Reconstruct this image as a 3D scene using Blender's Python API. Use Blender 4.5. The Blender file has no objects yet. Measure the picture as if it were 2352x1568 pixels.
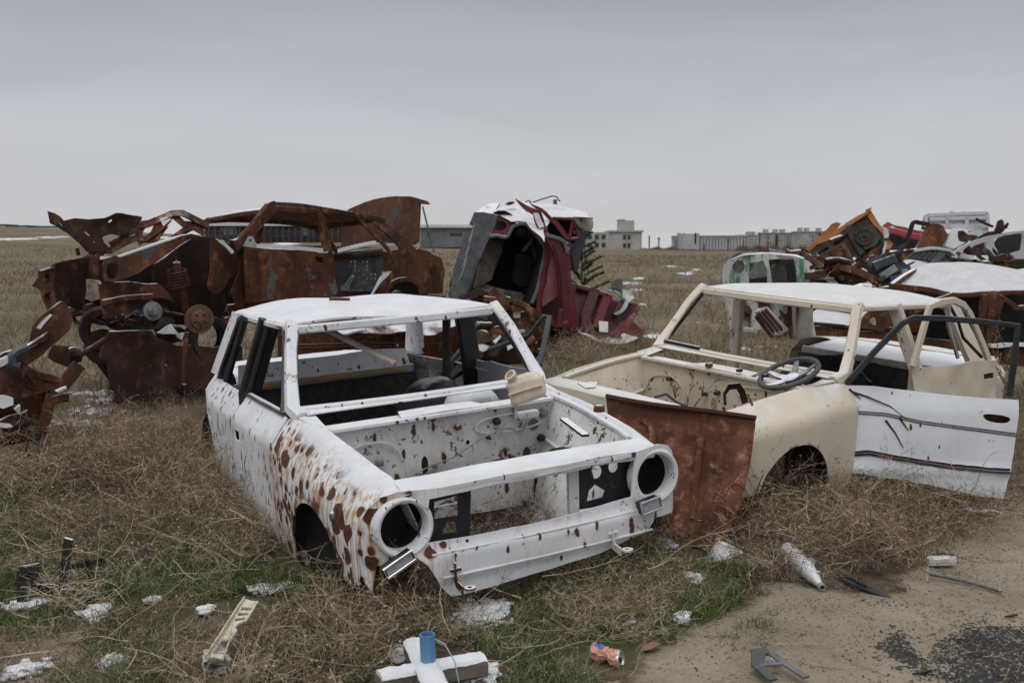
import bpy, math, random
import numpy as np
from mathutils import Vector, Matrix, noise
from mathutils.geometry import delaunay_2d_cdt
R = math.radians
noise.seed_set(5); random.seed(7); RNG = np.random.default_rng(7)
scene = bpy.context.scene
COL = scene.collection

# ------------------------------------------------------------------ camera
CAM_H, PITCH, FOC = 1.5, 0.0924, 2286.7          # FOC: focal length in photo units (photo = 2352 x 1568)
cam = bpy.data.cameras.new('camera'); cam.lens = 35; cam.sensor_width = 36
cam.clip_start = 0.05; cam.clip_end = 6000
camo = bpy.data.objects.new('camera', cam); COL.objects.link(camo)
camo.location = (0, 0, CAM_H); camo.rotation_euler = (math.pi/2 - PITCH, 0, 0)
scene.camera = camo
cam.dof.use_dof = True; cam.dof.focus_distance = 5.2; cam.dof.aperture_fstop = 5.0

# ------------------------------------------------------------------ sky, sun, exposure
scene.view_settings.view_transform = 'Standard'; scene.view_settings.look = 'None'
scene.view_settings.exposure = 0.45; scene.view_settings.gamma = 1
SUN_EL, SUN_AZ = R(58), R(200)
world = bpy.data.worlds.new("World"); scene.world = world; world.use_nodes = True

class NT:
    """small node helper: n(type, inputs..., props) returns the node; link by passing sockets"""
    def __init__(s, tree): s.t = tree
    def n(s, typ, ins=None, **kw):
        nd = s.t.nodes.new(typ)
        for k, v in kw.items(): setattr(nd, k, v)
        for k, v in (ins or {}).items():
            sk = nd.inputs[k]
            if isinstance(v, bpy.types.NodeSocket): s.t.links.new(v, sk)
            else: sk.default_value = v
        return nd
    def math(s, op, a, b=0.0, clamp=False):
        return s.n('ShaderNodeMath', {0: a, 1: b}, operation=op, use_clamp=clamp).outputs[0]
    def ramp(s, fac, lo, hi, a=0.0, b=1.0):
        return s.n('ShaderNodeMapRange', {'Value': fac, 'From Min': lo, 'From Max': hi, 'To Min': a, 'To Max': b},
                   interpolation_type='SMOOTHSTEP').outputs[0]
    def mix(s, fac, a, b):
        nd = s.n('ShaderNodeMix', data_type='RGBA')
        for i, v in ((0, fac), (6, a), (7, b)):
            sk = nd.inputs[i]
            if isinstance(v, bpy.types.NodeSocket): s.t.links.new(v, sk)
            elif i == 0: sk.default_value = v
            else: sk.default_value = (*v[:3], 1)
        return nd.outputs[2]
    def noise(s, vec, scale, detail=6, rough=.6, dist=0.0, out=0):
        return s.n('ShaderNodeTexNoise', {'Vector': vec, 'Scale': scale, 'Detail': detail, 'Roughness': rough, 'Distortion': dist}).outputs[out]
    def scale(s, vec, xyz, rot=(0, 0, 0)):
        return s.n('ShaderNodeMapping', {'Vector': vec, 'Scale': xyz, 'Rotation': rot}).outputs[0]

w = NT(world.node_tree); w.t.nodes.clear()
tc = w.n('ShaderNodeTexCoord').outputs['Generated']
sep = w.n('ShaderNodeSeparateXYZ', {0: tc}).outputs[2]
sky = w.n('ShaderNodeTexSky', sky_type='NISHITA', sun_disc=False, sun_elevation=SUN_EL, sun_rotation=SUN_AZ,
          air_density=1.0, dust_density=3.0)
sky_grey = w.n('ShaderNodeHueSaturation', {'Saturation': .12, 'Value': .28, 'Color': sky.outputs[0]}).outputs[0]
cr = w.n('ShaderNodeValToRGB', {0: sep})
el = cr.color_ramp.elements
SKY = [(0.0, (4.7, 4.68, 4.75)), (.05, (4.45, 4.48, 4.66)), (.11, (4.15, 4.2, 4.45)), (.18, (3.55, 3.62, 3.9)), (.26, (2.75, 2.84, 3.14)), (.42, (3.4, 3.5, 3.8)),
       (.62, (5.8, 5.9, 6.15)), (1.0, (10.4, 10.6, 11.0))]
while len(el) < len(SKY): el.new(.5)
for e, (p, c) in zip(el, SKY): e.position = p; e.color = (*c, 1)
cl = w.noise(w.scale(tc, (1.2, 1.2, 5.0)), 1.6, 5, .55, .6)
cl2 = w.noise(w.scale(tc, (1.0, 1.0, 9.0), (0, R(4), 0)), 2.6, 4, .5)
clf = w.math('MULTIPLY', w.ramp(cl, .3, .72, .94, 1.05), w.ramp(cl2, .3, .7, .985, 1.012))
over = w.n('ShaderNodeVectorMath', {0: cr.outputs[0], 'Scale': clf}, operation='SCALE').outputs[0]
skyc = w.mix(.93, sky_grey, over)
bg = w.n('ShaderNodeBackground', {'Color': skyc, 'Strength': .1})
w.n('ShaderNodeOutputWorld', {0: bg.outputs[0]})
sun = bpy.data.lights.new('sun', 'SUN'); sun.energy = .6; sun.angle = R(25); sun.color = (1, .97, .93)
suno = bpy.data.objects.new('sun', sun); COL.objects.link(suno)
suno.rotation_euler = (math.pi/2 - SUN_EL, 0, math.pi - SUN_AZ)

# ------------------------------------------------------------------ photo geometry -> world
cP, sP = math.cos(PITCH), math.sin(PITCH)
def ray(px, py):
    x, u = (px-1176)/FOC, (784-py)/FOC
    return Vector((x, cP+u*sP, -sP+u*cP))
EYE = Vector((0, 0, CAM_H))
def at(px, py, d): return EYE + ray(px, py)*d
def ground(px, py, z=0.0):
    r = ray(px, py); return EYE + r*((z-CAM_H)/r.z)
class Plane:
    """flat reference sheet standing in the yard: p0, horizontal axis ex, vertical axis ez (may lean)"""
    def __init__(s, p0, ex, ez=(0, 0, 1)):
        s.p = Vector(p0); s.x = Vector(ex).normalized(); z = Vector(ez); z = z - s.x*z.dot(s.x); s.z = z.normalized(); s.n = s.x.cross(s.z).normalized()
    def pick(s, px, py):
        r = ray(px, py); t = (s.p-EYE).dot(s.n)/r.dot(s.n); q = EYE+r*t-s.p
        return (q.dot(s.x), q.dot(s.z))
    def to(s, a, b, c=0.0): return s.p+s.x*a+s.z*b+s.n*c      # +c = towards the camera side for left-to-right ex
    def off(s, c):
        q = Plane(s.p+s.n*c, s.x, s.z); return q
    def tr(s, pts): return [s.pick(*p) for p in pts]
    def pt(s, px, py, c=0.0): q = s.off(c); return q.to(*q.pick(px, py))          # that pixel, c metres in front of the sheet

# ------------------------------------------------------------------ mesh helpers
def inpoly(P, poly):
    P = np.asarray(P, float); x, y = P[:, 0], P[:, 1]; r = np.zeros(len(P), bool); n = len(poly)
    for i in range(n):
        x1, y1 = poly[i]; x2, y2 = poly[(i+1) % n]
        c = ((y1 > y) != (y2 > y)) & (x < (x2-x1)*(y-y1)/((y2-y1) or 1e-12)+x1); r ^= c
    return r
def resample(poly, step):
    out = []
    for i in range(len(poly)):
        a = np.array(poly[i]); b = np.array(poly[(i+1) % len(poly)]); k = max(1, int(np.linalg.norm(b-a)/step+.5))
        out += [tuple(a+(b-a)*j/k) for j in range(k)]
    return out
def smooth_loop(poly, it=2):
    for _ in range(it):
        q = []
        for i in range(len(poly)):
            a = np.array(poly[i]); b = np.array(poly[(i+1) % len(poly)]); q += [tuple(a*.75+b*.25), tuple(a*.25+b*.75)]
        poly = q
    return poly
def circ(c, r, n=20, ry=None, a0=0, a1=2*math.pi):
    return [(c[0]+r*math.cos(a0+(a1-a0)*i/n), c[1]+(ry or r)*math.sin(a0+(a1-a0)*i/n)) for i in range(n)]
def nz(p, s, o=0): return noise.noise(Vector((p[0]*s+o, p[1]*s+o*1.7, p[2]*s-o)))
def nzv(p, s, o=0): return noise.noise_vector(Vector((p[0]*s+o, p[1]*s-o, p[2]*s+2*o)))
def crumple(amp, scale, seed=0, amp2=0, scale2=10):
    def f(p):
        v = nzv(p, scale, seed)*amp
        if amp2: v = v + nzv(p, scale2, seed+3)*amp2
        return Vector(p)+v
    return f
class MB:
    def __init__(s): s.V = []; s.F = []
    def add(s, V, F):
        o = len(s.V); s.V += [tuple(v) for v in V]; s.F += [tuple(i+o for i in f) for f in F]; return s
    def solid(s, V, F, th):
        if th == 0: return s.add(V, F)
        V = np.array([tuple(v) for v in V], float); N = np.zeros_like(V)
        for f in F:
            n = np.cross(V[f[1]]-V[f[0]], V[f[2]]-V[f[0]])
            for i in f: N[i] += n
        N /= np.maximum(np.linalg.norm(N, axis=1, keepdims=True), 1e-12)
        o = len(V); ec = {}
        for f in F:
            for i in range(len(f)):
                a, b = f[i], f[(i+1) % len(f)]; ec[(a, b)] = 1
        rim = [(b, a, a+o, b+o) for (a, b) in ec if (b, a) not in ec]
        return s.add(np.vstack([V+N*th/2, V-N*th/2]), [tuple(f) for f in F]+[tuple(i+o for i in reversed(f)) for f in F]+rim)
    def sheet(s, outline, f3, holes=(), step=.1, th=.006, disp=None, estep=None, lines=()):
        es = estep or step
        loops = [resample(outline, es)]+[resample(h, es) for h in holes]
        pts = []; edges = []
        for L in loops:
            o = len(pts); pts += L; edges += [(o+i, o+(i+1) % len(L)) for i in range(len(L))]
        for ln in lines:                           # creases the surface must fold along
            q = [tuple(np.array(ln[0])+(np.array(ln[1])-np.array(ln[0]))*k/60) for k in range(61)]
            k = inpoly(q, outline)
            for h in holes: k &= ~inpoly(q, h)
            Bq = np.array(pts); ok = [bool(k[i]) and np.abs(Bq-np.array(q[i])).sum(1).min() > .012 for i in range(61)]; last = None
            for i in range(61):
                if ok[i]:
                    pts.append(q[i])
                    if last == i-1: edges.append((len(pts)-2, len(pts)-1))
                    last = i
        A = np.array(outline); lo, hi = A.min(0), A.max(0); B = np.array(pts)
        gx, gy = np.meshgrid(np.arange(lo[0]+step/2, hi[0], step), np.arange(lo[1]+step/2, hi[1], step)); gy[:, ::2] += step*.25
        G = np.stack([gx.ravel(), gy.ravel()], 1)
        if len(G):
            k = inpoly(G, outline)
            for h in holes: k &= ~inpoly(G, h)
            G = G[k]
            if len(G):
                d = np.sqrt(((G[:, None]-B[None])**2).sum(2)).min(1); G = G[d > step*.45]
        allp = [Vector((float(p[0]), float(p[1]))) for p in pts]+[Vector((float(p[0]), float(p[1]))) for p in G]
        v2, _, fs, *_ = delaunay_2d_cdt(allp, edges, [], 0, 1e-6)
        C = np.array([[sum(v2[i][k] for i in f)/len(f) for k in (0, 1)] for f in fs])
        k = inpoly(C, outline)
        for h in holes: k &= ~inpoly(C, h)
        F = [tuple(f) for f, q in zip(fs, k) if q]
        used = sorted({i for f in F for i in f}); mp = {a: b for b, a in enumerate(used)}
        V = [f3(v2[i][0], v2[i][1]) for i in used]; F = [tuple(mp[i] for i in f) for f in F]
        if disp: V = [disp(v) for v in V]
        return s.solid(V, F, th)
    def grid(s, fn, nu, nv, th=.006, disp=None):
        V = [fn(i/nu, j/nv) for j in range(nv+1) for i in range(nu+1)]
        if disp: V = [disp(v) for v in V]
        F = [(j*(nu+1)+i, j*(nu+1)+i+1, (j+1)*(nu+1)+i+1, (j+1)*(nu+1)+i) for j in range(nv) for i in range(nu)]
        return s.solid(V, F, th)
    def quad(s, a, b, c, d, n=4, m=4, th=.006, disp=None):
        a, b, c, d = map(Vector, (a, b, c, d))
        return s.grid(lambda u, v: (a*(1-u)+b*u)*(1-v)+(d*(1-u)+c*u)*v, n, m, th, disp)
    def sweep(s, pts, sec, closed=False, up=(0, 0, 1), cap=True, scales=None):
        P = [Vector(p) for p in pts]; n = len(P); m = len(sec); V = []; prev = None
        for i in range(n):
            t = (P[(i+1) % n]-P[i-1]) if closed else (P[min(i+1, n-1)]-P[max(i-1, 0)])
            t.normalize()
            u = Vector(up) if prev is None else prev
            x = t.cross(u)
            if x.length < 1e-3: x = t.cross(Vector((1, .3, 0)))
            x.normalize(); y = x.cross(t).normalized(); prev = y
            k = scales[i] if scales is not None else 1
            V += [P[i]+x*a*k+y*b*k for a, b in sec]
        F = []
        for i in range(n if closed else n-1):
            j = (i+1) % n
            F += [(i*m+q, i*m+(q+1) % m, j*m+(q+1) % m, j*m+q) for q in range(m)]
        if cap and not closed: F += [tuple(range(m-1, -1, -1)), tuple((n-1)*m+q for q in range(m))]
        return s.add(V, F)
    def tube(s, pts, r, n=8, closed=False, scales=None, up=(0, 0, 1)): return s.sweep(pts, circ((0, 0), r, n), closed, scales=scales, up=up)
    def bar(s, pts, w_, h_, up=(0, 0, 1), closed=False, scales=None):
        a, b = w_/2, h_/2; c = min(a, b)*.35
        return s.sweep(pts, [(-a+c, -b), (a-c, -b), (a, -b+c), (a, b-c), (a-c, b), (-a+c, b), (-a, b-c), (-a, -b+c)], closed, up, scales=scales)
    def box(s, c, size, rot=None):
        c = Vector(c); m = rot or Matrix.Identity(3); a, b, d = (q/2 for q in size)
        V = [c+m@Vector((x*a, y*b, z*d)) for x in (-1, 1) for y in (-1, 1) for z in (-1, 1)]
        return s.add(V, [(0, 1, 3, 2), (4, 6, 7, 5), (0, 4, 5, 1), (2, 3, 7, 6), (0, 2, 6, 4), (1, 5, 7, 3)])
    def lathe(s, o, ax, prof, n=24, closed_prof=False):
        o = Vector(o); ax = Vector(ax).normalized(); x = ax.cross(Vector((0, 0, 1)))
        if x.length < .05: x = ax.cross(Vector((1, 0, 0)))
        x.normalize(); y = ax.cross(x); m = len(prof)
        V = [o+ax*h+(x*math.cos(2*math.pi*i/n)+y*math.sin(2*math.pi*i/n))*r for i in range(n) for r, h in prof]
        F = [(i*m+k, i*m+k+1, ((i+1) % n)*m+k+1, ((i+1) % n)*m+k) for i in range(n) for k in range(m-1)]
        return s.add(V, F)
    def build(s, name, mat, parent=None, ang=32, loc=None):
        me = bpy.data.meshes.new(name); V = np.array(s.V, float)
        if parent is not None:
            mi = np.array(WM[parent.name].inverted()); V = V@mi[:3, :3].T+mi[:3, 3]; M = WM[parent.name]
        else:
            c = Vector(loc) if loc is not None else Vector((V[:, 0].mean(), V[:, 1].mean(), V[:, 2].min()))
            V = V-np.array(c); M = Matrix.Translation(c)
        me.from_pydata(V.tolist(), [], s.F); me.polygons.foreach_set('use_smooth', [True]*len(me.polygons))
        me.set_sharp_from_angle(angle=R(ang)); me.update()
        for m in (mat if isinstance(mat, (list, tuple)) else [mat]): me.materials.append(m)
        o = bpy.data.objects.new(name, me); COL.objects.link(o)
        if parent is not None: o.parent = parent
        else: o.matrix_world = M
        WM[o.name] = M
        return o
WM = {}
def tag(o, label=None, cat=None, group=None, kind=None):
    for k, v in (('label', label), ('category', cat), ('group', group), ('kind', kind)):
        if v: o[k] = v
    return o
def thing(name, label, cat, M, group=None):
    if not isinstance(M, Matrix): M = Matrix.Translation(M)
    o = bpy.data.objects.new(name, None); COL.objects.link(o); o.empty_display_size = .1
    o.matrix_world = M; WM[o.name] = M
    return tag(o, label, cat, group)

# ------------------------------------------------------------------ materials
MATS = {}
def mat_base(name):
    m = bpy.data.materials.new(name); m.use_nodes = True; t = NT(m.node_tree); t.t.nodes.clear()
    p = t.n('ShaderNodeBsdfPrincipled'); t.n('ShaderNodeOutputMaterial', {0: p.outputs[0]}); MATS[name] = m
    return m, t, p
def L(t, a, b): t.t.links.new(a, b)
SNOW = (.72, .73, .755)
def snow_mask(t, co, amt, edge=.25, soft=.12):
    """snow lies on faces that look up, broken by noise; amt 0..1"""
    nzv_ = t.n('ShaderNodeSeparateXYZ', {0: t.n('ShaderNodeNewGeometry').outputs['Normal']}).outputs[2]
    n = t.math('ADD', t.math('MULTIPLY', t.noise(co, 9, 8, .75), .6), t.math('MULTIPLY', t.noise(co, 2.3, 3, .5), .6))
    k = t.math('ADD', t.math('MULTIPLY', nzv_, 1.0), t.math('MULTIPLY', t.math('SUBTRACT', n, .6), .9))
    return t.ramp(k, 1.12-amt*.75-soft, 1.12-amt*.75+soft)
def paint(name, base, spot=.0, spot_scale=14, cluster=None, drip=.3, dirt=.25, snow=.5, chips=.25, rough=.42, rustc=(.06, .022, .014), metal=0.0, dirtc=(.33, .28, .22), wear=None, snowmax=1.0):
    m, t, p = mat_base(name)
    co = t.n('ShaderNodeTexCoord').outputs['Object']
    big = t.noise(co, 2.1, 6, .6); mid = t.noise(co, 9, 8, .65); fine = t.noise(co, 46, 6, .7)
    c = t.mix(t.ramp(t.noise(t.scale(co, (1, 1, .6)), 3.4, 8, .68), .38, .7, 0, dirt), base, dirtc)
    c = t.mix(t.ramp(mid, .5, .8, 0, dirt*.8), c, tuple(x*.72 for x in base))
    # vertical run-off streaks
    st = t.noise(t.scale(co, (1, 1, .05)), 34, 5, .6)
    c = t.mix(t.math('MULTIPLY', t.ramp(st, .54, .74, 0, drip), t.ramp(big, .4, .62)), c, (.36, .22, .10))
    # rust spots: distance cells, size differs from cell to cell
    wob = t.n('ShaderNodeVectorMath', {0: co, 1: t.n('ShaderNodeVectorMath', {0: t.noise(co, 17, 3, .6, out=1), 'Scale': .03}, operation='SCALE').outputs[0]}, operation='ADD').outputs[0]
    def spots(sc, thr, msk=None, el=1.0, cut=.1):
        v = t.n('ShaderNodeTexVoronoi', {'Vector': wob if el == 1 else t.scale(wob, (1, 1, el)), 'Scale': sc})
        r = t.math('MULTIPLY', t.math('MAXIMUM', t.math('SUBTRACT', t.n('ShaderNodeSeparateXYZ', {0: v.outputs['Color']}).outputs[0], cut), 0.0), thr/(1-cut))
        if msk is not None: r = t.math('MULTIPLY', r, msk)
        d = t.math('DIVIDE', v.outputs['Distance'], t.math('MAXIMUM', r, .001))
        return t.ramp(d, .86, 1.0, 1, 0), t.ramp(d, .9, 1.5, 1, 0), t.ramp(d, .16, .26, 1, 0)
    rc = t.mix(t.ramp(fine, .35, .65), rustc, tuple(min(1, x*2.0) for x in rustc))
    if spot > 0:
        a, h, k = spots(spot_scale*4, spot*1.05, t.ramp(big, .36, .56, .35, 1.0), .42, .36)
        c = t.mix(t.math('MULTIPLY', h, .35), c, (.33, .17, .07)); c = t.mix(a, c, rc)
    if cluster:
        ctr, rad, sc, thr = cluster
        dv = t.n('ShaderNodeVectorMath', {0: co, 1: ctr}, operation='DISTANCE').outputs['Value']
        mk = t.ramp(t.math('ADD', dv, t.math('MULTIPLY', t.math('SUBTRACT', big, .5), .3)), rad*.75, rad*1.1, 1, 0)
        st2 = t.noise(t.scale(co, (1, 1, .04)), 40, 4, .6)
        c = t.mix(t.math('MULTIPLY', t.ramp(st2, .45, .62, 0, .9), mk), c, (.42, .23, .09))
        a, h, k = spots(sc, thr, mk)
        c = t.mix(t.math('MULTIPLY', h, .5), c, (.36, .17, .07)); c = t.mix(a, c, rc); c = t.mix(t.math('MULTIPLY', k, a), c, (.02, .012, .01))
    if wear:                                       # rust eats the wheel-arch lip and the bottom edge
        xyz = t.n('ShaderNodeSeparateXYZ', {0: co}); dy = t.math('SUBTRACT', xyz.outputs[1], wear[0]); dz = t.math('SUBTRACT', xyz.outputs[2], wear[1])
        rr_ = t.math('SQRT', t.math('ADD', t.math('MULTIPLY', dy, dy), t.math('MULTIPLY', dz, dz))); nn = t.math('MULTIPLY', t.math('SUBTRACT', mid, .5), .09)
        e1 = t.ramp(t.math('SUBTRACT', rr_, nn), wear[2]+.006, wear[2]+.03, 1, 0); e1 = t.math('MULTIPLY', e1, t.ramp(rr_, wear[2]-.05, wear[2]-.03))
        e2 = t.ramp(t.math('ADD', xyz.outputs[2], t.math('MULTIPLY', nn, 1.6)), .06, .15, 1, 0)
        c = t.mix(t.math('MULTIPLY', e2, .6), c, (.20, .15, .11)); c = t.mix(t.math('MULTIPLY', t.math('MULTIPLY', e1, .9), t.ramp(mid, .44, .58)), c, rc)
    if chips > 0:
        ch = t.ramp(t.math('ADD', t.math('MULTIPLY', mid, .55), t.math('MULTIPLY', fine, .5)), .70-chips*.12, .725-chips*.12)
        c = t.mix(ch, c, rc)
    s = snow_mask(t, co, snow) if snow > 0 else None
    if s is not None: c = t.mix(t.math('MULTIPLY', s, t.ramp(mid, .25, .6, .82*snowmax, snowmax)), c, t.mix(t.ramp(t.noise(co, 5, 8, .75), .35, .7), tuple(x*.86 for x in SNOW), SNOW))
    L(t, c, p.inputs['Base Color'])
    rg = t.ramp(mid, .3, .7, rough-.06, rough+.18)
    if s is not None: rg = t.math('MAXIMUM', rg, t.math('MULTIPLY', s, .9))
    L(t, rg, p.inputs['Roughness']); p.inputs['Metallic'].default_value = metal; p.inputs['Specular IOR Level'].default_value = .35
    hgt = t.math('ADD', t.math('MULTIPLY', big, 1.2), t.math('MULTIPLY', fine, .06))
    if s is not None: hgt = t.math('ADD', hgt, t.math('MULTIPLY', s, t.math('MULTIPLY', t.noise(co, 90, 4, .6), .5)))
    L(t, t.n('ShaderNodeBump', {'Height': hgt, 'Strength': .25, 'Distance': .02}).outputs[0], p.inputs['Normal'])
    return m
def rust(name, dark=(.022, .011, .008), mid=(.085, .033, .018), lite=(.20, .075, .028), grey=0.0, greyc=(.12, .13, .14), snow=.35, sc=1.0, bal=.5, bright=None, band=None):
    m, t, p = mat_base(name)
    co = t.n('ShaderNodeTexCoord').outputs['Object']
    a = t.noise(co, 2.2*sc, 7, .62, .3); b = t.noise(co, 11*sc, 8, .7); f = t.noise(co, 60, 5, .75); run = t.noise(t.scale(co, (1, 1, .16)), 9*sc, 5, .6)
    c = t.mix(t.ramp(a, bal-.16, bal+.16), dark, mid)
    c = t.mix(t.math('MULTIPLY', t.ramp(b, .46, .68), t.ramp(run, .4, .62)), c, lite)
    c = t.mix(t.ramp(f, .52, .72, 0, .55), c, dark)
    if bright: c = t.mix(t.math('MULTIPLY', t.ramp(t.noise(co, 3.1*sc, 8, .7, .5), .58, .66), t.ramp(f, .4, .55)), c, bright)
    if band: c = t.mix(t.ramp(t.math('ADD', t.n('ShaderNodeSeparateXYZ', {0: co}).outputs[2], t.math('MULTIPLY', t.math('SUBTRACT', a, .5), .16)), band, band+.05, 0, .85), c, dark)
    if grey: c = t.mix(t.math('MULTIPLY', t.ramp(t.noise(co, 1.7*sc, 9, .72, .4), .66-.14*grey, .69-.14*grey), .9), c, t.mix(b, tuple(x*.4 for x in greyc), greyc))
    s = snow_mask(t, co, snow) if snow > 0 else None
    if s is not None: c = t.mix(s, c, SNOW)
    L(t, c, p.inputs['Base Color']); p.inputs['Roughness'].default_value = .82; p.inputs['Specular IOR Level'].default_value = .25
    L(t, t.n('ShaderNodeBump', {'Height': t.math('ADD', b, t.math('MULTIPLY', f, .35)), 'Strength': .5, 'Distance': .008}).outputs[0], p.inputs['Normal'])
    return m
def plain(name, col, var=.25, rough=.6, snow=0.0, sc=8, metal=0.0, bump=.15, alpha=None):
    m, t, p = mat_base(name)
    co = t.n('ShaderNodeTexCoord').outputs['Object']
    n = t.noise(co, sc, 7, .65); c = t.mix(t.ramp(n, .3, .72), tuple(x*(1-var) for x in col), tuple(min(1, x*(1+var)) for x in col))
    if snow > 0:
        s = snow_mask(t, co, snow); c = t.mix(s, c, SNOW)
    L(t, c, p.inputs['Base Color']); p.inputs['Roughness'].default_value = rough; p.inputs['Metallic'].default_value = metal
    L(t, t.n('ShaderNodeBump', {'Height': t.noise(co, sc*7, 5, .7), 'Strength': bump, 'Distance': .01}).outputs[0], p.inputs['Normal'])
    return m
M_WHITE = paint('white_paint', (.76, .78, .81), wear=(.68, .13, .335), spot=.46, spot_scale=7, cluster=((-.78, .66, .40), .70, 14.5, .76), drip=.8, dirt=.34, snow=.6, chips=.6)
M_WHITEF = paint('white_paint_clean', (.75, .77, .80), spot=.36, spot_scale=7, drip=.6, dirt=.34, snow=.58, chips=.8)
M_WHITE2 = paint('white_paint_inner', (.68, .69, .69), spot=.36, spot_scale=5, drip=.5, dirt=.5, snow=.48, chips=.95)
M_CREAM = paint('cream_paint', (.63, .56, .455), wear=(.68, .10, .32), snowmax=.72, spot=.2, spot_scale=6, drip=.25, dirt=.2, snow=.44, chips=.55)
M_CREAM2 = paint('cream_paint_inner', (.66, .585, .47), spot=.25, spot_scale=6, drip=.35, dirt=.35, snow=.40, chips=.8)
M_DOORW = paint('white_door_paint', (.73, .765, .81), spot=.18, spot_scale=5, drip=.12, dirt=.16, snow=.35, chips=.5)
M_RUST = rust('burnt_rust', (.030, .015, .010), (.115, .047, .027), (.29, .118, .048), grey=.25)
M_RUSTO = rust('orange_rust', (.05, .022, .013), (.14, .052, .024), (.27, .11, .04), grey=.12, bright=(.32, .17, .06))
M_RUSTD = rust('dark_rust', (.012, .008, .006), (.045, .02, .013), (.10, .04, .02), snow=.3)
M_SHEET = rust('rusty_sheet', (.06, .021, .014), (.20, .080, .047), (.43, .225, .14), snow=.0, sc=1.7, bal=.50, bright=(.055, .02, .013), band=.60)
M_RED = paint('maroon_paint', (.115, .012, .017), spot=.1, drip=.0, dirt=.25, snow=.5, chips=.5, rough=.32, dirtc=(.16, .07, .07))
M_REDD = paint('dark_maroon_paint', (.07, .012, .014), drip=.0, dirt=.5, snow=.4, chips=.8, rough=.5, dirtc=(.06, .035, .03))
M_BLACK = plain('black_plastic', (.016, .017, .019), .5, .45, snow=.0)
M_BLACKS = plain('black_plastic_snowy', (.016, .017, .019), .5, .5, snow=.38)
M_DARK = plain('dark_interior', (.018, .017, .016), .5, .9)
M_FELT = plain('charcoal_felt', (.035, .035, .037), .4, .95, sc=20)
M_GREYM = paint('grey_metal', (.36, .38, .42), spot=.15, drip=.1, dirt=.25, snow=.42, chips=.5)
M_GREYP = plain('grey_plastic', (.10, .105, .11), .35, .5, snow=.45)
M_STEEL = plain('dull_steel', (.22, .22, .21), .4, .5, metal=.4, snow=.25)
M_SNOW = plain('snow', SNOW, .05, .95, sc=25, bump=.6)
M_BEIGE = plain('beige_trim', (.44, .39, .32), .25, .6)
M_TAN = plain('tan_plastic', (.64, .53, .425), .16, .4, sc=14)
# ------------------------------------------------------------------ terrain
_T = RNG.random((256, 256))
def vn(x, y):
    xi = np.floor(x).astype(int); yi = np.floor(y).astype(int); fx = x-xi; fy = y-yi
    fx = fx*fx*(3-2*fx); fy = fy*fy*(3-2*fy); g = lambda a, b: _T[a & 255, b & 255]
    return (g(xi, yi)*(1-fx)+g(xi+1, yi)*fx)*(1-fy)+(g(xi, yi+1)*(1-fx)+g(xi+1, yi+1)*fx)*fy
def fbm(x, y, o=4):
    s = 0; a = .5; k = 1.0
    for i in range(o): s = s+a*vn(x*k+17*i, y*k-9*i); a *= .5; k *= 2.03
    return s/(1-.5**o)
def height(x, y):
    x = np.asarray(x, float); y = np.asarray(y, float)
    D = np.hypot(x, y)+1e-6; px = 1176+FOC*x/np.maximum(y, .35*D)
    yh = np.interp(px, [-400, 0, 250, 550, 1030, 1370, 1700, 2400, 3000], [524, 527, 534, 546, 555, 571, 576, 578, 578])
    t = np.clip((D-18)/230, 0, 1); t = t*t*(3-2*t)
    h = t*(CAM_H+D*(572-yh)/FOC)*np.where(D > 420, np.maximum(0, 1-(D-420)/900), 1)
    h += (fbm(x/9+50, y/9+50, 4)-.5)*.9*np.clip((D-12)/60, 0, 1)*np.clip(60/np.maximum(D, 1), .35, 1)
    h += (fbm(x*1.3+20, y*1.3+20, 4)-.5)*.10*np.clip((D-1)/3, .3, 1)
    return h
def hz(x, y): return float(height(x, y))
def pixpoly(pts): return [tuple(ground(*p)[:2]) for p in pts]
def polymask(X, Y, poly, soft, nse=.0, sc=2):
    """1 inside, fading over `soft` metres outside, edge broken by noise"""
    P = np.stack([X, Y], 1); ins = inpoly(P, poly); d = np.full(len(P), 1e9)
    for i in range(len(poly)):
        a = np.array(poly[i]); b = np.array(poly[(i+1) % len(poly)]); ab = b-a
        t = np.clip(((P-a)@ab)/(ab@ab+1e-9), 0, 1); d = np.minimum(d, np.linalg.norm(P-(a+t[:, None]*ab), axis=1))
    sd = np.where(ins, -d, d)+(fbm(X*sc, Y*sc, 3)-.5)*2*nse
    return np.clip(.5-sd/soft, 0, 1)
SAND = pixpoly([(1350, 1760), (1440, 1560), (1560, 1480), (1660, 1425), (1770, 1345), (1900, 1385), (2040, 1345), (2110, 1290), (2080, 1215), (2200, 1180), (2352, 1150), (2900, 1120), (2900, 1800)])
SOIL = pixpoly([(-200, 1470), (100, 1440), (260, 1480), (300, 1600), (-200, 1700)])
TAR = [pixpoly([(2150, 1480), (2230, 1450), (2420, 1440), (2420, 1640), (2200, 1590), (2110, 1540)]), pixpoly([(2010, 1490), (2060, 1465), (2130, 1520), (2100, 1535)])]
GREEN = [pixpoly([(760, 1350), (1050, 1370), (1300, 1290), (1500, 1240), (1700, 1290), (1740, 1360), (1600, 1440), (1430, 1510), (1100, 1480), (850, 1420)]),
         pixpoly([(-100, 1200), (250, 1150), (520, 1180), (640, 1260), (600, 1360), (300, 1420), (100, 1400), (-100, 1380)]), pixpoly([(130, 1480), (420, 1400), (480, 1568), (200, 1568)])]
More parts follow.
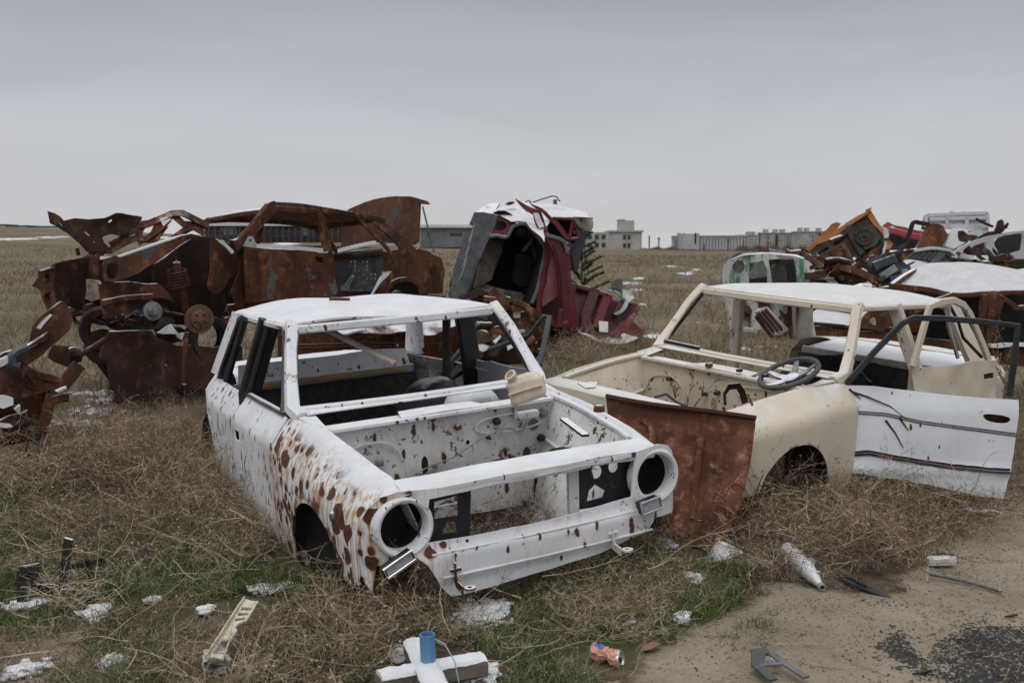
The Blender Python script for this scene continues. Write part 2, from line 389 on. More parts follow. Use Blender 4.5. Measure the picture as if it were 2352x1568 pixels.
FSNOW = [(40, 549, 70, 2.5), (130, 544, 50, 2), (170, 965, 60, 9), (220, 940, 40, 8), (190, 905, 60, 6), (110, 880, 30, 6), (1540, 612, 26, 2), (1575, 628, 28, 2), (1600, 620, 24, 2), (1630, 633, 18, 2), (1450, 650, 30, 4), (1465, 665, 26, 3),
         (1480, 700, 18, 3), (1500, 770, 40, 6), (1510, 745, 16, 3), (1600, 742, 20, 3), (1575, 660, 20, 2), (1610, 690, 14, 2), (1470, 640, 24, 3), (660, 560, 40, 3), (700, 550, 30, 2), (380, 545, 50, 3), (1560, 800, 30, 5), (1730, 800, 50, 6), (1000, 565, 50, 2), (880, 560, 40, 2)]
def make_ground():
    az = np.concatenate([np.linspace(-38, 38, 560), np.linspace(40, 320, 90)]); az = np.radians(az); r = np.geomspace(.5, 3200, 250)
    A, Rr = np.meshgrid(az, r); X = (np.sin(A)*Rr).ravel(); Y = (np.cos(A)*Rr).ravel()
    X = np.append(X, 0); Y = np.append(Y, 0); Z = height(X, Y); n = len(az); m = len(r)
    i = np.arange(n); F = []
    for j in range(m-1):
        a = j*n+i; b = j*n+(i+1) % n; F.append(np.stack([a, a+n, b+n, b], 1))
    Fq = np.vstack(F); Ft = np.stack([np.full(n, n*m), i, (i+1) % n], 1)
    me = bpy.data.meshes.new('ground')
    me.from_pydata(np.stack([X, Y, Z], 1).tolist(), [], Fq[:, ::-1].tolist()+Ft[:, ::-1].tolist())
    me.polygons.foreach_set('use_smooth', [True]*len(me.polygons))
    near = np.hypot(X, Y) < 14
    def att(name, fn):
        v = np.zeros(len(X)); v[near] = fn(X[near], Y[near]); me.attributes.new(name, 'FLOAT', 'POINT').data.foreach_set('value', v)
    att('sand', lambda x, y: np.maximum(polymask(x, y, SAND, .35, .22, 3), polymask(x, y, SOIL, .3, .1)*.6))
    att('tar', lambda x, y: np.maximum(polymask(x, y, TAR[0], .18, .12, 6), polymask(x, y, TAR[1], .12, .08, 6)))
    att('green', lambda x, y: np.maximum.reduce([polymask(x, y, g, .5, .2, 3) for g in GREEN]))
    s = np.zeros(len(X)); D = np.hypot(X, Y); ok = (Y > .5*D) & (D < 330); px = 1176+FOC*X/np.maximum(Y, 1e-3); dd = Y*cP-(Z-CAM_H)*sP; py = 784-FOC*(Y*sP+(Z-CAM_H)*cP)/np.maximum(dd, 1e-3)
    for (a, b, c, d) in FSNOW: s = np.maximum(s, np.where(ok, np.exp(-((px-a)/c)**2-((py-b)/d)**2), 0))
    me.attributes.new('snow', 'FLOAT', 'POINT').data.foreach_set('value', s)
    mt, t, p = mat_base('ground')
    co = t.n('ShaderNodeTexCoord').outputs['Object']; A_ = lambda k: t.n('ShaderNodeAttribute', attribute_name=k).outputs['Fac']
    big = t.noise(co, .12, 6, .6); n1 = t.noise(co, 1.6, 8, .65); n2 = t.noise(co, 9, 8, .7); n3 = t.noise(co, 55, 5, .75); blades = t.noise(t.scale(co, (1, .35, 1)), 5, 8, .8)
    c = t.mix(t.ramp(n2, .3, .7), (.045, .034, .024), (.135, .103, .07))
    field = t.mix(t.ramp(blades, .3, .72), (.10, .080, .054), (.25, .20, .135)); field = t.mix(t.ramp(big, .42, .6, 0, .75), field, (.105, .095, .055))
    dist = t.n('ShaderNodeVectorMath', {0: co}, operation='LENGTH').outputs['Value']
    c = t.mix(t.ramp(dist, 6, 13), c, field)
    c = t.mix(t.math('MULTIPLY', A_('green'), t.ramp(n1, .3, .6)), c, (.035, .058, .016))
    sand = t.mix(t.ramp(n1, .3, .7), (.215, .178, .128), (.325, .272, .202)); sand = t.mix(t.ramp(t.noise(co, 130, 4, .8), .54, .66, 0, .6), sand, (.06, .048, .037)); sand = t.mix(t.ramp(n3, .56, .70, 0, .6), sand, (.09, .07, .052)); sand = t.mix(t.ramp(n2, .55, .75, 0, .35), sand, (.12, .098, .075))
    c = t.mix(t.ramp(t.math('ADD', A_('sand'), t.math('MULTIPLY', t.math('SUBTRACT', n2, .5), .8)), .35, .65), c, sand)
    peb = t.n('ShaderNodeTexVoronoi', {'Vector': co, 'Scale': 75}).outputs['Color']; pk = t.n('ShaderNodeSeparateXYZ', {0: peb}).outputs[0]
    c = t.mix(t.ramp(t.math('ADD', t.math('MULTIPLY', A_('tar'), 1.0), t.math('MULTIPLY', t.math('SUBTRACT', pk, .5), 1.3)), .62, .72), c, t.mix(n3, (.025, .024, .024), (.075, .073, .070)))
    sn = t.ramp(t.math('ADD', A_('snow'), t.math('MULTIPLY', t.math('SUBTRACT', t.noise(t.scale(co, (1, .5, 1)), 2.5, 7, .75), .5), 2.4)), .52, .66)
    c = t.mix(t.math('MULTIPLY', sn, t.ramp(A_('snow'), .04, .2)), c, SNOW)
    L(t, c, p.inputs['Base Color']); p.inputs['Roughness'].default_value = .95; p.inputs['Specular IOR Level'].default_value = .15
    L(t, t.n('ShaderNodeBump', {'Height': t.math('ADD', t.math('MULTIPLY', n2, .7), t.math('MULTIPLY', n3, .3)), 'Strength': .7, 'Distance': .03}).outputs[0], p.inputs['Normal'])
    me.materials.append(mt); o = bpy.data.objects.new('ground', me); COL.objects.link(o); o['kind'] = 'structure'
make_ground()

# ------------------------------------------------------------------ far buildings, poles, trees
M_CONC = plain('weathered_panel_wall', (.40, .39, .365), .16, .9, sc=.25); M_CONCB = plain('pale_panel_wall', (.42, .43, .44), .12, .9, sc=.2); M_APT = plain('apartment_wall', (.40, .385, .36), .18, .9, sc=.15)
M_WIN = plain('dark_window', (.04, .044, .05), .3, .3); M_WINB = plain('blue_grey_window', (.17, .19, .22), .4, .4, sc=.3); M_METW = plain('weathered_steel_wall', (.175, .19, .205), .22, .7, sc=.35); M_SNOWR = plain('snowy_roof', (.62, .63, .65), .1, .9, sc=.5)
M_WOOD = plain('old_wood', (.10, .085, .07), .3, .9); M_BARK = plain('bark', (.075, .06, .05), .4, .95); M_SHED = plain('dark_shed_wood', (.06, .055, .052), .4, .9, sc=.6)
def block(px0, px1, ytop, ybase, D, depth=12, turn=0.0):
    """a box standing at distance D whose front covers px0..px1; returns its own front plane"""
    a = at(px0, ybase, D); b = at(px1, ybase, D); z0 = a.z-1.0; z1 = at(px0, ytop, D).z
    ex = Vector((math.cos(turn), math.sin(turn), 0)); Wd = (b-a).length
    return Vector((a.x, a.y, z0)), ex, Wd, z1-z0
def wallbox(mb, o, ex, x0, x1, y0, y1, z0, z1):
    ey = Vector((-ex.y, ex.x, 0)); c = o+ex*(x0+x1)/2+ey*(y0+y1)/2+Vector((0, 0, (z0+z1)/2))
    mb.box(c, (x1-x0, y1-y0, z1-z0), Matrix((ex, ey, Vector((0, 0, 1)))).transposed())
def simple_building(name, label, cat, px0, px1, ytop, ybase, D, depth, wallm, wins, roofm=None, winm=None, group=None, extra=None, turn=0.0, roof_over=.4):
    o, ex, Wd, H = block(px0, px1, ytop, ybase, D, depth, turn); t = thing(name, label, cat, o, group)
    m = MB(); wallbox(m, o, ex, 0, Wd, 0, depth, 0, H); m.build('wall', wallm, t)
    r = MB(); wallbox(r, o, ex, -roof_over, Wd+roof_over, -roof_over, depth+roof_over, H, H+.45); rf = r.build('roof', roofm or wallm, t)
    for (a, b, za, zb) in wins:
        q = MB(); wallbox(q, o, ex, a*Wd, b*Wd, -.06, .25, 1+za*(H-1), 1+zb*(H-1)); q.build('window', winm or M_WIN, t)
    if extra: extra(t, rf, o, ex, Wd, H)
    return t
# abandoned two-storey block: long side wall turned away, gable towards us
def gable_extra(t, rf, o, ex, Wd, H):
    q = MB(); wallbox(q, o, ex, .32*Wd, .80*Wd, 3, 9, H+.45, H+3.1); q.build('roof_house', M_CONC, t)
    q = MB(); wallbox(q, o, ex, .30*Wd, .50*Wd, 2.9, 9.2, H+3.1, H+3.4); q.build('roof_house_cap', M_CONC, rf)
    left = Vector((-math.cos(R(38)), math.sin(R(38)), 0)); Lw = 34                     # long wing running back to the left
    q = MB(); ey = Vector((-left.y, left.x, 0)); c0 = o+Vector((.05, .3, 0))
    V = [c0, c0+left*Lw, c0+left*Lw+Vector((8, 8, 0)), c0+Vector((8, 8, 0))]; up = Vector((0, 0, H)); q.add(V+[v+up for v in V], [(0, 1, 5, 4), (1, 2, 6, 5), (2, 3, 7, 6), (3, 0, 4, 7), (4, 5, 6, 7)]); q.build('wing_wall', M_CONC, t)
    for k in range(15):
        for zz in (0, 1):
            a = c0+left*(1.5+k*2.15)+Vector((0, 0, 1+(H-1)*(.12+.47*zz))); nrm = Vector((-left.y, left.x, 0)); nrm = nrm if nrm.y < 0 else -nrm
            b = a+left*1.25; h = Vector((0, 0, (H-1)*.27)); q = MB(); f = nrm*.07
            q.add([a+f, b+f, b+h+f, a+h+f, a-f, b-f, b+h-f, a+h-f], [(0, 1, 2, 3), (4, 7, 6, 5), (0, 4, 5, 1), (1, 5, 6, 2), (2, 6, 7, 3), (3, 7, 4, 0)]); q.build('window', M_WIN, t)
simple_building('abandoned_block', 'abandoned pale two-storey block with empty square windows and a roof house, across the field', 'building', 1402, 1474, 533, 573, 260, 14, M_CONC,
    [(.40, .50, .08, .36), (.54, .64, .08, .36), (.40, .50, .56, .84), (.54, .64, .56, .84)], extra=gable_extra)
def tower_extra(t, rf, o, ex, Wd, H):
    q = MB(); wallbox(q, o, ex, -.34*Wd, -.002, -2, 10, 0, H*1.16); q.build('stair_tower', M_CONCB, t)
    for k in range(7):
        q = MB(); wallbox(q, o, ex, -.10*Wd, -.07*Wd, -2.1, -1.9, 4+k*(H-4)/7, 4+k*(H-4)/7+2.0); q.build('window', M_WIN, t)
simple_building('ribbed_hall', 'long pale hall with tall narrow vertical windows and a higher end tower, across the field', 'building', 1604, 1712, 543, 577, 420, 14, M_CONCB,
    [(.02+.0655*k, .045+.0655*k, .10, .90) for k in range(15)], winm=M_WINB, extra=tower_extra)
def apt(name, label, px0, px1, ytop, ybase, D, nx, ny, seed):
    rr = random.Random(seed); wins = []
    for i in range(nx):
        for j in range(ny):
            if rr.random() < .85 and len(wins) < 96: wins.append(((i+.22)/nx, (i+.22+rr.choice((.35, .35, .6)))/nx, (j+.3)/ny, (j+.78)/ny))
    def ex_(t, rf, o, ex, Wd, H):
        for k in range(3):
            a = rr.uniform(.05, .85); q = MB(); wallbox(q, o, ex, a*Wd, (a+.1)*Wd, 2, 7, H+.45, H+2.2); q.build('lift_housing', M_APT, rf)
        for k in range(4):
            a = (rr.randrange(nx)+.1)/nx
            for j in range(1, ny):
                q = MB(); wallbox(q, o, ex, a*Wd, (a+.8/nx)*Wd, -1.3, -.07, 1+(H-1)*(j+.02)/ny, 1+(H-1)*(j+.38)/ny); q.build('balcony', M_CONCB if rr.random() < .6 else M_WINB, t)
    simple_building(name, label, 'building', px0, px1, ytop, ybase, D, 12, M_APT, wins, winm=M_WINB, extra=ex_)
apt('apartment_block', 'small grey apartment block left of the pale ribbed hall', 1549, 1580, 543, 575, 640, 8, 6, 1)
apt('apartment_block', 'tan apartment block peeping over the right end of the ribbed hall', 1700, 1752, 541, 577, 560, 8, 6, 2)
apt('apartment_block', 'tall grey-tan apartment block with blue balconies, behind the bare thicket', 1753, 1832, 536, 580, 520, 12, 7, 3)
apt('apartment_block', 'rightmost tan apartment block, partly behind the orange wreck', 1833, 1900, 533, 584, 500, 9, 8, 4)
# grey hangar, centre
def hangar_extra(t, rf, o, ex, Wd, H):
    q = MB()
    for k in range(60): wallbox(q, o, ex, k*Wd/60, k*Wd/60+.06, -.05, .02, 0, H)
    q.build('wall_ribs', M_METW, t)
simple_building('hangar', 'long low grey sheet-metal hangar with a snowy roof behind the brown car', 'hangar', 965, 1095, 523, 553, 150, 16, M_METW, [(.125, .19, .35, .62), (.52, .75, .35, .62)], roofm=M_SNOWR, extra=hangar_extra)
def shed_extra(t, rf, o, ex, Wd, H):
    for k in range(26):
        q = MB(); wallbox(q, o, ex, k*Wd/26, k*Wd/26+.22, -1.2, -.9, 0, H-.2); q.build('post', M_SHED, t)
    for zz in (.35, .62):
        q = MB(); wallbox(q, o, ex, 0, Wd, -1.12, -.98, H*zz, H*zz+.12); q.build('rail', M_SHED, t)
simple_building('cattle_shed', 'long dark open-sided shed with a snowy roof, seen through the brown car', 'shed', 470, 835, 519, 540, 140, 10, plain('faded_shed_wall', (.05, .047, .045), .4, .9, sc=.5), [(.12, .2, .05, .9), (.62, .66, .0, .95)], roofm=M_SNOWR, winm=M_METW, extra=shed_extra)
for (a, b, yt, lab) in ((-60, 14, 518, 'long grey wall on the far left skyline with a dark lean-to roof'), (14, 64, 520.5, 'low grey shed on the left skyline under a flat dark roof'), (64, 140, 522, 'lowest grey shed on the left skyline, left of the crumpled hood')):
    simple_building('far_shed', lab, 'shed', a, b, yt, 531, 330, 8, M_CONCB, [(.3, .36, .1, .6)], roofm=M_SHED, roof_over=.1)
def pole(px, ytop, ybase, D, label, arm=True):
    b = at(px, ybase, D); H = at(px, ytop, D).z-b.z; t = thing('utility_pole', label, 'pole', b-Vector((0, 0, .6)), 'poles beyond the field')
    MB().tube([b-Vector((0, 0, .6)), b+Vector((0, 0, H))], D*.0007, 6).build('shaft', M_WOOD, t)
    if arm: MB().bar([b+Vector((-H*.13, 0, H*.92)), b+Vector((H*.13, 0, H*.92))], D*.0006, D*.0006).build('crossarm', M_WOOD, t)
pole(1491, 541, 574, 300, 'dark pole just right of the abandoned block', False); pole(1513, 545, 577, 340, 'thin pole with a crossarm in the gap between the far buildings')
pole(1672, 548, 590, 200, 'wooden pole in front of the ribbed hall'); pole(1744, 533, 584, 260, 'tall pole before the apartment blocks'); pole(1707, 552, 592, 190, 'short pale pole right of the ribbed hall', False); pole(1617, 560, 588, 190, 'short pole before the left end of the ribbed hall', False)
# water tower seen over the red wreck
_b = at(1275, 474, 300); tw = thing('water_tower', 'rusty little water tower top poking up over the red wreck', 'tower', Vector((_b.x, _b.y, hz(_b.x, _b.y))))
MB().lathe(Vector((_b.x, _b.y, hz(_b.x, _b.y))), (0, 0, 1), [(0, 0), (.55, 0), (.45, _b.z-hz(_b.x, _b.y)-.5), (0, _b.z-hz(_b.x, _b.y)-.5)], 12).build('shaft', M_CONC, tw)
MB().lathe(_b-Vector((0, 0, .6)), (0, 0, 1), [(0, 0), (.85, 0), (.85, .4), (.62, .5), (.62, 2.4), (.72, 2.5), (.0, 2.8)], 14).build('tank', plain('tower_rust', (.16, .12, .085), .4, .9), tw)

def branches(base, H, n, spread, rr, r0, levels=2):
    """bare branching limbs as tapering tubes"""
    out = []
    def grow(p, d, l, r, lv):
        pts = [p]; q = p.copy(); dd = d.copy()
        for k in range(4):
            dd = (dd+Vector((rr.uniform(-1, 1), rr.uniform(-1, 1), rr.uniform(-.3, .7)))*.22).normalized(); q = q+dd*l/4; pts.append(q.copy())
        out.append((pts, r))
        if lv > 0:
            for k in range(n):
                i = rr.randint(1, 4); nd = (dd+Vector((rr.uniform(-1, 1), rr.uniform(-1, 1), rr.uniform(-.2, .8)))*spread).normalized(); grow(pts[i], nd, l*rr.uniform(.4, .65), r*.5, lv-1)
    grow(Vector(base), Vector((0, 0, 1)), H*.62, r0, levels); return out
def bare_tree(px, ytop, ybase, D, label, seed, n=7, cat='tree', group=None, name='bare_tree'):
    rr = random.Random(seed); b = at(px, ybase, D); b.z = hz(b.x, b.y)-.1; H = at(px, ytop, D).z-b.z; t = thing(name, label, cat, b, group)
    br = branches(b, H, n, .95, rr, D*.0009, 3); m = MB(); m.tube(br[0][0], br[0][1], 6, scales=[1, .85, .7, .5, .3]); m.build('trunk', M_BARK, t)
    m = MB()
    for pts, r in br[1:]: m.tube(pts, max(r*.8, D*.00013), 3, scales=[1, .85, .7, .5, .25])
    m.build('crown', M_BARK, t)
bare_tree(1352, 508, 585, 60, 'pale bare tree rising just behind the red wreck', 3, 7)
M_NEEDLE = plain('pine_needles', (.045, .065, .022), .5, .8)
def pine():
    rr = random.Random(5); b = at(1335, 640, 26); b.z = hz(b.x, b.y); top = at(1352, 560, 26); H = at(1340, 500, 26).z-b.z
    t = thing('pine_sapling', 'young green pine half hidden behind the red wreck', 'tree', b); MB().tube([b, b+Vector((.02, 0, H*.6)), b+Vector((0, 0, H))], .035, 6, scales=[1, .6, .2]).build('trunk', M_BARK, t)
    m = MB(); V = []; F = []
    for k in range(34):
        z = H*(.12+.85*k/34); l = (H-z)*.33+.10; a = k*2.4; d = Vector((math.cos(a), math.sin(a), .45)).normalized(); p0 = b+Vector((0, 0, z)); m.tube([p0, p0+d*l], .008, 4)
        for j in range(220):
            q = p0+d*l*rr.uniform(.15, 1.05); nd = (d+Vector((rr.uniform(-1, 1), rr.uniform(-1, 1), rr.uniform(-.4, 1)))*.9).normalized()*rr.uniform(.06, .12); s = nd.cross(Vector((rr.random(), rr.random(), rr.random()))).normalized()*.012; o = len(V); V += [q-s, q+s, q+nd]; F.append((o, o+1, o+2))
    m.add(V, F); m.build('crown', M_NEEDLE, t)
pine()
# far-off thicket that reads as one mass
M_THK = plain('grey_thicket', (.13, .105, .09), .35, .95, sc=.4)
def thicket(px0, px1, yt, yb, D, n, seed):
    rr = np.random.default_rng(seed); V = []; F = []
    for k in range(n):
        px = rr.uniform(px0, px1); d = D*rr.uniform(.9, 1.1); b = at(px, yb, d); z = hz(b.x, b.y)-.2
        top = at(px, yb+(yt-yb)*rr.uniform(.35, 1)*(.5+.5*math.sin(px*.09+seed)**2), d).z; h = max(top-z, .5)
        for j in range(7):
            s = Vector((rr.normal()*h*.16, rr.normal()*h*.16, h*rr.uniform(.4, 1))); p = Vector((b.x+rr.normal()*.4, b.y+rr.normal()*.4, z)); wd = Vector((D*.00028, 0, 0)); mid = p+s*.5+Vector((rr.normal()*.2, 0, 0)); o = len(V)
            V += [p-wd, p+wd, mid+wd*.7, mid-wd*.7, p+s]; F += [(o, o+1, o+2, o+3), (o+3, o+2, o+4)]
    return V, F
_m = MB()
for a in ((1476, 1560, 562, 578, 230, 260, 1), (1700, 1850, 553, 588, 210, 700, 2), (1560, 1700, 570, 590, 220, 260, 3), (1850, 1960, 565, 590, 210, 200, 4)): _m.add(*thicket(*a))
tag(_m.build('thicket', M_THK, loc=(0, 0, 0)), 'bare grey brushwood in front of the far apartment blocks', 'brushwood', kind='stuff')
M_CONIF = plain('dull_conifer', (.06, .062, .032), .4, .9)
def small_bush(px, yt, yb, D, label):
    b = at(px, yb, D); z = hz(b.x, b.y); H = at(px, yt, D).z-z; t = thing('evergreen_bush', label, 'bush', Vector((b.x, b.y, z))); rr = np.random.default_rng(int(px)); m = MB(); V = []; F = []
    for k in range(900):
        u = rr.normal(size=3); u /= np.linalg.norm(u); q = Vector((b.x, b.y, z+H*.5))+Vector((u[0]*H*.6, u[1]*H*.6, u[2]*H*.5))*rr.uniform(.4, 1); s = Vector(rr.normal(size=3))*H*.05; e = Vector(rr.normal(size=3))*H*.05; o = len(V); V += [q, q+s, q+e]; F.append((o, o+1, o+2))
    m.add(V, F); m.build('crown', M_CONIF, t); MB().tube([Vector((b.x, b.y, z-.2)), Vector((b.x, b.y, z+H*.5))], H*.04, 5).build('trunk', M_BARK, t)
small_bush(1763, 566, 590, 180, 'dull green round bush standing out of the bare thicket')
# ------------------------------------------------------------------ the two saloon shells
class Car:
    """car frame: u metres back from the nose, v to the car's right, w up from the sill"""
    def __init__(s, X, Y, Z, yaw, pit, rol, lean=(0, 0)):
        R1 = Matrix(((math.cos(rol), 0, math.sin(rol)), (0, 1, 0), (-math.sin(rol), 0, math.cos(rol)))); R2 = Matrix.Rotation(pit, 3, 'X'); R3 = Matrix.Rotation(yaw, 3, 'Z')
        s.r3 = R3@R2@R1; s.M = Matrix.Translation((X, Y, Z))@s.r3.to_4x4(); s.lean = lean; s.CF = CSF
    def W(s, u, v, w): return s.M@Vector((-v, u, w))
    def WL(s, u, v, w):                                                  # upper body leans by s.lean
        k = max(0, min(1, (w-.74)/.40)); return s.W(u+s.lean[1]*k, v+s.lean[0]*k, w)
    def plane_u(s, u): return Plane(s.W(u, 0, 0), s.r3@Vector((1, 0, 0)), s.r3@Vector((0, 0, 1)))     # a = -v, b = w
    def plane_v(s, v): return Plane(s.W(0, v, 0), s.r3@Vector((0, 1, 0)), s.r3@Vector((0, 0, 1)))     # a = u, b = w
    def plane_w(s, w): return Plane(s.W(0, 0, w), s.r3@Vector((1, 0, 0)), s.r3@Vector((0, 1, 0)))
interp = lambda x, T: float(np.interp(x, [t[0] for t in T], [t[1] for t in T]))
def half(u): return interp(u, [(-.05, .70), (.1, .745), (.35, .785), (.8, .81), (1.3, .812), (2.3, .81), (2.8, .80), (3.1, .775), (3.4, .725), (3.7, .655), (3.95, .57)])
def topw(u): return interp(u, [(0, .585), (.12, .60), (.3, .635), (.7, .69), (1.0, .72), (1.3, .735), (3.2, .735), (3.9, .70)])
CS = [(0, -.075, .0), (.04, -.05, .03), (.08, -.03, .07), (.14, -.018, .13), (.205, -.008, .195), (.225, .0, .215), (.40, .0, .39), (.60, -.004, .60), (.606, -.007, .606), (.74, -.098, .722), (.77, -.13, .735), (.84, -.17, .735), (.87, -.178, .712)]
CSF = [(0, -.075, .0), (.04, -.05, .03), (.08, -.03, .07), (.14, -.018, .13), (.205, -.008, .195), (.225, .0, .215), (.40, .0, .39), (.50, -.004, .49), (.56, -.013, .548), (.62, -.036, .605), (.68, -.066, .657), (.74, -.102, .70), (.79, -.138, .728), (.84, -.17, .738), (.87, -.178, .715)]
CSC = CSF[:7]+[(.56, -.004, .555), (.60, -.010, .598), (.622, -.026, .622), (.70, -.078, .665), (.78, -.132, .708), (.84, -.17, .735), (.87, -.178, .712)]
def side(car, u, s_, sg):
    k = sst((1.27-u)/.22); q = lambda T, n: interp(s_, [(r[0], r[n]) for r in T])
    dv = q(CS, 1)*(1-k)+q(car.CF, 1)*k; w0 = q(CS, 2)*(1-k)+q(car.CF, 2)*k
    w = w0 if w0 < .3 else .3+(w0-.3)*(topw(u)-.3)/(.735-.3)
    return car.W(u, sg*(half(u)+dv), w)
FARCH = lambda a0, a1, n=16, c=(.68, .13), r=.335: [(c[0]+r*math.cos(a0+(a1-a0)*i/n), c[1]+r*math.sin(a0+(a1-a0)*i/n)) for i in range(n+1)]
def fender_outline(): return [(.165, .235), (.165, .875), (1.266, .875), (1.266, .05), (1.02, .05)]+FARCH(0, math.pi*.92)+[(.29, .215), (.22, .215)]
FL = [((.1, .215), (1.3, .215))]; DL = [((1.2, .606), (3.1, .606)), ((1.2, .215), (3.1, .215))]
def fmap(a, b):
    if a >= .32: return a
    u0 = nose(half(.15)+interp(b, [(x, y) for x, y, z in CSF])); return u0+(a-.165)/.155*(.32-u0)
sst = lambda x: (lambda k: k*k*(3-2*k))(max(0, min(1, x)))
def nose(v): return .058+.018*(abs(v)/.6)**2+.10*(1-math.sqrt(max(0, 1-min(1, max(0, abs(v)-.60)/.152)**2)))
def roof_pt(car, a, b):
    """a 0 front .. 1 back, b -1..1"""
    ab = abs(b); uF = 1.655-.075*(1-b*b); uB = 2.99+.05*(1-b*b); hw = .605+.02*math.sin(math.pi*a)-.025*a
    u = uF+(uB-uF)*a; ed = 1-ab**4; fr = 1-(1-min(1, a/.16))**2.2*.9; bk = 1-(1-min(1, (1-a)/.2))**2.2*.9
    return car.WL(u, b*hw, 1.142+.052*ed*min(fr, bk))
def shell(car, root, P, PI, opts):
    m = MB; sides = (1, -1); PW = P; P = opts['PC']
    DY = crumple(.006, 3.0, opts['seed'], .002, 11)
    # wings with their inner gutters
    for sg in sides:
        if opts.get('skip_fender') == sg: continue
        q = m().sheet(fender_outline(), lambda a, b: side(car, fmap(a, b), b, sg), step=.04, th=.006, disp=DY, lines=FL); fo = q.build('front_wing', PW, root)
        g = m().bar([car.W(u, sg*(half(u)-.185), topw(u)-.022+.0) for u in np.linspace(.25, 1.05, 9)], .03, .022); g.build('gutter', P, fo)
    # inner wings and wheel houses
    for sg in sides:
        def iw(a, b):
            u = .16+.90*a; bul = math.exp(-((u-.68)/.30)**2); v = (half(u)-.19)-.10*b-.13*bul*min(1, b*1.6)
            return car.W(u, sg*v, (topw(u)-.035)*(1-b)+(.10+.14*max(0, min(1, (.5-u)/.15)))*b)
        q = m().grid(iw, 22, 12, .006, crumple(.008, 6, 5)); q.build('inner_wing', PI, root)
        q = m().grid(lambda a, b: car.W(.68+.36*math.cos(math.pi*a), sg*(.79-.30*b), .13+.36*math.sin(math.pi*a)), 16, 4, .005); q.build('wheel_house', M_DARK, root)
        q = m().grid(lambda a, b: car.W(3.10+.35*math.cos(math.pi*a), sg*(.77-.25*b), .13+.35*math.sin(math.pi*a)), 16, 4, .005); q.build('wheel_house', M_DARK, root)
    # firewall
    q = m(); holes = opts.get('fw_holes', [])
    q.sheet([(-.56, .14), (.56, .14), (.61, .45), (.62, .685), (-.62, .685), (-.61, .45)], lambda a, b: car.W(1.0+.05*(1-b/.7)+(.02 if abs(a) < .2 and b < .4 else 0), a, b), holes, .06, .006, crumple(.012, 5, 9)); fw = q.build('firewall', PI, root)
    m().bar([car.W(.985, v, .688) for v in np.linspace(-.6, .6, 9)], .035, .02).build('flange', P, fw)
    for v0, v1, w0, w1 in ((-.55, -.16, .55, .64), (.24, .56, .30, .60), (-.12, .16, .22, .30)):
        lp_ = smooth_loop([(v0, w0), (v1, w0), (v1, w1), (v0, w1)], 2); m().bar([car.W(.985+.05*(1-b/.7), a, b) for a, b in lp_], .010, .005, up=car.r3@Vector((0, 1, 0)), closed=True).build('pressed_bead', PI, fw)
    for sg in sides:
        m().bar([car.W(u, sg*((half(u)-.19)-.10*.35-.13*math.exp(-((u-.68)/.30)**2)*.55-.008), topw(u)-.035-.35*(topw(u)-.135)) for u in np.linspace(.3, .98, 12)], .018, .014).build('pressed_bead', PI, fw)
    # scuttle: panel under the windscreen with a sunk air box
    def sc(a, b): return car.W(1.06+.24*b-.05*(1-(a/.66)**2)*0, a, .705+.045*b+.012*math.sin(math.pi*b))
    q = m(); q.sheet([(-.64, .55), (.64, .55), (.66, 1.0), (-.66, 1.0)], lambda a, b: sc(a, b), (), .08, .006); sct = q.build('scuttle', P, root)
    m().sheet([(-.62, 0), (-.22, 0), (-.16, .25), (.16, .25), (.22, 0), (.62, 0), (.64, .55), (-.64, .55)], lambda a, b: car.W(1.01+.06*b+.15*b, a, .66+.05*b), (), .06, .005).build('air_box', PI, sct)
    m().sheet([(-.24, 0), (.24, 0), (.2, .6), (-.2, .6)], lambda a, b: car.W(.985+.25*b, a, .698+.006*b+.006*math.cos(a*6)), (), .06, .006).build('catch_plate', P, sct)
    for sg in sides: m().quad(car.W(1.0, sg*.60, .69), car.W(1.0, sg*.66, .715), car.W(1.28, sg*.70, .74), car.W(1.27, sg*.60, .742), 4, 2, .006).build('scuttle_end', P, sct)
    # windscreen frame, roof, pillars
    fr = m().bar([car.W(1.30-.06*(1-(v/.66)**2), v, .752) for v in np.linspace(-.66, .66, 13)], .05, .03); fr.build('screen_sill', P, root)
    rm = m(); rm.grid(lambda a, b: roof_pt(car, a, b*2-1), 22, 24, .012, opts.get('roof_disp')); ro = rm.build('roof', P, root, 40)
    m().bar([roof_pt(car, 0, b)+Vector((0, 0, -.024)) for b in np.linspace(-.985, .985, 21)], .05, .045).build('header', P, ro)
    m().bar([roof_pt(car, .015, b)+Vector((0, 0, -.050)) for b in np.linspace(-.93, .93, 15)], .02, .012).build('screen_rubber', opts['rubber'], ro)
    m().bar([roof_pt(car, 1, b)+Vector((0, 0, -.03)) for b in np.linspace(-.97, .97, 13)], .05, .045).build('rear_header', P, ro)
    for sg in sides:
        m().bar([roof_pt(car, a, sg)+Vector((0, 0, -.012)) for a in np.linspace(0, 1, 11)], .035, .03).build('rain_gutter', P, ro)
        if opts.get('skip_apillar') != sg:
            pil = m().bar([car.WL(1.215, sg*.66, .725), car.WL(1.29, sg*.690, .765), car.WL(1.40, sg*.665, .88), car.WL(1.53, sg*.630, 1.03), car.WL(1.61, sg*.600, 1.11), car.WL(1.665, sg*.588, 1.15)], .062, .052, scales=[1.25, 1.1, .95, .9, .95, 1.0]); pl = pil.build('windscreen_pillar', P, root)
            m().bar([car.WL(1.305, sg*.668, .775), car.WL(1.48, sg*.617, .96), car.WL(1.62, sg*.575, 1.105)], .022, .03).build('pillar_lining', opts['lining'], pl)
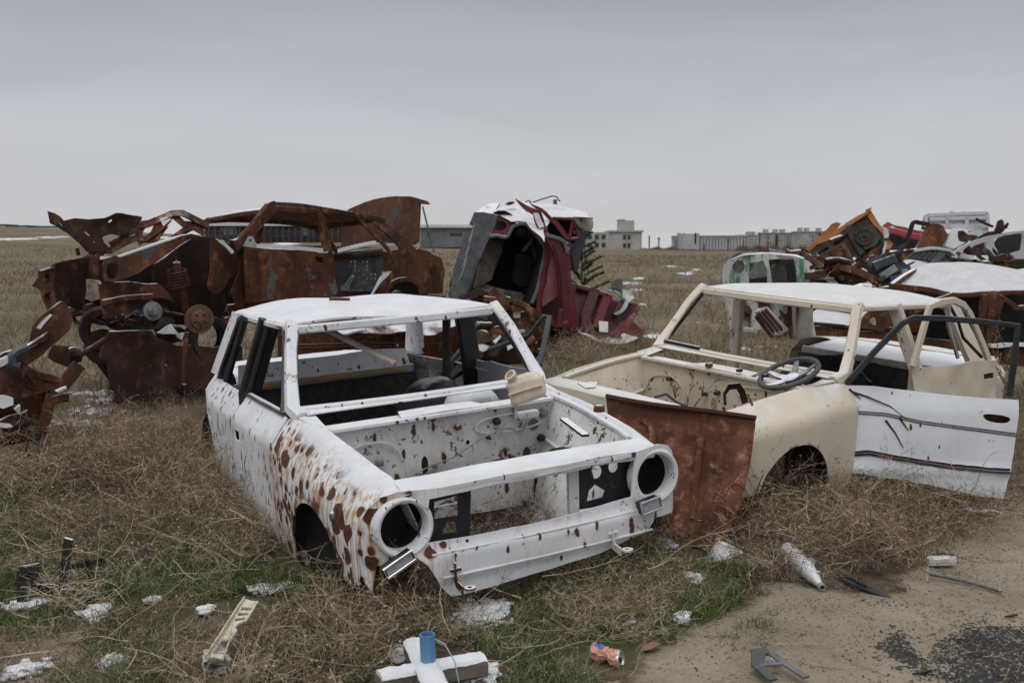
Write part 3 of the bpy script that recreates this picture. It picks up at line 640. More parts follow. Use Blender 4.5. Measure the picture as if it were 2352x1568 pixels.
        q = m().sheet([(2.80, 1.142), (2.98, 1.145), (3.08, .98), (3.24, .735), (2.96, .735), (2.93, .80)], lambda u, w_: car.WL(u, sg*(.690-(.690-.595)*(w_-.735)/.41), w_), (), .08, .035); q.build('rear_pillar', P, root)
        bt = (2.10, sg*.592, 1.145); bb = (2.165, sg*.70, .73)
        q = m().bar([car.WL(*bt), car.WL(*bb), car.W(2.17, sg*.71, .05)], opts['bw'], .05, up=car.r3@Vector((0, 1, 0))); q.build('centre_pillar', opts['bmat'], root)
        m().bar([car.W(u, sg*.715, .04) for u in (1.06, 1.5, 2.1, 2.74)], .06, .075).build('sill', P, root)
    # floor, tunnel, seat back, parcel shelf, boot
    m().quad(car.W(1.05, -.68, .05), car.W(1.05, .68, .05), car.W(3.75, .60, .12), car.W(3.75, -.60, .12), 8, 10, .01).build('floor', opts['floor'], root)
    m().grid(lambda a, b: car.W(1.05+1.7*b, -.16+.32*a, .06+.17*math.sin(math.pi*a)*(1-.6*b)), 8, 6, .006).build('tunnel', opts['floor'], root)
    bk = m().sheet([(-.62, .18), (.62, .18), (.64, .60), (.3, .63), (-.3, .63), (-.64, .60)], lambda a, b: car.W(2.82+.16*(b-.2)/.4, a, b), (), .1, .04, crumple(.015, 4, 3)); bk.build('seat_back', opts['felt'], root)
    m().quad(car.W(2.99, -.60, .665), car.W(2.99, .60, .665), car.W(3.38, .54, .725), car.W(3.38, -.54, .725), 8, 4, .008, crumple(.01, 5, 2)).build('parcel_shelf', opts['shelf'], root)
    m().bar([car.W(2.975, v, .645) for v in np.linspace(-.62, .62, 7)], .03, .055).build('shelf_lip', opts['shelf'], root)
    q = m(); q.quad(car.W(3.38, -.55, .735), car.W(3.38, .55, .735), car.W(3.93, .42, .70), car.W(3.93, -.42, .70), 8, 6, .006, crumple(.008, 4, 6)); q.build('boot_lid', P, root)
    m().sheet([(-.54, .12), (.54, .12), (.52, .70), (-.52, .70)], lambda a, b: car.W(3.94-.05*(a/.6)**2, a, b), (), .1, .006).build('rear_panel', P, root)
    for sg in sides:
        q = m().sheet([(3.03, .745), (3.03, .49)]+FARCH(R(100), R(0), 10, (3.10, .13), .345)+[(3.45, .10), (3.93, .16), (3.93, .875), (3.3, .875)], lambda a, b: side(car, a, b, sg), (), .06, .006, DY, lines=[((2.9, .606), (4, .606)), ((2.9, .77), (4, .77))]); q.build('rear_wing', PW, root)
    # front rail between the wings
    def rail(a, b):
        v = -.60+1.2*a; prof = [(.255, -.055), (.235, .0), (.19, .012), (.11, .004), (.075, -.02), (.085, -.055)]; k = b*5; i = min(4, int(k)); f_ = k-i; u = prof[i][0]*(1-f_)+prof[i+1][0]*f_; w_ = prof[i][1]*(1-f_)+prof[i+1][1]*f_
        return car.W(u-.02*(1-(v/.6)**2), v, .612+w_-.012*(v/.6)**2)
    m().grid(rail, 24, 14, .006, crumple(.005, 5, 8)).build('front_rail', P, root)
def door_sheet(car, sg, outline, holes=(), dy=None): return MB().sheet(outline, lambda a, b: side(car, a, b, sg), holes, .038, .008, dy, lines=DL)
FD = [(1.282, .06), (1.282, .742), (2.153, .742), (2.153, .10)]
RD = [(2.167, .10), (2.167, .742), (3.022, .742), (3.022, .47)]+FARCH(R(105), R(180), 8, (3.10, .13), .35)+[(2.74, .13)]
def frame_loop(car, sg, pts, dv=0.0): return [car.WL(u, sg*(.712-(.712-.600)*(w_-.735)/.41+dv), w_) for u, w_ in pts]

# ---- white shell in front
def roof_dent(p):
    q = WHITE.M.inverted()@Vector(p); u, v = q.y, -q.x
    return Vector(p)+Vector((0, 0, .014*math.exp(-((v-.30)/.22)**2)-.026*math.exp(-((v+.10)/.2)**2-((u-2.1)/.7)**2)+.003*nz(p, 5)))
WHITE = Car(.17, 4.03, .001, .482, -.002, -.06, (-.016, -.042))
WR = thing('car_shell', 'white rust-spotted saloon car shell without bonnet, glass or headlamps, in front', 'car wreck', WHITE.M, 'stripped saloon car shells')
fp = WHITE.plane_u(.10)
def fwh(l): return [(-a, b) for a, b in l]
shell(WHITE, WR, M_WHITE, M_WHITE2, dict(PC=M_WHITEF, seed=1, roof_disp=roof_dent, rubber=M_BEIGE, lining=M_BLACK, bw=.12, bmat=M_BLACK, floor=M_DARK, felt=M_FELT, shelf=M_GREYM, skip_apillar=None,
    fw_holes=[circ((.12, .44), .018, 10, .055), circ((-.30, .36), .055, 7, .06), circ((-.45, .40), .028, 10, .05), circ((-.50, .56), .035, 12), circ((-.12, .52), .012, 8), circ((.3, .3), .015, 8), circ((0, .36), .01, 8)]))
def uF(v, w_): return nose(v)-.016*sst((.335-w_)/.02)*sst((.60-abs(v))/.06)+.012*sst((.225-w_)/.03)*sst((.60-abs(v))/.06)+.10*max(0, .33-w_)*.6+.03*sst((.135-w_)/.03)
hlc = [(.600, .452), (-.600, .458)]
gr = [(-a, b) for a, b in fp.tr([(979, 1143), (1120, 1108), (1300, 1073), (1447, 1043), (1440, 1137), (1200, 1200), (1075, 1226), (965, 1242)])]
fop = WHITE.plane_u(.085)
TOPE = [(.752, .43), (.745, .49), (.72, .545), (.68, .582), (.62, .60), (.5, .588), (0, .58), (-.5, .588), (-.62, .60), (-.68, .582), (-.72, .545), (-.745, .49), (-.752, .43)]
fo = TOPE+[(-.752, .27)]+[(-a, b) for a, b in fop.tr([(1500, 1188), (1475, 1222), (1372, 1266), (1180, 1325), (1060, 1360), (1033, 1366), (1010, 1345), (975, 1292), (945, 1272), (908, 1290), (872, 1304)])]+[(.73, .20), (.752, .25)]
q = MB().sheet(fo, lambda v, w_: WHITE.W(uF(v, w_), v, w_), [circ(h, .112, 28) for h in hlc]+[gr], .024, .007, crumple(.007, 5, 4, .0015, 14)); fas = q.build('front_panel', M_WHITE, WR)
fu = WHITE.r3@Vector((0, -1, 0))
for h in hlc:
    c = WHITE.W(.078, *h)
    b = MB().lathe(c+fu*.0, fu, [(.096, -.06), (.097, -.004), (.101, .007), (.112, .012), (.121, .007), (.126, -.006), (.127, -.04)], 36); ring = b.build('headlamp_ring', M_WHITEF, WR)
    MB().lathe(c, fu, [(.112, -.01), (.108, -.12), (.085, -.17), (.0, -.18)], 24).build('headlamp_bucket', M_DARK, ring)
# black radiator side panels with their cut-outs
pp = WHITE.plane_u(.135)
def inpl(px, holes, mat, name, parent, th=.005, plane=pp):
    return MB().sheet(plane.tr(px), lambda a, b: plane.to(a, b), [plane.tr(h) if len(h) < 9 else h for h in holes], .05, th).build(name, mat, parent)
def pc(x, y, r, n=14, plane=pp):
    a, b = plane.pick(x, y); rr = r/FOC*4.2; return [(a+rr*math.cos(6.283*i/n), b+rr*1.05*math.sin(6.283*i/n)) for i in range(n)]
M_BLKRUST = paint('black_flaking_paint', (.018, .022, .027), drip=.1, dirt=.2, snow=.0, chips=.75, dirtc=(.07, .08, .09))
inpl([(972, 1128), (1082, 1100), (1078, 1242), (955, 1252)], [[(997, 1152), (1051, 1137), (1051, 1183), (997, 1191)], [(1024, 1197), (1045, 1192), (1050, 1220), (1013, 1226)]], M_BLKRUST, 'radiator_side_panel', WR)
inpl([(1318, 1060), (1455, 1030), (1448, 1150), (1316, 1172)], [pc(1369, 1083, 16), pc(1408, 1071, 14), [(1366, 1112), (1389, 1126), (1384, 1141), (1347, 1151), (1352, 1126)]], M_BLKRUST, 'radiator_side_panel', WR)
inpl([(1303, 1064), (1326, 1060), (1328, 1176), (1306, 1180)], [], M_WHITE2, 'radiator_post', WR, .02)
for w_, d_ in ((.225, .012), (.325, .010)):
    MB().bar([WHITE.W(uF(v, w_)-.004, v, w_) for v in np.linspace(-.56, .50 if w_ > .3 else .46, 24)], d_, .008).build('pressed_crease', M_WHITEF, fas)
# bumper irons, drain hole plug, badge hole
def onf(px, py, lift=0.0): return fp.pt(px, py, .045+lift)
def bracket(px, py, s, mat):
    c = onf(px, py); x = fp.x; z = fp.z; n = fp.n; m = MB(); m.bar([c+z*.05*s, c, c+n*.02-z*.035*s, c+n*.075-z*.045*s], .035*s, .006, up=tuple(x)); m.lathe(c+n*.075-z*.045*s+x*.03*s, tuple(z), [(.010, 0), (.010, .008), (.024*s, .008), (.024*s, 0), (.010, 0)], 14); m.bar([c-x*.02*s+z*.02, c+x*.025*s+z*.02], .03*s, .012); return m.build('bumper_iron', mat, WR)
bracket(1044, 1318, 1.0, M_RUSTO); bracket(1404, 1233, 1.05, M_WHITE2)
q = MB().lathe(onf(1234, 1272)-fp.n*.01, tuple(fp.n), [(.0, .0), (.017, .002), (.020, .0)], 16); q.build('drain_hole', M_DARK, WR)
for (x, y, r) in ((1382, 1193, .014), (1384, 1206, .009), (1277, 1203, .006), (1075, 1242, .006), (1185, 1287, .008)):
    MB().lathe(onf(x, y)-fp.n*.008, tuple(fp.n), [(.0, .0), (r, .002), (r*1.3, -.002)], 9).build('rust_hole', M_RUSTD, fas)
# indicator lamps
M_LENS = plain('clear_lens', (.32, .34, .36), .3, .15, sc=60); M_CHROME = plain('worn_chrome', (.5, .51, .53), .2, .25, metal=.7)
def lamp(px, py, wd, ht, tilt):
    c = onf(px, py, .012); ca, sa = math.cos(tilt), math.sin(tilt); X = fp.x*ca+fp.z*sa; Z = fp.z*ca-fp.x*sa; m3 = Matrix((X, fp.n, Z)).transposed()
    b = MB().box(c, (wd, .045, ht), m3).build('indicator', M_BLACK, WR, 20); o2 = c+fp.n*.024
    q = MB().bar([o2+X*a*wd/2+Z*e*ht/2 for a, e in ((-1, -1), (1, -1), (1, 1), (-1, 1))], .012, .014, up=tuple(fp.n), closed=True); q.build('bezel', M_CHROME, b)
    MB().box(o2-fp.n*.002, (wd-.014, .008, ht-.014), m3).build('lens', M_LENS, b)
lamp(1489, 1158, .10, .052, R(8)); lamp(913, 1292, .13, .04, R(24))
# black mud flap in the near front wheel arch
q = MB().sheet(fp.tr([(660, 1160), (700, 1132), (748, 1160), (765, 1302), (640, 1318), (668, 1280)]), lambda a, b: fp.to(a, b, -.62+.05*math.sin(b*9)), (), .05, .008); 
def arch_pt(u, v, w_): return WHITE.W(u, v, w_)
MB().grid(lambda a, b: arch_pt(.37+.62*a+.03*math.sin(b*5), .765-.05*math.sin(a*3.1)-.03*b, (.46-.30*abs(a-.5)**2*4*.6)*(1-b)-.03*b), 10, 12, .008, crumple(.02, 5, 2)).build('mud_flap', M_BLACK, WR)
MB().lathe(side(WHITE, .40, .50, 1), WHITE.r3@Vector((-1, 0, 0)), [(.0, .016), (.018, .014), (.024, .004), (.026, -.004)], 16).build('side_repeater', M_GREYP, WR)
# near doors (car's right side)
fdh = [(1.99, .50), (2.10, .50), (2.11, .555), (1.99, .555)]; rdh = [(2.90, .50), (2.985, .50), (2.985, .55), (2.90, .55)]
DYW = crumple(.008, 2.6, 6, .002, 12)
d = door_sheet(WHITE, 1, FD, [fdh], dy=DYW).build('front_door', M_WHITE, WR); MB().grid(lambda a, b: side(WHITE, 1.985+.13*a, .475+.085*b, 1)+WHITE.r3@Vector((.03*math.sin(math.pi*b), 0, 0)), 6, 6, .003).build('handle_recess', M_WHITE, d)
WF = [(1.36, .735), (1.40, .80), (1.66, 1.095), (1.72, 1.125), (2.06, 1.130), (2.10, .735)]
MB().bar(frame_loop(WHITE, 1, WF, .004), .035, .03).build('window_frame', M_BLACK, d); MB().bar([WHITE.W(u, .715, .735) for u in (1.34, 1.75, 2.13)], .03, .022).build('window_channel', M_GREYP, d)
d = door_sheet(WHITE, 1, RD, [rdh], dy=DYW).build('rear_door', M_WHITE, WR)
MB().grid(lambda a, b: side(WHITE, 2.89+.11*a, .475+.085*b, 1)+WHITE.r3@Vector((.03*math.sin(math.pi*b), 0, 0)), 6, 6, .003).build('handle_recess', M_WHITE, d)
MB().bar(frame_loop(WHITE, 1, [(2.20, .735), (2.165, 1.12), (2.70, 1.125), (2.76, 1.10), (2.90, .80), (2.905, .735)], .004), .035, .03).build('window_frame', M_BLACK, d)
MB().bar(frame_loop(WHITE, 1, [(2.72, .735), (2.66, 1.12)], .0), .04, .03).build('window_divider', M_BLACK, d)
MB().bar(frame_loop(WHITE, 1, [(2.90, .74), (2.79, 1.13)], -.03), .05, .05).build('pillar_lining', M_BLACK, WR)
# far doors (car's left side): belt line only just shows through the openings
d = door_sheet(WHITE, -1, FD, dy=DYW).build('front_door', M_WHITE, WR); MB().quad(WHITE.W(1.34, -.70, .79), WHITE.W(2.12, -.72, .77), WHITE.W(2.12, -.71, .35), WHITE.W(1.34, -.70, .35), 8, 5, .008, crumple(.012, 5, 1)).build('inner_skin', M_GREYM, d)
bent = [at(1238, 838, 5.75), at(1250, 790, 5.9), at(1262, 727, 6.0), at(1249, 727, 6.05), at(1215, 770, 6.2), at(1122, 803, 6.35)]
MB().bar(bent, .035, .022).build('bent_window_frame', M_BLACK, d)
d = door_sheet(WHITE, -1, RD, dy=DYW).build('rear_door', M_WHITE, WR)
MB().bar([at(988, 886, 6.4), at(1050, 812, 6.6), at(1092, 762, 6.75)], .028, .02).bar([at(1000, 884, 6.4), at(1078, 800, 6.7)], .022, .02).bar([at(1003, 888, 6.45), at(1080, 845, 6.6)], .03, .02).build('bent_window_frame', M_BLACK, d)
# beige trim strip hanging from the roof corner; parcel-shelf yellow strip
MB().bar([at(706, 744, 5.55), at(742, 752, 5.5), at(820, 792, 5.45), at(908, 834, 5.4)], .05, .02).build('hanging_trim', M_BEIGE, WR)
MB().quad(WHITE.W(2.94, -.55, .66), WHITE.W(2.94, .55, .66), WHITE.W(2.93, .55, .64), WHITE.W(2.93, -.55, .64), 4, 1, .006).build('yellow_edging', plain('yellow_edging', (.30, .17, .04), .3), WR)
MB().quad(WHITE.W(3.0, -.58, .79), WHITE.W(3.0, .58, .79), WHITE.W(2.97, .60, .665), WHITE.W(2.97, -.60, .665), 10, 4, .006, crumple(.012, 4, 2)).build('rear_sill_panel', M_WHITEF, WR)
# fittings on the firewall and inner wing
fwp = WHITE.plane_u(.99)
def stud(px, py, r, mat=M_STEEL, l=.03): 
    c = fwp.pt(px, py); MB().lathe(c-fwp.n*.01, tuple(fwp.n), [(r*1.3, 0), (r*1.3, .008), (r, .01), (r, l), (.0, l+.004)], 10).build('fitting', mat, WR)
for (x, y, r, mt) in ((872, 1062, .016, M_STEEL), (1052, 980, .014, M_RUSTO), (1141, 967, .016, M_BLACK), (1165, 1030, .008, M_STEEL), (1122, 1005, .008, M_BLACK), (998, 1070, .01, M_STEEL), (1243, 1005, .016, M_BLACK), (1248, 948, .02, M_STEEL), (1175, 1048, .012, M_RUSTO)): stud(x, y, r, mt)
MB().bar([fwp.pt(1186, 955, .03), fwp.pt(1232, 948, .03)], .05, .04).build('relay_bracket', M_WHITE2, WR)
MB().tube([fwp.pt(x, y, .03) for x, y in ((918, 1118), (935, 1095), (985, 1072), (1045, 1048), (1100, 1010), (1150, 982), (1178, 985), (1196, 1000), (1210, 968))], .0035, 5).build('loose_pipe', M_STEEL, WR)
ip = WHITE.plane_v(-.56)
MB().bar([at(1294, 962, 4.75), at(1345, 1000, 4.55)], .04, .012).build('rusty_strip', M_RUSTD, WR)
MB().lathe(at(1376, 940, 4.62), (0, 0, 1), [(.0, .02), (.018, .02), (.026, .012), (.026, -.01)], 12).build('fitting', M_RUSTO, WR)
MB().grid(lambda a, b: WHITE.W(.30+.55*a, -.36-.10*b, .10+.10*b+.05*math.sin(a*6)), 8, 3, .02, crumple(.02, 6, 3)).build('chassis_leg', M_WHITE2, WR)
MB().box(roof_pt(WHITE, .35, .30)+Vector((0, 0, .035)), (.12, .02, .018), Matrix.Rotation(R(-12), 3, 'Z')).build('torn_roof_flap', M_RUSTO, WR)

# ---- cream shell behind, to the right
CREAM = Car(.49, 5.47, .077, -.835, -.018, .072, (.042, -.034)); CREAM.CF = CSC
CR = thing('car_shell', 'cream saloon car shell with a white front door, snow on its roof', 'car wreck', CREAM.M, 'stripped saloon car shells')
shell(CREAM, CR, M_CREAM, M_CREAM2, dict(PC=M_CREAM, seed=4, rubber=M_BLACK, lining=M_BLACK, bw=.085, bmat=M_CREAM2, floor=M_DARK, felt=M_FELT, shelf=plain('pale_shelf', (.42, .40, .34), .25, .8, snow=.55),
    fw_holes=[circ((.02, .47), .024, 10, .05), circ((.33, .52), .02, 8, .03), circ((-.25, .43), .025, 8, .03), circ((-.36, .36), .05, 8), circ((.2, .36), .012, 8)]))
MB().sheet(TOPE+[(-.752, .2), (-.5, .12), (.5, .12), (.752, .2)], lambda v, w_: CREAM.W(nose(v), v, w_), [circ((.6, .45), .1), circ((-.6, .45), .1), [(.45, .33), (.45, .54), (-.45, .54), (-.45, .33)]], .07, .007).build('front_panel', M_CREAM, CR)
# front door, white, swung wide open
hg = CREAM.W(1.285, -.80, .0); dp = Plane(hg, (.9956, -.094, 0))
do = [(1943, 884), (2010, 888), (2150, 902), (2337, 918), (2334, 960), (2322, 1040), (2300, 1142), (2240, 1135), (2130, 1108), (1935, 1078), (1940, 990)]
hh = [(2248, 950), (2262, 946), (2318, 955), (2312, 971), (2262, 966)]
def dbul(a, b):
    bt = dp.pick(2100, 897)[1]; k = bt-b; c = .012 if k < .012 else (-.03*max(0, 1-abs(k-.0)/.085) if k < .085 else .0)
    return dp.to(a, b, .028*min(1, max(0, k)/.11)+.012*math.exp(-((k-.46)/.02)**2)+.02*math.sin(min(1, max(0, a/.9))*math.pi)-.02*math.exp(-((a-.14)/.09)**2-((k-.12)/.12)**2))
q = MB().sheet(dp.tr(do), dbul, [smooth_loop(dp.tr(hh), 2)], .035, .009, crumple(.006, 4, 2)); cd = q.build('front_door', M_DOORW, CR); tag(cd, 'white door with black pinstripes')
MB().sheet(dp.tr([(2244, 942), (2326, 950), (2320, 980), (2244, 972)]), lambda a, b: dp.to(a, b, -.02), (), .05, .004).build('handle_recess', M_RUSTD, cd)
for yy in (0, 5):                                                           # double pinstripe
    MB().sheet(dp.tr([(1951, 940+yy), (2030, 946+yy), (2110, 962+yy), (2200, 975+yy), (2331, 991+yy), (2331, 993.2+yy), (2200, 977.2+yy), (2110, 964.2+yy), (2030, 948.2+yy), (1951, 942.2+yy)]), lambda a, b: dbul(a, b)+dp.n*.0075, (), .04, .002, crumple(.006, 4, 2)).build('pinstripe', M_BLACK, cd)
for k, (y0, y1, mt) in enumerate(((1036, 1041, M_RUSTD), (1043, 1047, M_BLACK))):
    MB().sheet(dp.tr([(1937, y0), (1990, y0-6), (2060, y0+6), (2180, y0+25), (2312, y0+36), (2312, y0+41), (2180, y0+30), (2060, y0+11), (1990, y0-1), (1937, y1)]), lambda a, b: dbul(a, b)+dp.n*.009, (), .04, .004, crumple(.006, 4, 2, .004, 30)).build('torn_moulding', mt, cd)
for pts in (((1958, 900), (1990, 910), (2040, 930), (2075, 958)), ((2030, 962), (2050, 990), (2068, 1024)), ((2060, 955), (2080, 985)), ((1950, 893), (1975, 915))):
    MB().bar([dbul(*dp.pick(x, y))+dp.n*.010+nzv((x, y, 1), .05)*.004 for x, y in pts], .012, .006, up=tuple(dp.n), scales=np.linspace(1, .3, len(pts))).build('deep_scratch', M_RUSTD, cd)
M_NAVY = plain('black_blue_frame', (.022, .026, .034), .4, .4, snow=.2)
wf = [(1945, 880), (2010, 806), (2072, 743), (2098, 730), (2160, 731), (2250, 738), (2338, 748), (2330, 820), (2318, 910)]
MB().bar([dp.pt(x, y, -.005) for x, y in wf], .034, .024, up=tuple(dp.n)).build('window_frame', M_NAVY, cd)
# rear door, cream, ajar
hg2 = CREAM.W(2.17, -.80, 0); rp = Plane(hg2, (.856, .517, 0))
q = MB().sheet(rp.tr([(2098, 846), (2180, 838), (2222, 828), (2290, 826), (2288, 850), (2284, 1000), (2110, 1010), (2103, 900)]), lambda a, b: rp.to(a, b, .03*math.sin(min(1, a/.8)*3.1)+.018*nz((a*5, b*5, 1), 1.5)), [rp.tr([(2248, 858), (2280, 855), (2280, 868), (2250, 870)])], .05, .008); rd = q.build('rear_door', M_CREAM, CR)
MB().bar([rp.pt(x, y) for x, y in ((2096, 842), (2116, 772), (2135, 705), (2160, 694), (2190, 690), (2212, 700), (2228, 722), (2250, 775), (2271, 826))], .045, .03, up=tuple(rp.n)).build('window_frame', M_CREAM, rd)
MB().bar([rp.pt(x, y, -.01) for x, y in ((2180, 700), (2178, 745), (2200, 822))], .022, .02, up=tuple(rp.n)).build('window_divider', M_CHROME, rd)
MB().tube([rp.pt(x, y, -.03) for x, y in ((2180, 700), (2200, 735), (2212, 775), (2255, 820))], .011, 6).build('loose_seal', M_BLACK, rd)
MB().sheet(rp.tr([(2244, 852), (2284, 849), (2284, 874), (2246, 876)]), lambda a, b: rp.to(a, b, -.0), (), .05, .004).build('handle_recess', M_RUSTD, rd)
# steering wheel on its column
sc_ = min((at(1812, 857, 4.8+.02*k) for k in range(60)), key=lambda q: abs((CREAM.M.inverted()@q).y-1.02)); scl = CREAM.M.inverted()@sc_; ax = (CREAM.r3@Vector((0, .80, .62))).normalized()
ax = Vector((-.38, -.20, .90)).normalized()
xx = ax.cross(Vector((0, 1, 0))).normalized(); yy = ax.cross(xx).normalized(); RWH = .172
q = MB().tube([sc_+(xx*math.cos(a)+yy*math.sin(a))*RWH for a in np.linspace(0, 2*math.pi, 40, endpoint=False)], .0155, 10, True); sw = q.build('steering_wheel', plain('worn_grey_rubber', (.055, .053, .05), .3, .5, snow=.0), CR)
hb = sc_-ax*.035
for a in (R(8), R(172), R(232), R(300)):
    MB().bar([hb+(xx*math.cos(a)+yy*math.sin(a))*.03, hb+(xx*math.cos(a)+yy*math.sin(a))*.10+ax*.01, sc_+(xx*math.cos(a)+yy*math.sin(a))*(RWH-.006)], .042, .012, up=tuple(ax), scales=[1.2, .9, .6]).build('spoke', plain('grey_spoke', (.16, .165, .17), .2, .5, snow=.35), sw)
MB().lathe(hb-ax*.02, tuple(ax), [(.05, -.03), (.055, .0), (.05, .03), (.0, .035)], 18).build('hub', M_BLACKS, sw)
MB().tube([hb, CREAM.M@Vector((scl.x, .99, .55))], .022, 10).build('column', M_STEEL, sw)
# pedals / loops / bits standing in the engine bay
MB().bar([at(1666, 930, 4.98), at(1664, 905, 4.98), at(1675, 888, 5.0), at(1695, 886, 5.02), at(1704, 900, 5.04), at(1712, 925, 5.05)], .035, .006, up=(1, -.5, .3)).build('steel_loop', M_RUSTD, CR)
MB().bar([at(1700, 893, 5.1), at(1722, 915, 5.1), at(1728, 930, 5.1)], .04, .012).build('pedal_bracket', M_RUSTO, CR)
MB().tube([at(1505, 912, 5.2), at(1530, 905, 5.25), at(1552, 922, 5.3), at(1580, 935, 5.3)], .007, 6).build('black_hose', M_BLACK, CR)
cfp = CREAM.plane_u(.99)
for (x, y, r, mt) in ((1630, 838, .014, M_RUSTO), (1620, 905, .01, M_BLACK), (1648, 902, .012, M_BLACK), (1540, 870, .012, M_BLACK), (1700, 850, .010, M_RUSTD), (1760, 862, .01, M_RUSTD)):
    c = cfp.pt(x, y); MB().lathe(c, tuple(cfp.n), [(r*1.3, -.01), (r*1.3, .008), (r, .01), (r, .03), (.0, .034)], 10).build('fitting', mt, CR)
MB().quad(at(1326, 880, 5.55), at(1372, 878, 5.55), at(1368, 890, 5.5), at(1345, 892, 5.5), 3, 2, .01).build('battery_tray', M_CREAM2, CR)
# black wiper on the screen sill, ragged black felt over the rear seat
MB().bar([at(1527, 783, 6.1), at(1560, 790, 6.05), at(1607, 800, 6.0)], .03, .022).build('wiper_box', M_BLACKS, CR)
MB().sheet([(-.55, .35), (-.15, .40), (.05, .52), (.22, .63), (.36, .60), (.40, .40), (.3, .15), (-.5, .15)], lambda a, b: CREAM.W(2.70+.05*math.sin(a*9)+.1*(b-.3), a-.05, b+.05), (), .05, .02, crumple(.05, 5, 3, .012, 20)).build('torn_felt', plain('torn_black_felt', (.020, .019, .018), .6, .95, snow=.22), CR)
MB().sheet([(2.86, .1), (2.90, .45), (3.0, .68), (3.15, .66), (3.25, .4), (3.2, .1)], lambda u, w_: CREAM.W(u, .58-.05*w_, w_), (), .07, .02, crumple(.02, 5, 5)).build('wheel_tub', M_CREAM, CR)
MB().sheet([(2.86, 1.12), (3.03, 1.12), (3.15, .72), (2.93, .72)], lambda u, w_: CREAM.WL(u, .66-.10*(w_-.72)/.4, w_), (), .08, .015).build('pillar_lining', M_BEIGE, CR)
# ------------------------------------------------------------------ other wrecks
def cv(k, ox, oy): return lambda pts: [(ox+k*x, oy+k*y) for x, y in pts]
q1 = cv(.4218, 0, 404.25); q2 = cv(.2734, 441, 404.25); q3 = cv(.2461, 992.25, 422.6); q4 = cv(.3594, 1506.75, 441); q5 = cv(.3594, 459.4, 661.5)
def psh(root, name, mat, px, pl, holes=(), th=.008, step=.07, disp=None, bul=None, c=0.0):
    pl = pl.off(c); f = (lambda a, b: pl.to(a, b)) if bul is None else (lambda a, b: pl.to(a, b, bul(a, b)))
    return MB().sheet(pl.tr(px), f, [pl.tr(h) for h in holes], step, th, disp).build(name, mat, root)
def curve(P, k=4):
    out = []; n = len(P)
    for i in range(n-1):
        a, b, c, d = P[max(0, i-1)], P[i], P[i+1], P[min(n-1, i+2)]
        for j in range(k): t = j/k; out.append(.5*((2*b)+(c-a)*t+(2*a-5*b+4*c-d)*t*t+(3*b-a-3*c+d)*t**3))
    return out+[P[-1]]
def pbar(root, name, mat, px, pl, w_, h_, c=0.0, scales=None, wob=0.0):
    pl = pl.off(c); P = [pl.pt(x, y) for x, y in px]
    if wob: P = [p+nzv(p, 7)*wob for p in P]
    if len(P) > 3 and not wob:
        if scales is not None: scales = np.interp(np.linspace(0, 1, 4*len(P)-3), np.linspace(0, 1, len(P)), scales)
        P = curve(P)
    return MB().bar(P, w_, h_, up=tuple(pl.n), scales=scales).build(name, mat, root)
def ptube(root, name, mat, px, pl, r, c=0.0, n=8): return MB().tube([pl.off(c).pt(x, y) for x, y in px], r, n).build(name, mat, root)
def base_of(px, py, d):
    p = at(px, py, d); return Vector((p.x, p.y, hz(p.x, p.y)))
def disc(root, name, c, n, r, mat, hubm):
    n = Vector(n).normalized(); d = MB().lathe(c, n, [(.0, -.02), (r, -.02), (r, .0), (r*.98, .004), (r*.62, .004), (r*.60, .03), (r*.25, .034), (r*.24, .05), (r*.1, .055), (.0, .055)], 30).build(name, mat, root)
    x = n.cross(Vector((0, 0, 1))).normalized(); y = n.cross(x)
    for k in range(5):
        a = k*1.2566+.3; q = c+n*.034+(x*math.cos(a)+y*math.sin(a))*r*.42; MB().lathe(q, n, [(.011, -.004), (.011, .006), (0, .006)], 6).build('bolt', hubm, d)
    return d

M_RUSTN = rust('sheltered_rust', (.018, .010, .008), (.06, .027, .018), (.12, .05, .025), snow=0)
# ---- burnt brown saloon, lying on top of another
BC = Car(-4.054, 9.139, .635, -.726, -.032, -.069)
BR = thing('burnt_saloon', 'burnt brown saloon with an open boot lid and crumpled bonnet, lying on another wreck', 'car wreck', Matrix.Translation(base_of(600, 720, 9.8)+Vector((0, 0, .8))))
bn = Plane((-2.945, 9.24, 0), (.663, .749, 0), (.05, -.05, 1))
cr1 = crumple(.012, 3, 1, .003, 14)
shou = lambda a, b: 0
d = psh(BR, 'front_door', rust('door_rust', (.04, .018, .012), (.125, .045, .024), (.26, .10, .034), grey=.95, greyc=(.16, .175, .18), snow=.3, bal=.45), q2([(415, 597), (780, 617), (1145, 636), (1165, 720), (1228, 985), (1190, 1008), (440, 1055), (428, 800)]), bn, [q2([(1028, 672), (1092, 675), (1100, 728), (1034, 722)])], .03, .06, cr1, bul=lambda a, b: .03*math.sin(min(1, max(0, a/1.1))*3.1))
psh(d, 'handle_recess', M_RUSTD, q2([(1015, 660), (1105, 665), (1110, 740), (1020, 735)]), bn, (), .004, .1, c=-.02)
psh(d, 'mirror_plate', plain('bare_alloy_plate', (.42, .43, .44), .3, .5, metal=.3), q2([(425, 590), (470, 505), (505, 505), (538, 575), (535, 603)]), bn, [q2([(475, 530), (495, 530), (495, 550), (475, 550)])], .02, .05, c=.03)
pbar(d, 'window_frame', M_RUST, q2([(432, 590), (560, 420), (700, 285), (740, 278), (900, 288), (1045, 303), (1065, 330), (1095, 480), (1120, 628)]), bn, .055, .04, .01)
pbar(d, 'window_ledge', M_SNOW, q2([(540, 592), (850, 610), (1140, 630)]), bn, .05, .014, .01)
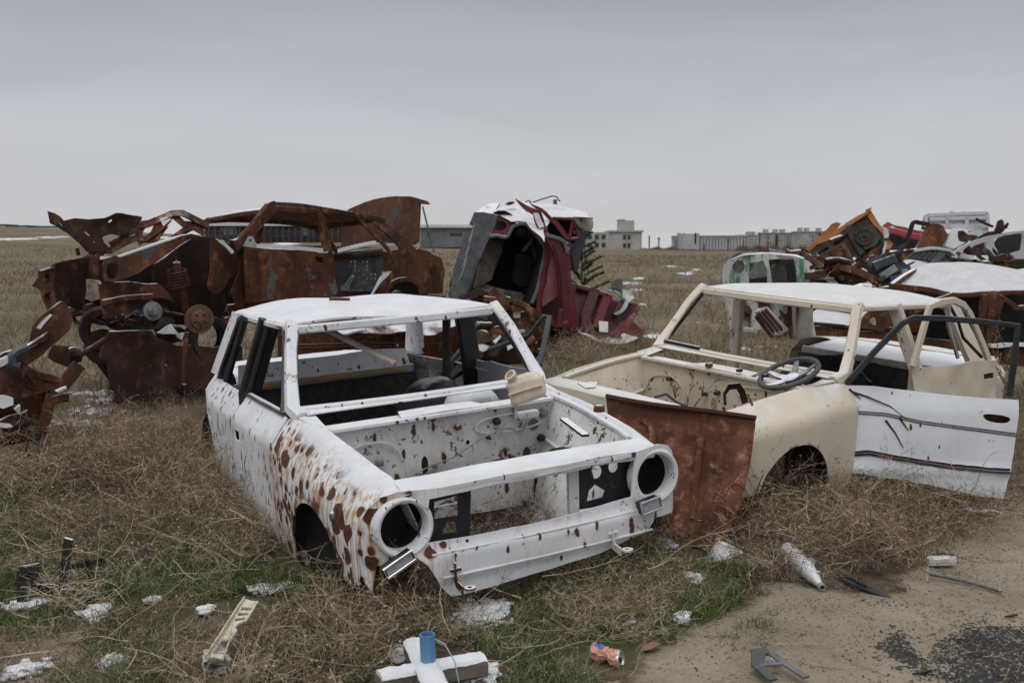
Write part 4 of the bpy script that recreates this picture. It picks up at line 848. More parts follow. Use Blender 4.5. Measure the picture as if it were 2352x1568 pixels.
# side shell: pillar + roof rail, rear quarter
pbar(BR, 'windscreen_pillar', M_RUST, q2([(345, 590), (400, 555), (520, 420), (640, 265), (690, 245)]), bn, .085, .06, .0, [1.5, 1.1, 1, 1, 1])
pbar(BR, 'roof_rail', M_RUST, q2([(640, 250), (700, 243), (900, 254), (1100, 285), (1300, 318), (1470, 345), (1610, 368)]), bn, .06, .06, -.02)
pbar(BR, 'centre_pillar', M_RUST, q2([(1065, 310), (1100, 420), (1140, 600), (1165, 720), (1225, 980)]), bn, .07, .06, -.03)
psh(BR, 'rear_quarter', M_RUST, q2([(1420, 338), (1612, 350), (1725, 425), (1860, 545), (1935, 622), (2040, 650), (2135, 690), (2168, 790), (2157, 900), (2155, 997), (1960, 1000), (1935, 940), (1880, 893), (1760, 872), (1680, 905), (1640, 970), (1615, 1050), (1488, 1035), (1560, 880), (1600, 820), (1690, 805), (1705, 720), (1640, 620), (1560, 500)]), bn,
    [q2([(1500, 378), (1578, 384), (1655, 465), (1768, 602), (1765, 620), (1680, 630)])], .02, .06, cr1, bul=lambda a, b: -.10*sst((a-1.9)/1.2)-.16*sst((b-1.44)/.5))
pbar(BR, 'arch_lip', M_RUST, q2([(1600, 1060), (1640, 960), (1690, 895), (1780, 868), (1870, 885), (1945, 950)]), bn, .05, .03, .02)
psh(BR, 'arch_snow', M_SNOW, q2([(1498, 1020), (1565, 880), (1610, 822), (1665, 815), (1600, 880), (1540, 960), (1510, 1030)]), bn, (), .012, .05, crumple(.01, 12, 2), c=.035)
psh(BR, 'wheel_house', M_DARK, q2([(1590, 1080), (1640, 880), (1760, 850), (1900, 880), (1980, 1000), (2130, 1010), (2120, 1050), (1950, 1080)]), bn, (), .01, .1, c=-.25)
disc(BR, 'brake_drum', bn.pt(911, 691, -.06), bn.n, .115, M_RUST, M_RUSTD)
psh(BR, 'boot_well', M_RUSTD, q2([(1170, 990), (1240, 960), (1510, 960), (1600, 1010), (1500, 1060), (1240, 1060)]), bn, (), .02, .1, cr1, c=-.35)
psh(BR, 'rear_quarter', M_RUST, q2([(1480, 620), (1650, 640), (1900, 610), (2000, 640), (2000, 800), (1480, 800)]), Plane(bn.p-bn.n*1.45, bn.x, bn.z), (), .02, .1, cr1)
# roof
def broof(a, b):
    u = 1.80+1.42*a+.10*(b-.5)*0; v = -.575+1.13*b; e = 1-abs(2*b-1)**3; fr = 1-(1-min(1, a/.3))**2; bk = 1-(1-min(1, (1-a)/.3))**2
    return BC.W(u-.07*e*(1-a)+.04*e*a, v, 1.315+.045*e*min(fr, bk)-.03*(1-fr)-.05*(1-bk)+.015*a)
rf = MB().grid(broof, 18, 18, .02, crumple(.006, 2, 1)).build('roof', M_RUST, BR)
MB().bar([broof(0, b)-Vector((0, 0, .02)) for b in np.linspace(0, 1, 9)], .05, .05).build('header', M_RUST, rf)
MB().bar([broof(1, b)-Vector((0, 0, .02)) for b in np.linspace(0, 1, 9)], .05, .05).build('rear_header', M_RUST, rf)
MB().bar([broof(a, 1)-Vector((0, 0, .02)) for a in np.linspace(0, 1, 7)], .05, .05).build('roof_rail', M_RUST, rf)
for (a, b) in (((1.80, .55, 1.29), (1.15, .68, .93)), ((2.50, .57, 1.32), (2.45, .70, .85)), ((3.2, .55, 1.30), (3.75, .66, .90))):
    MB().bar([BC.W(*a), BC.W(*b)], .07, .05).build('pillar', M_RUST, BR)
MB().sheet([(1.2, .15), (1.2, .90), (3.9, .90), (4.1, .4), (3.5, .2)], lambda u, w_: BC.W(u, .76, w_), (), .15, .02, cr1).build('side_panel', M_RUSTD, BR)
MB().quad(BC.W(1.2, -.74, .17), BC.W(1.2, .74, .17), BC.W(4.0, .66, .25), BC.W(4.0, -.66, .25), 6, 8, .03, cr1).build('floor', M_RUSTD, BR)
MB().quad(BC.W(1.18, -.72, .17), BC.W(1.18, .72, .17), BC.W(1.15, .70, .90), BC.W(1.15, -.70, .90), 6, 5, .02, cr1).build('bulkhead', M_RUSTD, BR)
# perforated bulkhead behind the rear seat
pu = BC.plane_u(3.05); rr = random.Random(2)
holes = [[(x+8*math.cos(k*1.047), y+11*math.sin(k*1.047)) for k in range(6)] for x in range(1200, 1590, 34) for y in (720, 755, 790, 825, 860, 895) if rr.random() < .75 and x+((y//35) % 2)*15 < 1580-(max(0, y-800)*.6)]
psh(BR, 'perforated_bulkhead', plain('blue_grey_burnt_steel', (.055, .062, .068), .5, .7, sc=6), q2([(1150, 655), (1600, 612), (1602, 800), (1512, 965), (1150, 965)]), pu, [q2(h) for h in holes], .01, .06)
pbar(BR, 'bulkhead_rail', M_RUSTD, q2([(1150, 690), (1605, 650)]), pu, .05, .04, .03)
for k in range(4): pbar(BR, 'seat_frame', M_STEEL, q2([(1235+k*25, 960-k*4), (1300+k*18, 900-k*20), (1350+k*3, 830+k*8)]), pu, .02, .02, .12+.08*k)
# boot lid standing open + strut
pl = Plane(BC.W(3.55, 0, .9), BC.r3@Vector((1, 0, 0)), BC.r3@Vector((0, .18, 1)))
bl = psh(BR, 'boot_lid', rust('boot_rust', (.045, .020, .013), (.105, .042, .026), (.17, .07, .032), grey=.55, greyc=(.10, .095, .09), snow=.2), q2([(1225, 635), (1240, 420), (1262, 320), (1290, 280), (1450, 222), (1600, 192), (1740, 180), (1860, 186), (2000, 215), (2018, 243), (1940, 240), (1932, 545), (1890, 578), (1750, 553), (1600, 560), (1450, 580), (1300, 615)]), pl, (), .03, .07, cr1, bul=lambda a, b: .05*math.sin(a*2))
pbar(bl, 'snow_edge', M_SNOW, q2([(1230, 632), (1300, 612), (1450, 577), (1600, 556), (1750, 550)]), pl, .05, .025, .02)
ptube(BR, 'boot_prop', M_BLACK, [(971, 475), (984, 528), (997, 579)], pl, .010, .25)
# front end, near side: wing, wheel well, strut, coil, disc
psh(BR, 'front_wing', M_RUST, q1([(566, 480), (590, 452), (640, 440), (780, 395), (930, 345), (1050, 315), (1122, 330), (1050, 345), (980, 385), (920, 432), (845, 478), (760, 530), (655, 570), (612, 577), (566, 570)]), bn, [smooth_loop(q1([(590, 476), (640, 470), (660, 492), (642, 552), (604, 570), (575, 540)]), 1)], .02, .05, crumple(.02, 3, 2), bul=lambda a, b: .06*math.cos(b*6))
psh(BR, 'wing_edge_snow', M_SNOW, q1([(640, 436), (780, 388), (930, 340), (1000, 318), (930, 348), (780, 398), (650, 442)]), bn, (), .03, .06, c=.03)
psh(BR, 'crumpled_wing', M_RUST, q1([(1115, 330), (1190, 345), (1285, 418), (1268, 510), (1215, 585), (1190, 655), (1125, 600), (1116, 560), (1142, 470), (1132, 380)]), bn, (), .012, .05, crumple(.07, 3.5, 3), c=.10)
psh(BR, 'wing_snow', M_SNOW, q1([(1170, 336), (1215, 350), (1272, 410), (1262, 425), (1225, 385), (1195, 360)]), bn, (), .02, .05, crumple(.02, 9, 4), c=.16)
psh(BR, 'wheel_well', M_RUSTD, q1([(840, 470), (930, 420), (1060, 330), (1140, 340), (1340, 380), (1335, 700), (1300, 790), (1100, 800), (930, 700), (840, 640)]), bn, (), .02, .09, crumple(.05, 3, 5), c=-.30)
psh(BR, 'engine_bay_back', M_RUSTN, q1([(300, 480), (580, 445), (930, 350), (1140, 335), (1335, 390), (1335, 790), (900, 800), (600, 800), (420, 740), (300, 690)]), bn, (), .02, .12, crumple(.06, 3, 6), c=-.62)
psh(BR, 'hinge_post', M_RUST, q1([(1285, 405), (1320, 382), (1336, 700), (1285, 735), (1255, 640), (1300, 520)]), bn, (), .02, .07, crumple(.03, 4, 6), c=-.03)
psh(BR, 'sill', M_RUST, q1([(1240, 700), (1330, 690), (1345, 800), (1200, 810)]), bn, [q1([(1215, 745), (1235, 740), (1245, 765), (1220, 775)])], .03, .08, cr1, c=-.1)
c0 = bn.pt(*q1([(962, 510)])[0], -.10); c1 = bn.pt(*q1([(978, 600)])[0], -.10); ax_ = (c1-c0); cx_ = ax_.cross(bn.n).normalized(); cy_ = ax_.cross(cx_).normalized()
MB().tube([c0+ax_*(k/110)+(cx_*math.cos(k*.345)+cy_*math.sin(k*.345))*(.075+.018*k/110) for k in range(111)], .011, 6).build('coil_spring', M_RUSTN, BR)
st_ = ptube(BR, 'strut', M_RUST, q1([(962, 470), (970, 560), (985, 620), (1005, 690), (1015, 745)]), bn, .035, -.10)
ptube(st_, 'piston', M_STEEL, q1([(960, 460), (966, 520)]), bn, .012, -.10)
disc(BR, 'brake_disc', bn.pt(*q1([(1086, 780)])[0], .02), bn.n+Vector((-.25, -.1, 0)), .135, plain('rusty_disc', (.15, .075, .055), .3, .6), M_RUSTD)
ptube(BR, 'drive_shaft', M_RUSTD, q1([(880, 745), (960, 760), (1060, 785)]), bn, .03, -.15)
psh(BR, 'chassis_rail', M_RUST, q1([(545, 590), (700, 580), (850, 588), (940, 690), (880, 670), (830, 662), (700, 742), (560, 772), (545, 700)]), bn, [], .05, .06, crumple(.03, 4, 7), c=-.10)
pbar(BR, 'chassis_rail', M_RUST, q1([(560, 690), (680, 665), (830, 655)]), bn, .05, .05, -.05)
gb = MB().lathe(bn.pt(*q1([(830, 735)])[0], -.02), bn.n+Vector((-.2, 0, .2)), [(.0, .05), (.03, .05), (.05, .04), (.055, .02), (.085, .015), (.09, -.05), (.12, -.12)], 16)
gb.build('gearbox', plain('oily_alloy', (.16, .16, .15), .6, .5, sc=14, metal=.3), BR)
psh(BR, 'engine_block', plain('oily_engine', (.03, .028, .026), .6, .6, sc=14), q1([(480, 770), (560, 765), (760, 720), (880, 720), (900, 800), (800, 832), (620, 830), (500, 800)]), bn, (), .25, .07, crumple(.05, 6, 8), c=-.25)
for k in range(9): ptube(BR, 'hose', M_RUSTD, q1([(560+k*35, 770+rr.uniform(-20, 20)), (600+k*30, 800+rr.uniform(-20, 20)), (640+k*28, 780+rr.uniform(-30, 30))]), bn, .012, -.05)
# nose: radiator frame in the lateral plane
pn = BC.plane_u(.10)
nose_h = [q1(h) for h in ([(350, 520), (450, 490), (470, 540), (400, 600), (370, 600)], [(250, 540), (310, 525), (320, 580), (265, 590)], [(265, 650), (295, 640), (300, 700), (275, 700)])]
psh(BR, 'radiator_frame', M_RUST, q1([(222, 512), (340, 472), (470, 432), (570, 440), (565, 570), (545, 700), (500, 720), (370, 715), (330, 700), (272, 722), (245, 620), (197, 600), (225, 560)]), pn, nose_h, .05, .07, crumple(.05, 4, 9))
psh(BR, 'radiator_back', M_RUSTD, q1([(240, 520), (560, 450), (550, 700), (280, 715)]), pn, (), .02, .12, crumple(.05, 3, 4), c=-.18)
psh(BR, 'lamp_plate', plain('scorched_plate', (.25, .20, .15), .5, .8, sc=14), q1([(430, 572), (470, 560), (540, 568), (545, 670), (500, 682), (450, 655), (425, 625)]), pn, (), .02, .06, crumple(.02, 6, 4), c=.06)
psh(BR, 'nose_snow', M_SNOW, q1([(222, 512), (290, 492), (285, 500), (230, 518)]), pn, (), .04, .06, c=.03); psh(BR, 'nose_snow', M_SNOW, q1([(470, 460), (520, 436), (625, 438), (570, 455)]), pn, (), .04, .06, c=.02)
ptube(BR, 'bumper_tube', M_RUST, q1([(330, 752), (420, 735), (515, 718)]), pn, .05, .05)
pbar(BR, 'bent_brace', plain('tan_rust', (.17, .085, .045), .4, .8), q1([(408, 535), (385, 610), (345, 690)]), pn, .11, .02, .12)
ptube(BR, 'hose', M_BLACK, q1([(395, 770), (420, 800), (480, 795)]), pn, .02, .0)
# bonnet torn loose and crumpled, still hanging on
ph = Plane(at(230, 545, 9.25), (.93, .36, 0), (-.15, .25, 1))
hb_ = psh(BR, 'crumpled_bonnet', M_RUSTD, q1([(230, 230), (270, 236), (340, 255), (440, 225), (540, 215), (612, 195), (750, 222), (753, 260), (700, 312), (660, 332), (600, 325), (545, 335), (560, 375), (600, 415), (480, 416), (430, 402), (340, 322), (238, 290)]), ph,
    [q1([(568, 238), (590, 228), (600, 240), (580, 250)]), q1([(425, 298), (440, 302), (462, 322), (445, 324)]), q1([(275, 258), (320, 300), (330, 318), (290, 280)]), q1([(470, 345), (484, 350), (478, 360)])], .012, .05, crumple(.10, 2.6, 11, .02, 8))
for pts, w_ in (([(480, 410), (600, 405), (700, 352), (745, 345), (775, 380)], .07), ([(752, 262), (820, 255), (885, 232), (940, 200), (1000, 205), (1060, 235), (1130, 275)], .09), ([(755, 350), (800, 355), (880, 285), (915, 240), (925, 215)], .08), ([(740, 335), (775, 268), (860, 240)], .06), ([(590, 375), (660, 335), (745, 285)], .045), ([(830, 350), (860, 280), (885, 240)], .06), ([(940, 205), (1010, 260), (1110, 275)], .07), ([(940, 330), (1010, 290), (1060, 285)], .05), ([(1060, 285), (1110, 320)], .06), ([(765, 365), (850, 350), (905, 270)], .06)):
    MB().bar([ph.pt(x, y, .10*math.sin(x*.02))+nzv((x, y, 0), .02)*.03 for x, y in q1(pts)], w_, .014, up=tuple(ph.n+Vector((0, 0, .4)))).build('torn_strip', M_RUST, hb_)
psh(hb_, 'snow_edge', M_SNOW, q1([(870, 235), (905, 222), (935, 235), (890, 275), (880, 255)]), ph, (), .02, .04, c=.1)
MB().bar([ph.pt(*p) for p in q1([(420, 395), (428, 430)])], .03, .03).build('hinge', M_RUSTD, hb_)

# ---- the wreck underneath
LC = thing('crushed_car', 'flattened rusty car lying beneath the burnt brown saloon, behind the white shell', 'car wreck', base_of(700, 900, 9.6))
ln = Plane((-2.90, 9.20, 0), (.663, .749, 0), (.03, -.03, 1))
psh(LC, 'front_wing', rust('wing_rust', (.022, .011, .008), (.062, .026, .016), (.14, .058, .026), grey=.3, snow=.25), q1([(602, 845), (700, 842), (830, 840), (870, 885), (990, 932), (1170, 930), (1220, 920), (1330, 915), (1330, 1150), (1200, 1230), (1130, 1185), (1060, 1155), (960, 1168), (850, 1200), (640, 1228), (603, 1222), (632, 1172), (600, 1150), (600, 1012), (558, 1000), (572, 955)]), ln, [q1([(825, 1035), (838, 1038), (832, 1048)]), q1([(905, 1020), (935, 1025), (915, 1035)])], .02, .07, crumple(.025, 3, 12, .004, 14), bul=lambda a, b: .05*math.cos(b*5))
ptube(LC, 'hanging_rod', M_RUST, q1([(1018, 850), (1005, 960), (998, 1150)]), ln, .022, .06)
MB().lathe(ln.pt(*q1([(998, 1160)])[0], .06), ln.n, [(0, .03), (.05, .03), (.06, 0), (.05, -.04)], 10).build('rod_bush', M_RUSTD, LC)
psh(LC, 'bonnet', M_RUSTD, q1([(840, 845), (930, 815), (1015, 850), (1000, 900), (920, 920), (860, 885)]), ln, (), .02, .06, crumple(.06, 5, 2, .02, 14), c=-.15)
psh(LC, 'bonnet_snow', M_SNOW, q1([(840, 850), (920, 818), (940, 850), (1012, 855), (995, 890), (940, 865), (870, 858)]), ln, (), .02, .05, crumple(.04, 8, 2), c=-.08)
MB().lathe(ln.pt(*q1([(1130, 885)])[0], -.12), ln.n, [(.15, -.08), (.20, -.09), (.225, -.04), (.225, .04), (.20, .09), (.15, .08), (.13, 0)], 26).build('tyre', M_BLACK, LC)
MB().lathe(ln.pt(*q1([(560, 830)])[0], -.25), ln.n+Vector((-.5, 0, 0)), [(.12, -.07), (.18, -.08), (.20, -.03), (.20, .03), (.18, .08), (.12, .07), (.10, 0)], 22).build('tyre', M_RUSTN, LC)
MB().lathe(ln.pt(*q1([(560, 930)])[0], -.25), ln.n+Vector((-.5, 0, 0)), [(.0, -.05), (.14, -.07), (.16, 0), (.14, .07), (.0, .05)], 18).build('wheel_drum', M_RUSTN, LC)
dr_px = [(640, 738), (700, 735), (830, 728), (1000, 727), (1034, 730), (1033, 900), (640, 930)]
psh(LC, 'door', rust('door_orange_rust', (.05, .022, .013), (.13, .05, .024), (.27, .12, .042), grey=.25, bright=(.30, .17, .06), snow=.3, sc=1.4), dr_px, ln, [[(908, 789), (914, 787), (918, 795), (910, 797)]], .02, .08, crumple(.02, 4, 2, .005, 12), c=-.02)
for yy in (793, 800, 828): pbar(LC, 'body_crease', M_RUSTO, [(660, yy), (830, yy-6), (1030, yy-2)], ln, .012, .012, .0)
pbar(LC, 'door_pull', M_RUST, [(885, 770), (930, 758), (975, 760), (955, 772), (915, 777), (890, 780)], ln, .03, .02, .04)
psh(LC, 'rear_wing', M_RUSTO, [(1036, 731), (1080, 735), (1130, 760), (1150, 800), (1140, 900), (1036, 905)], ln, [[(1060, 790), (1080, 786), (1083, 794)]], .02, .08, crumple(.03, 4, 5), c=-.01)
rpl = Plane(at(790, 772, 10.1), (.663, .749, 0), (-.5, .55, .42))
psh(LC, 'flattened_roof', M_RUST, [(640, 770), (765, 752), (790, 738), (836, 733), (1000, 722), (1100, 728), (1000, 770), (840, 768)], rpl, (), .02, .1, crumple(.05, 3, 7))
psh(LC, 'roof_snow', M_SNOW, [(760, 757), (795, 740), (838, 735), (836, 760), (800, 768), (780, 765)], rpl, (), .02, .06, crumple(.03, 9, 5), c=.05)
MB().bar([ln.pt(235, 800, -1.0), ln.pt(300, 900, -.9), ln.pt(600, 905, -.8)], .3, .25).build('far_side', M_RUSTD, LC)

# ---- mangled heap at the left edge
HL = thing('mangled_front', 'mangled rusty car front at the left edge with snow in its folds and loose cables', 'car wreck', base_of(80, 1000, 6.6))
hp = Plane(at(90, 900, 6.7), (.80, .6, 0), (.0, .12, 1))
psh(HL, 'twisted_rail', M_RUST, q1([(318, 685), (352, 720), (387, 790), (365, 840), (300, 895), (255, 935), (200, 990), (120, 1040), (70, 1010), (60, 980), (130, 920), (170, 850), (230, 770)]), hp, [q1([(212, 815), (275, 745), (262, 790), (225, 830)])], .05, .07, crumple(.07, 4, 3, .01, 14), c=.1)
psh(HL, 'snow_streak', M_SNOW, q1([(205, 825), (270, 752), (280, 760), (225, 832)]), hp, (), .02, .05, crumple(.02, 9, 1), c=.16)
psh(HL, 'wing_top', M_RUST, q1([(0, 1015), (60, 975), (130, 940), (250, 895), (262, 850), (150, 920), (60, 955), (-40, 1000)]), hp, (), .03, .06, crumple(.03, 6, 4), c=.15)
psh(HL, 'wing_snow', M_SNOW, q1([(-30, 1010), (60, 960), (85, 958), (60, 1000), (0, 1035), (-40, 1040)]), hp, (), .03, .06, crumple(.02, 7, 4), c=.2)
ptube(HL, 'hose', plain('blue_black_hose', (.03, .045, .055), .4, .4), q1([(100, 1040), (70, 1030), (62, 985), (95, 955), (150, 935)]), hp, .035, .2)
psh(HL, 'flap', M_RUST, q1([(285, 925), (375, 920), (395, 965), (390, 1025), (300, 1005), (262, 985)]), hp, (), .02, .06, crumple(.04, 5, 7), c=-.1)
ptube(HL, 'tie_rod', M_RUSTD, q1([(390, 1000), (440, 970), (520, 925), (580, 885)]), hp, .022, -.2)
MB().lathe(hp.pt(*q1([(398, 975)])[0], -.15), hp.x, [(0, -.03), (.05, -.03), (.06, 0), (.05, .05), (0, .05)], 10).build('ball_joint', M_RUSTD, HL)
psh(HL, 'crumpled_body', M_RUST, q1([(-60, 1060), (20, 1065), (180, 1095), (270, 1150), (300, 1190), (290, 1240), (250, 1330), (210, 1420), (120, 1480), (0, 1535), (-60, 1550)]), hp, [q1([(100, 1130), (160, 1150), (165, 1180), (120, 1215), (95, 1190)])], .04, .06, crumple(.13, 3.0, 13, .02, 10), c=.0)
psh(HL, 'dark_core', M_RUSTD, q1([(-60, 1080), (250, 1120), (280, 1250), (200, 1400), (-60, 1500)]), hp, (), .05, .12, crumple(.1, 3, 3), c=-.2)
for pts, w_ in (([(-30, 1075), (40, 1070), (150, 1110), (270, 1145)], .10), ([(20, 1075), (60, 1150), (110, 1220)], .06), ([(270, 1180), (360, 1130), (420, 1060), (440, 1040)], .09), ([(290, 1200), (330, 1160), (390, 1130)], .05), ([(290, 1240), (340, 1215), (370, 1210)], .06), ([(120, 1210), (200, 1170), (300, 1150)], .05), ([(110, 1290), (130, 1310), (60, 1360), (-30, 1380)], .09), ([(200, 1390), (230, 1330), (285, 1210)], .07), ([(165, 1080), (260, 1090), (330, 1110)], .05)):
    pbar(HL, 'bent_bar', M_RUST, q1(pts), hp, w_, .04, .08, wob=.04)
for pts in ([(-20, 1190), (20, 1185), (75, 1205), (70, 1240), (20, 1255), (-20, 1250)], [(-20, 1350), (40, 1345), (75, 1355), (30, 1372), (-20, 1375)], [(75, 1265), (110, 1240), (120, 1290), (100, 1285)], [(305, 1190), (355, 1155), (360, 1165), (320, 1195)], [(130, 935), (240, 885), (242, 893), (140, 950)]):
    psh(HL, 'snow_patch', M_SNOW, q1(pts), hp, (), .03, .04, crumple(.03, 9, 5), c=.13)
M_CABG = plain('teal_cable', (.035, .10, .10), .3, .4)
for k, pts in enumerate(([(160, 1365), (175, 1400), (200, 1470), (250, 1560)], [(172, 1362), (185, 1390), (190, 1440), (235, 1530)], [(165, 1380), (150, 1440), (160, 1500), (120, 1600)], [(162, 1380), (148, 1470), (130, 1580)])):
    ptube(HL, 'cable', M_CABG if k < 2 else M_BLACK, q1(pts), hp, .008, .22-.03*k, 6)

# ---- engine scrap between the brown wreck and the red one
ES = thing('engine_scrap', 'heap of rusty engine and axle parts behind the white shell, below the red wreck', 'scrap heap', base_of(1170, 800, 11.5))
ep = Plane(at(1170, 800, 11.6), (1, .15, 0), (0, .2, 1)); er = random.Random(11)
for pts, w_, mt in (([(255, 1085), (350, 1060), (450, 990), (530, 1040)], .10, M_RUSTD), ([(540, 980), (600, 1050), (690, 1100), (720, 1110)], .12, M_RUST), ([(480, 1070), (600, 1090), (700, 1160)], .07, M_RUST), ([(900, 1170), (980, 1230), (1040, 1280)], .06, M_RUST), ([(760, 1110), (880, 1130), (930, 1190), (940, 1270)], .07, M_RUST), ([(280, 1240), (400, 1230), (520, 1260)], .05, M_BLACK), ([(330, 1400), (420, 1320), (430, 1330)], .05, M_GREYP), ([(400, 1500), (560, 1450), (700, 1440), (850, 1400)], .05, M_BLACK)):
    pbar(ES, 'bent_beam', mt, q3(pts), ep, w_, .05, .15, wob=.03)
for pts, mt in (([(700, 1100), (820, 1130), (900, 1175), (880, 1190), (760, 1160), (700, 1130)], M_RUST), ([(740, 1200), (830, 1190), (920, 1200), (910, 1230), (760, 1240)], M_SNOW), ([(820, 1190), (930, 1190), (960, 1260), (900, 1380), (830, 1380)], M_RUSTO), ([(680, 1180), (760, 1190), (750, 1290), (680, 1300)], M_RUSTD), ([(780, 1290), (840, 1300), (850, 1400), (790, 1400)], M_RUST), ([(840, 1380), (1040, 1345), (1040, 1440), (900, 1470)], M_RUST), ([(870, 1480), (970, 1470), (990, 1570), (880, 1590)], M_RUST), ([(300, 1200), (420, 1220), (500, 1330), (420, 1400), (330, 1330)], M_BLACK)):
    psh(ES, 'bent_plate', mt, q3(pts), ep, (), .02, .07, crumple(.05, 5, er.random()*9), c=er.uniform(-.2, .2))
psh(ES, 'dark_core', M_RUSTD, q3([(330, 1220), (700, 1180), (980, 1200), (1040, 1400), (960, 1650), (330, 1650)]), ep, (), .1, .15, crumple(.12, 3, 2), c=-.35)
for k in range(16):
    x = er.uniform(370, 950); y = er.uniform(1230, 1560); l = er.uniform(60, 160); a = er.uniform(-1.3, 1.3)
    ptube(ES, 'pipe', er.choice((M_RUST, M_RUSTD, M_STEEL, M_BLACK, M_RUSTO)), q3([(x, y), (x+l*.5*math.cos(a)+er.uniform(-15, 15), y+l*.5*math.sin(a)), (x+l*math.cos(a), y+l*math.sin(a))]), ep, er.uniform(.012, .05), er.uniform(-.2, .25))
for (x, y) in ((470, 1440), (620, 1400), (560, 1560)): MB().lathe(ep.pt(*q3([(x, y)])[0], .1), ep.n+Vector((er.uniform(-.5, .5), 0, .3)), [(0, .05), (.08, .05), (.1, .02), (.1, -.05)], 14).build('flywheel', M_RUST, ES)
for pts in ([(360, 1500), (480, 1490), (560, 1540), (400, 1560)], [(680, 1500), (760, 1480), (770, 1530), (700, 1560)], [(560, 1470), (640, 1420), (650, 1440), (580, 1500)]): psh(ES, 'snow_patch', M_SNOW, q3(pts), ep, (), .03, .05, crumple(.03, 9, 1), c=.2)

# ---- maroon hatchback on its side
RD_ = thing('maroon_hatchback', 'maroon hatchback on its side with a grey bumper and gaping tailgate, snow on top', 'car wreck', base_of(1180, 780, 14.6))
rp1 = Plane(at(1130, 600, 14.3), (.97, .25, 0), (.0, .10, 1))
psh(RD_, 'rear_bumper', M_GREYP, q3([(400, 270), (470, 268), (600, 300), (575, 400), (530, 520), (440, 760), (380, 960), (315, 1080), (200, 1085), (165, 1005), (235, 750), (300, 530), (318, 452), (370, 442), (387, 385), (357, 372)]), rp1, (), .10, .09, crumple(.015, 3, 1), bul=lambda a, b: .16*math.sin((a*1.2+b*.35)*2.2))
for k in range(4): pbar(RD_, 'bumper_scratch', M_GREYM, q3([(250+k*30, 900-k*120), (300+k*25, 780-k*110), (330+k*22, 640-k*90)]), rp1, .008, .006, .24)
lamp_h = q3([(640+56*math.cos(k*.628), 392+46*math.sin(k*.628)) for k in range(10)])
psh(RD_, 'rear_panel', M_RED, q3([(598, 300), (740, 372), (765, 385), (740, 430), (692, 492), (545, 490), (575, 400)]), rp1, [lamp_h], .03, .06, crumple(.012, 4, 3), c=.08)
MB().lathe(rp1.pt(*q3([(640, 392)])[0], -.12), rp1.n, [(.0, 0), (.2, .01), (.22, .08)], 14).build('lamp_pocket', M_DARK, RD_)
tp = Plane(rp1.pt(*q3([(880, 350)])[0], .05), (.97, .25, 0), (-.20, .85, .36))
psh(RD_, 'flank', paint('maroon_snowed', (.115, .012, .017), snow=.98, chips=.4, dirt=.2), q3([(580, 268), (640, 205), (700, 185), (800, 175), (1000, 188), (1240, 226), (1440, 256), (1502, 318), (1330, 312), (1140, 302), (1050, 420), (1042, 540), (960, 440), (880, 362), (740, 372), (610, 300)]), tp, [q3([(870, 260), (900, 255), (905, 280), (885, 285)])], .02, .12, crumple(.05, 2.2, 2))
psh(RD_, 'bumper_top', M_GREYP, q3([(400, 272), (500, 205), (545, 188), (630, 190), (575, 262), (600, 300), (470, 270)]), tp, (), .03, .1, crumple(.02, 3, 1), c=.0)
psh(RD_, 'far_flank', M_RED, q3([(1140, 300), (1330, 312), (1502, 316), (1496, 338), (1330, 335), (1150, 322)]), rp1, (), .03, .08, c=-.5)
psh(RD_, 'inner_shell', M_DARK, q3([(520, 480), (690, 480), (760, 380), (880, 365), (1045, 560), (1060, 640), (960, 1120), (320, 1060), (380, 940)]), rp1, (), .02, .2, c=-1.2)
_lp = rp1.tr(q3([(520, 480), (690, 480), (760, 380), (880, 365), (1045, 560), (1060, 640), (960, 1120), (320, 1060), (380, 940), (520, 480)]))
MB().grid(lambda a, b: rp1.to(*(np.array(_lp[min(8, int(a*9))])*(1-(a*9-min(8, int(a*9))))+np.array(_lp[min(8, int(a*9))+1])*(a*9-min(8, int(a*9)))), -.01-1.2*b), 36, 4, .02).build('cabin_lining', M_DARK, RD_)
psh(RD_, 'door_frame_back', M_REDD, q3([(1040, 490), (1270, 560), (1330, 1300), (1150, 1320), (975, 1190)]), rp1, (), .03, .12, c=-.12)
psh(RD_, 'inner_panel', plain('grimy_lining', (.075, .062, .05), .5, .9, sc=5), q3([(520, 500), (672, 500), (640, 640), (590, 780), (545, 900), (470, 940), (380, 965)]), Plane(rp1.pt(*q3([(520, 700)])[0], -.1), (.8, .9, 0), (0, .1, 1)), (), .02, .12, crumple(.03, 3, 1))
psh(RD_, 'load_floor', plain('dusty_grey_floor', (.11, .105, .10), .5, .9, sc=5), q3([(380, 965), (480, 890), (580, 935), (760, 1000), (880, 1050), (870, 1100), (720, 1110), (560, 1060), (370, 1010)]), rp1, (), .04, .1, crumple(.1, 3, 2), c=-.2)
psh(RD_, 'seat', plain('dark_grey_seat', (.045, .045, .045), .4, .95, sc=5), smooth_loop(q3([(770, 660), (830, 640), (975, 770), (960, 830), (880, 980), (740, 920)]), 2), rp1, (), .15, .1, crumple(.03, 3, 4), c=-.7)
psh(RD_, 'headrest', plain('grey_headrest', (.10, .10, .095), .3, .95), smooth_loop(q3([(775, 430), (800, 405), (880, 390), (890, 410), (865, 478), (790, 488)]), 2), rp1, (), .12, .08, c=-.35)
pbar(RD_, 'belt_strap', M_GREYP, q3([(850, 625), (955, 490)]), rp1, .05, .02, -.25); pbar(RD_, 'belt_strap', M_GREYP, q3([(920, 540), (960, 640), (970, 740)]), rp1, .06, .02, -.5)
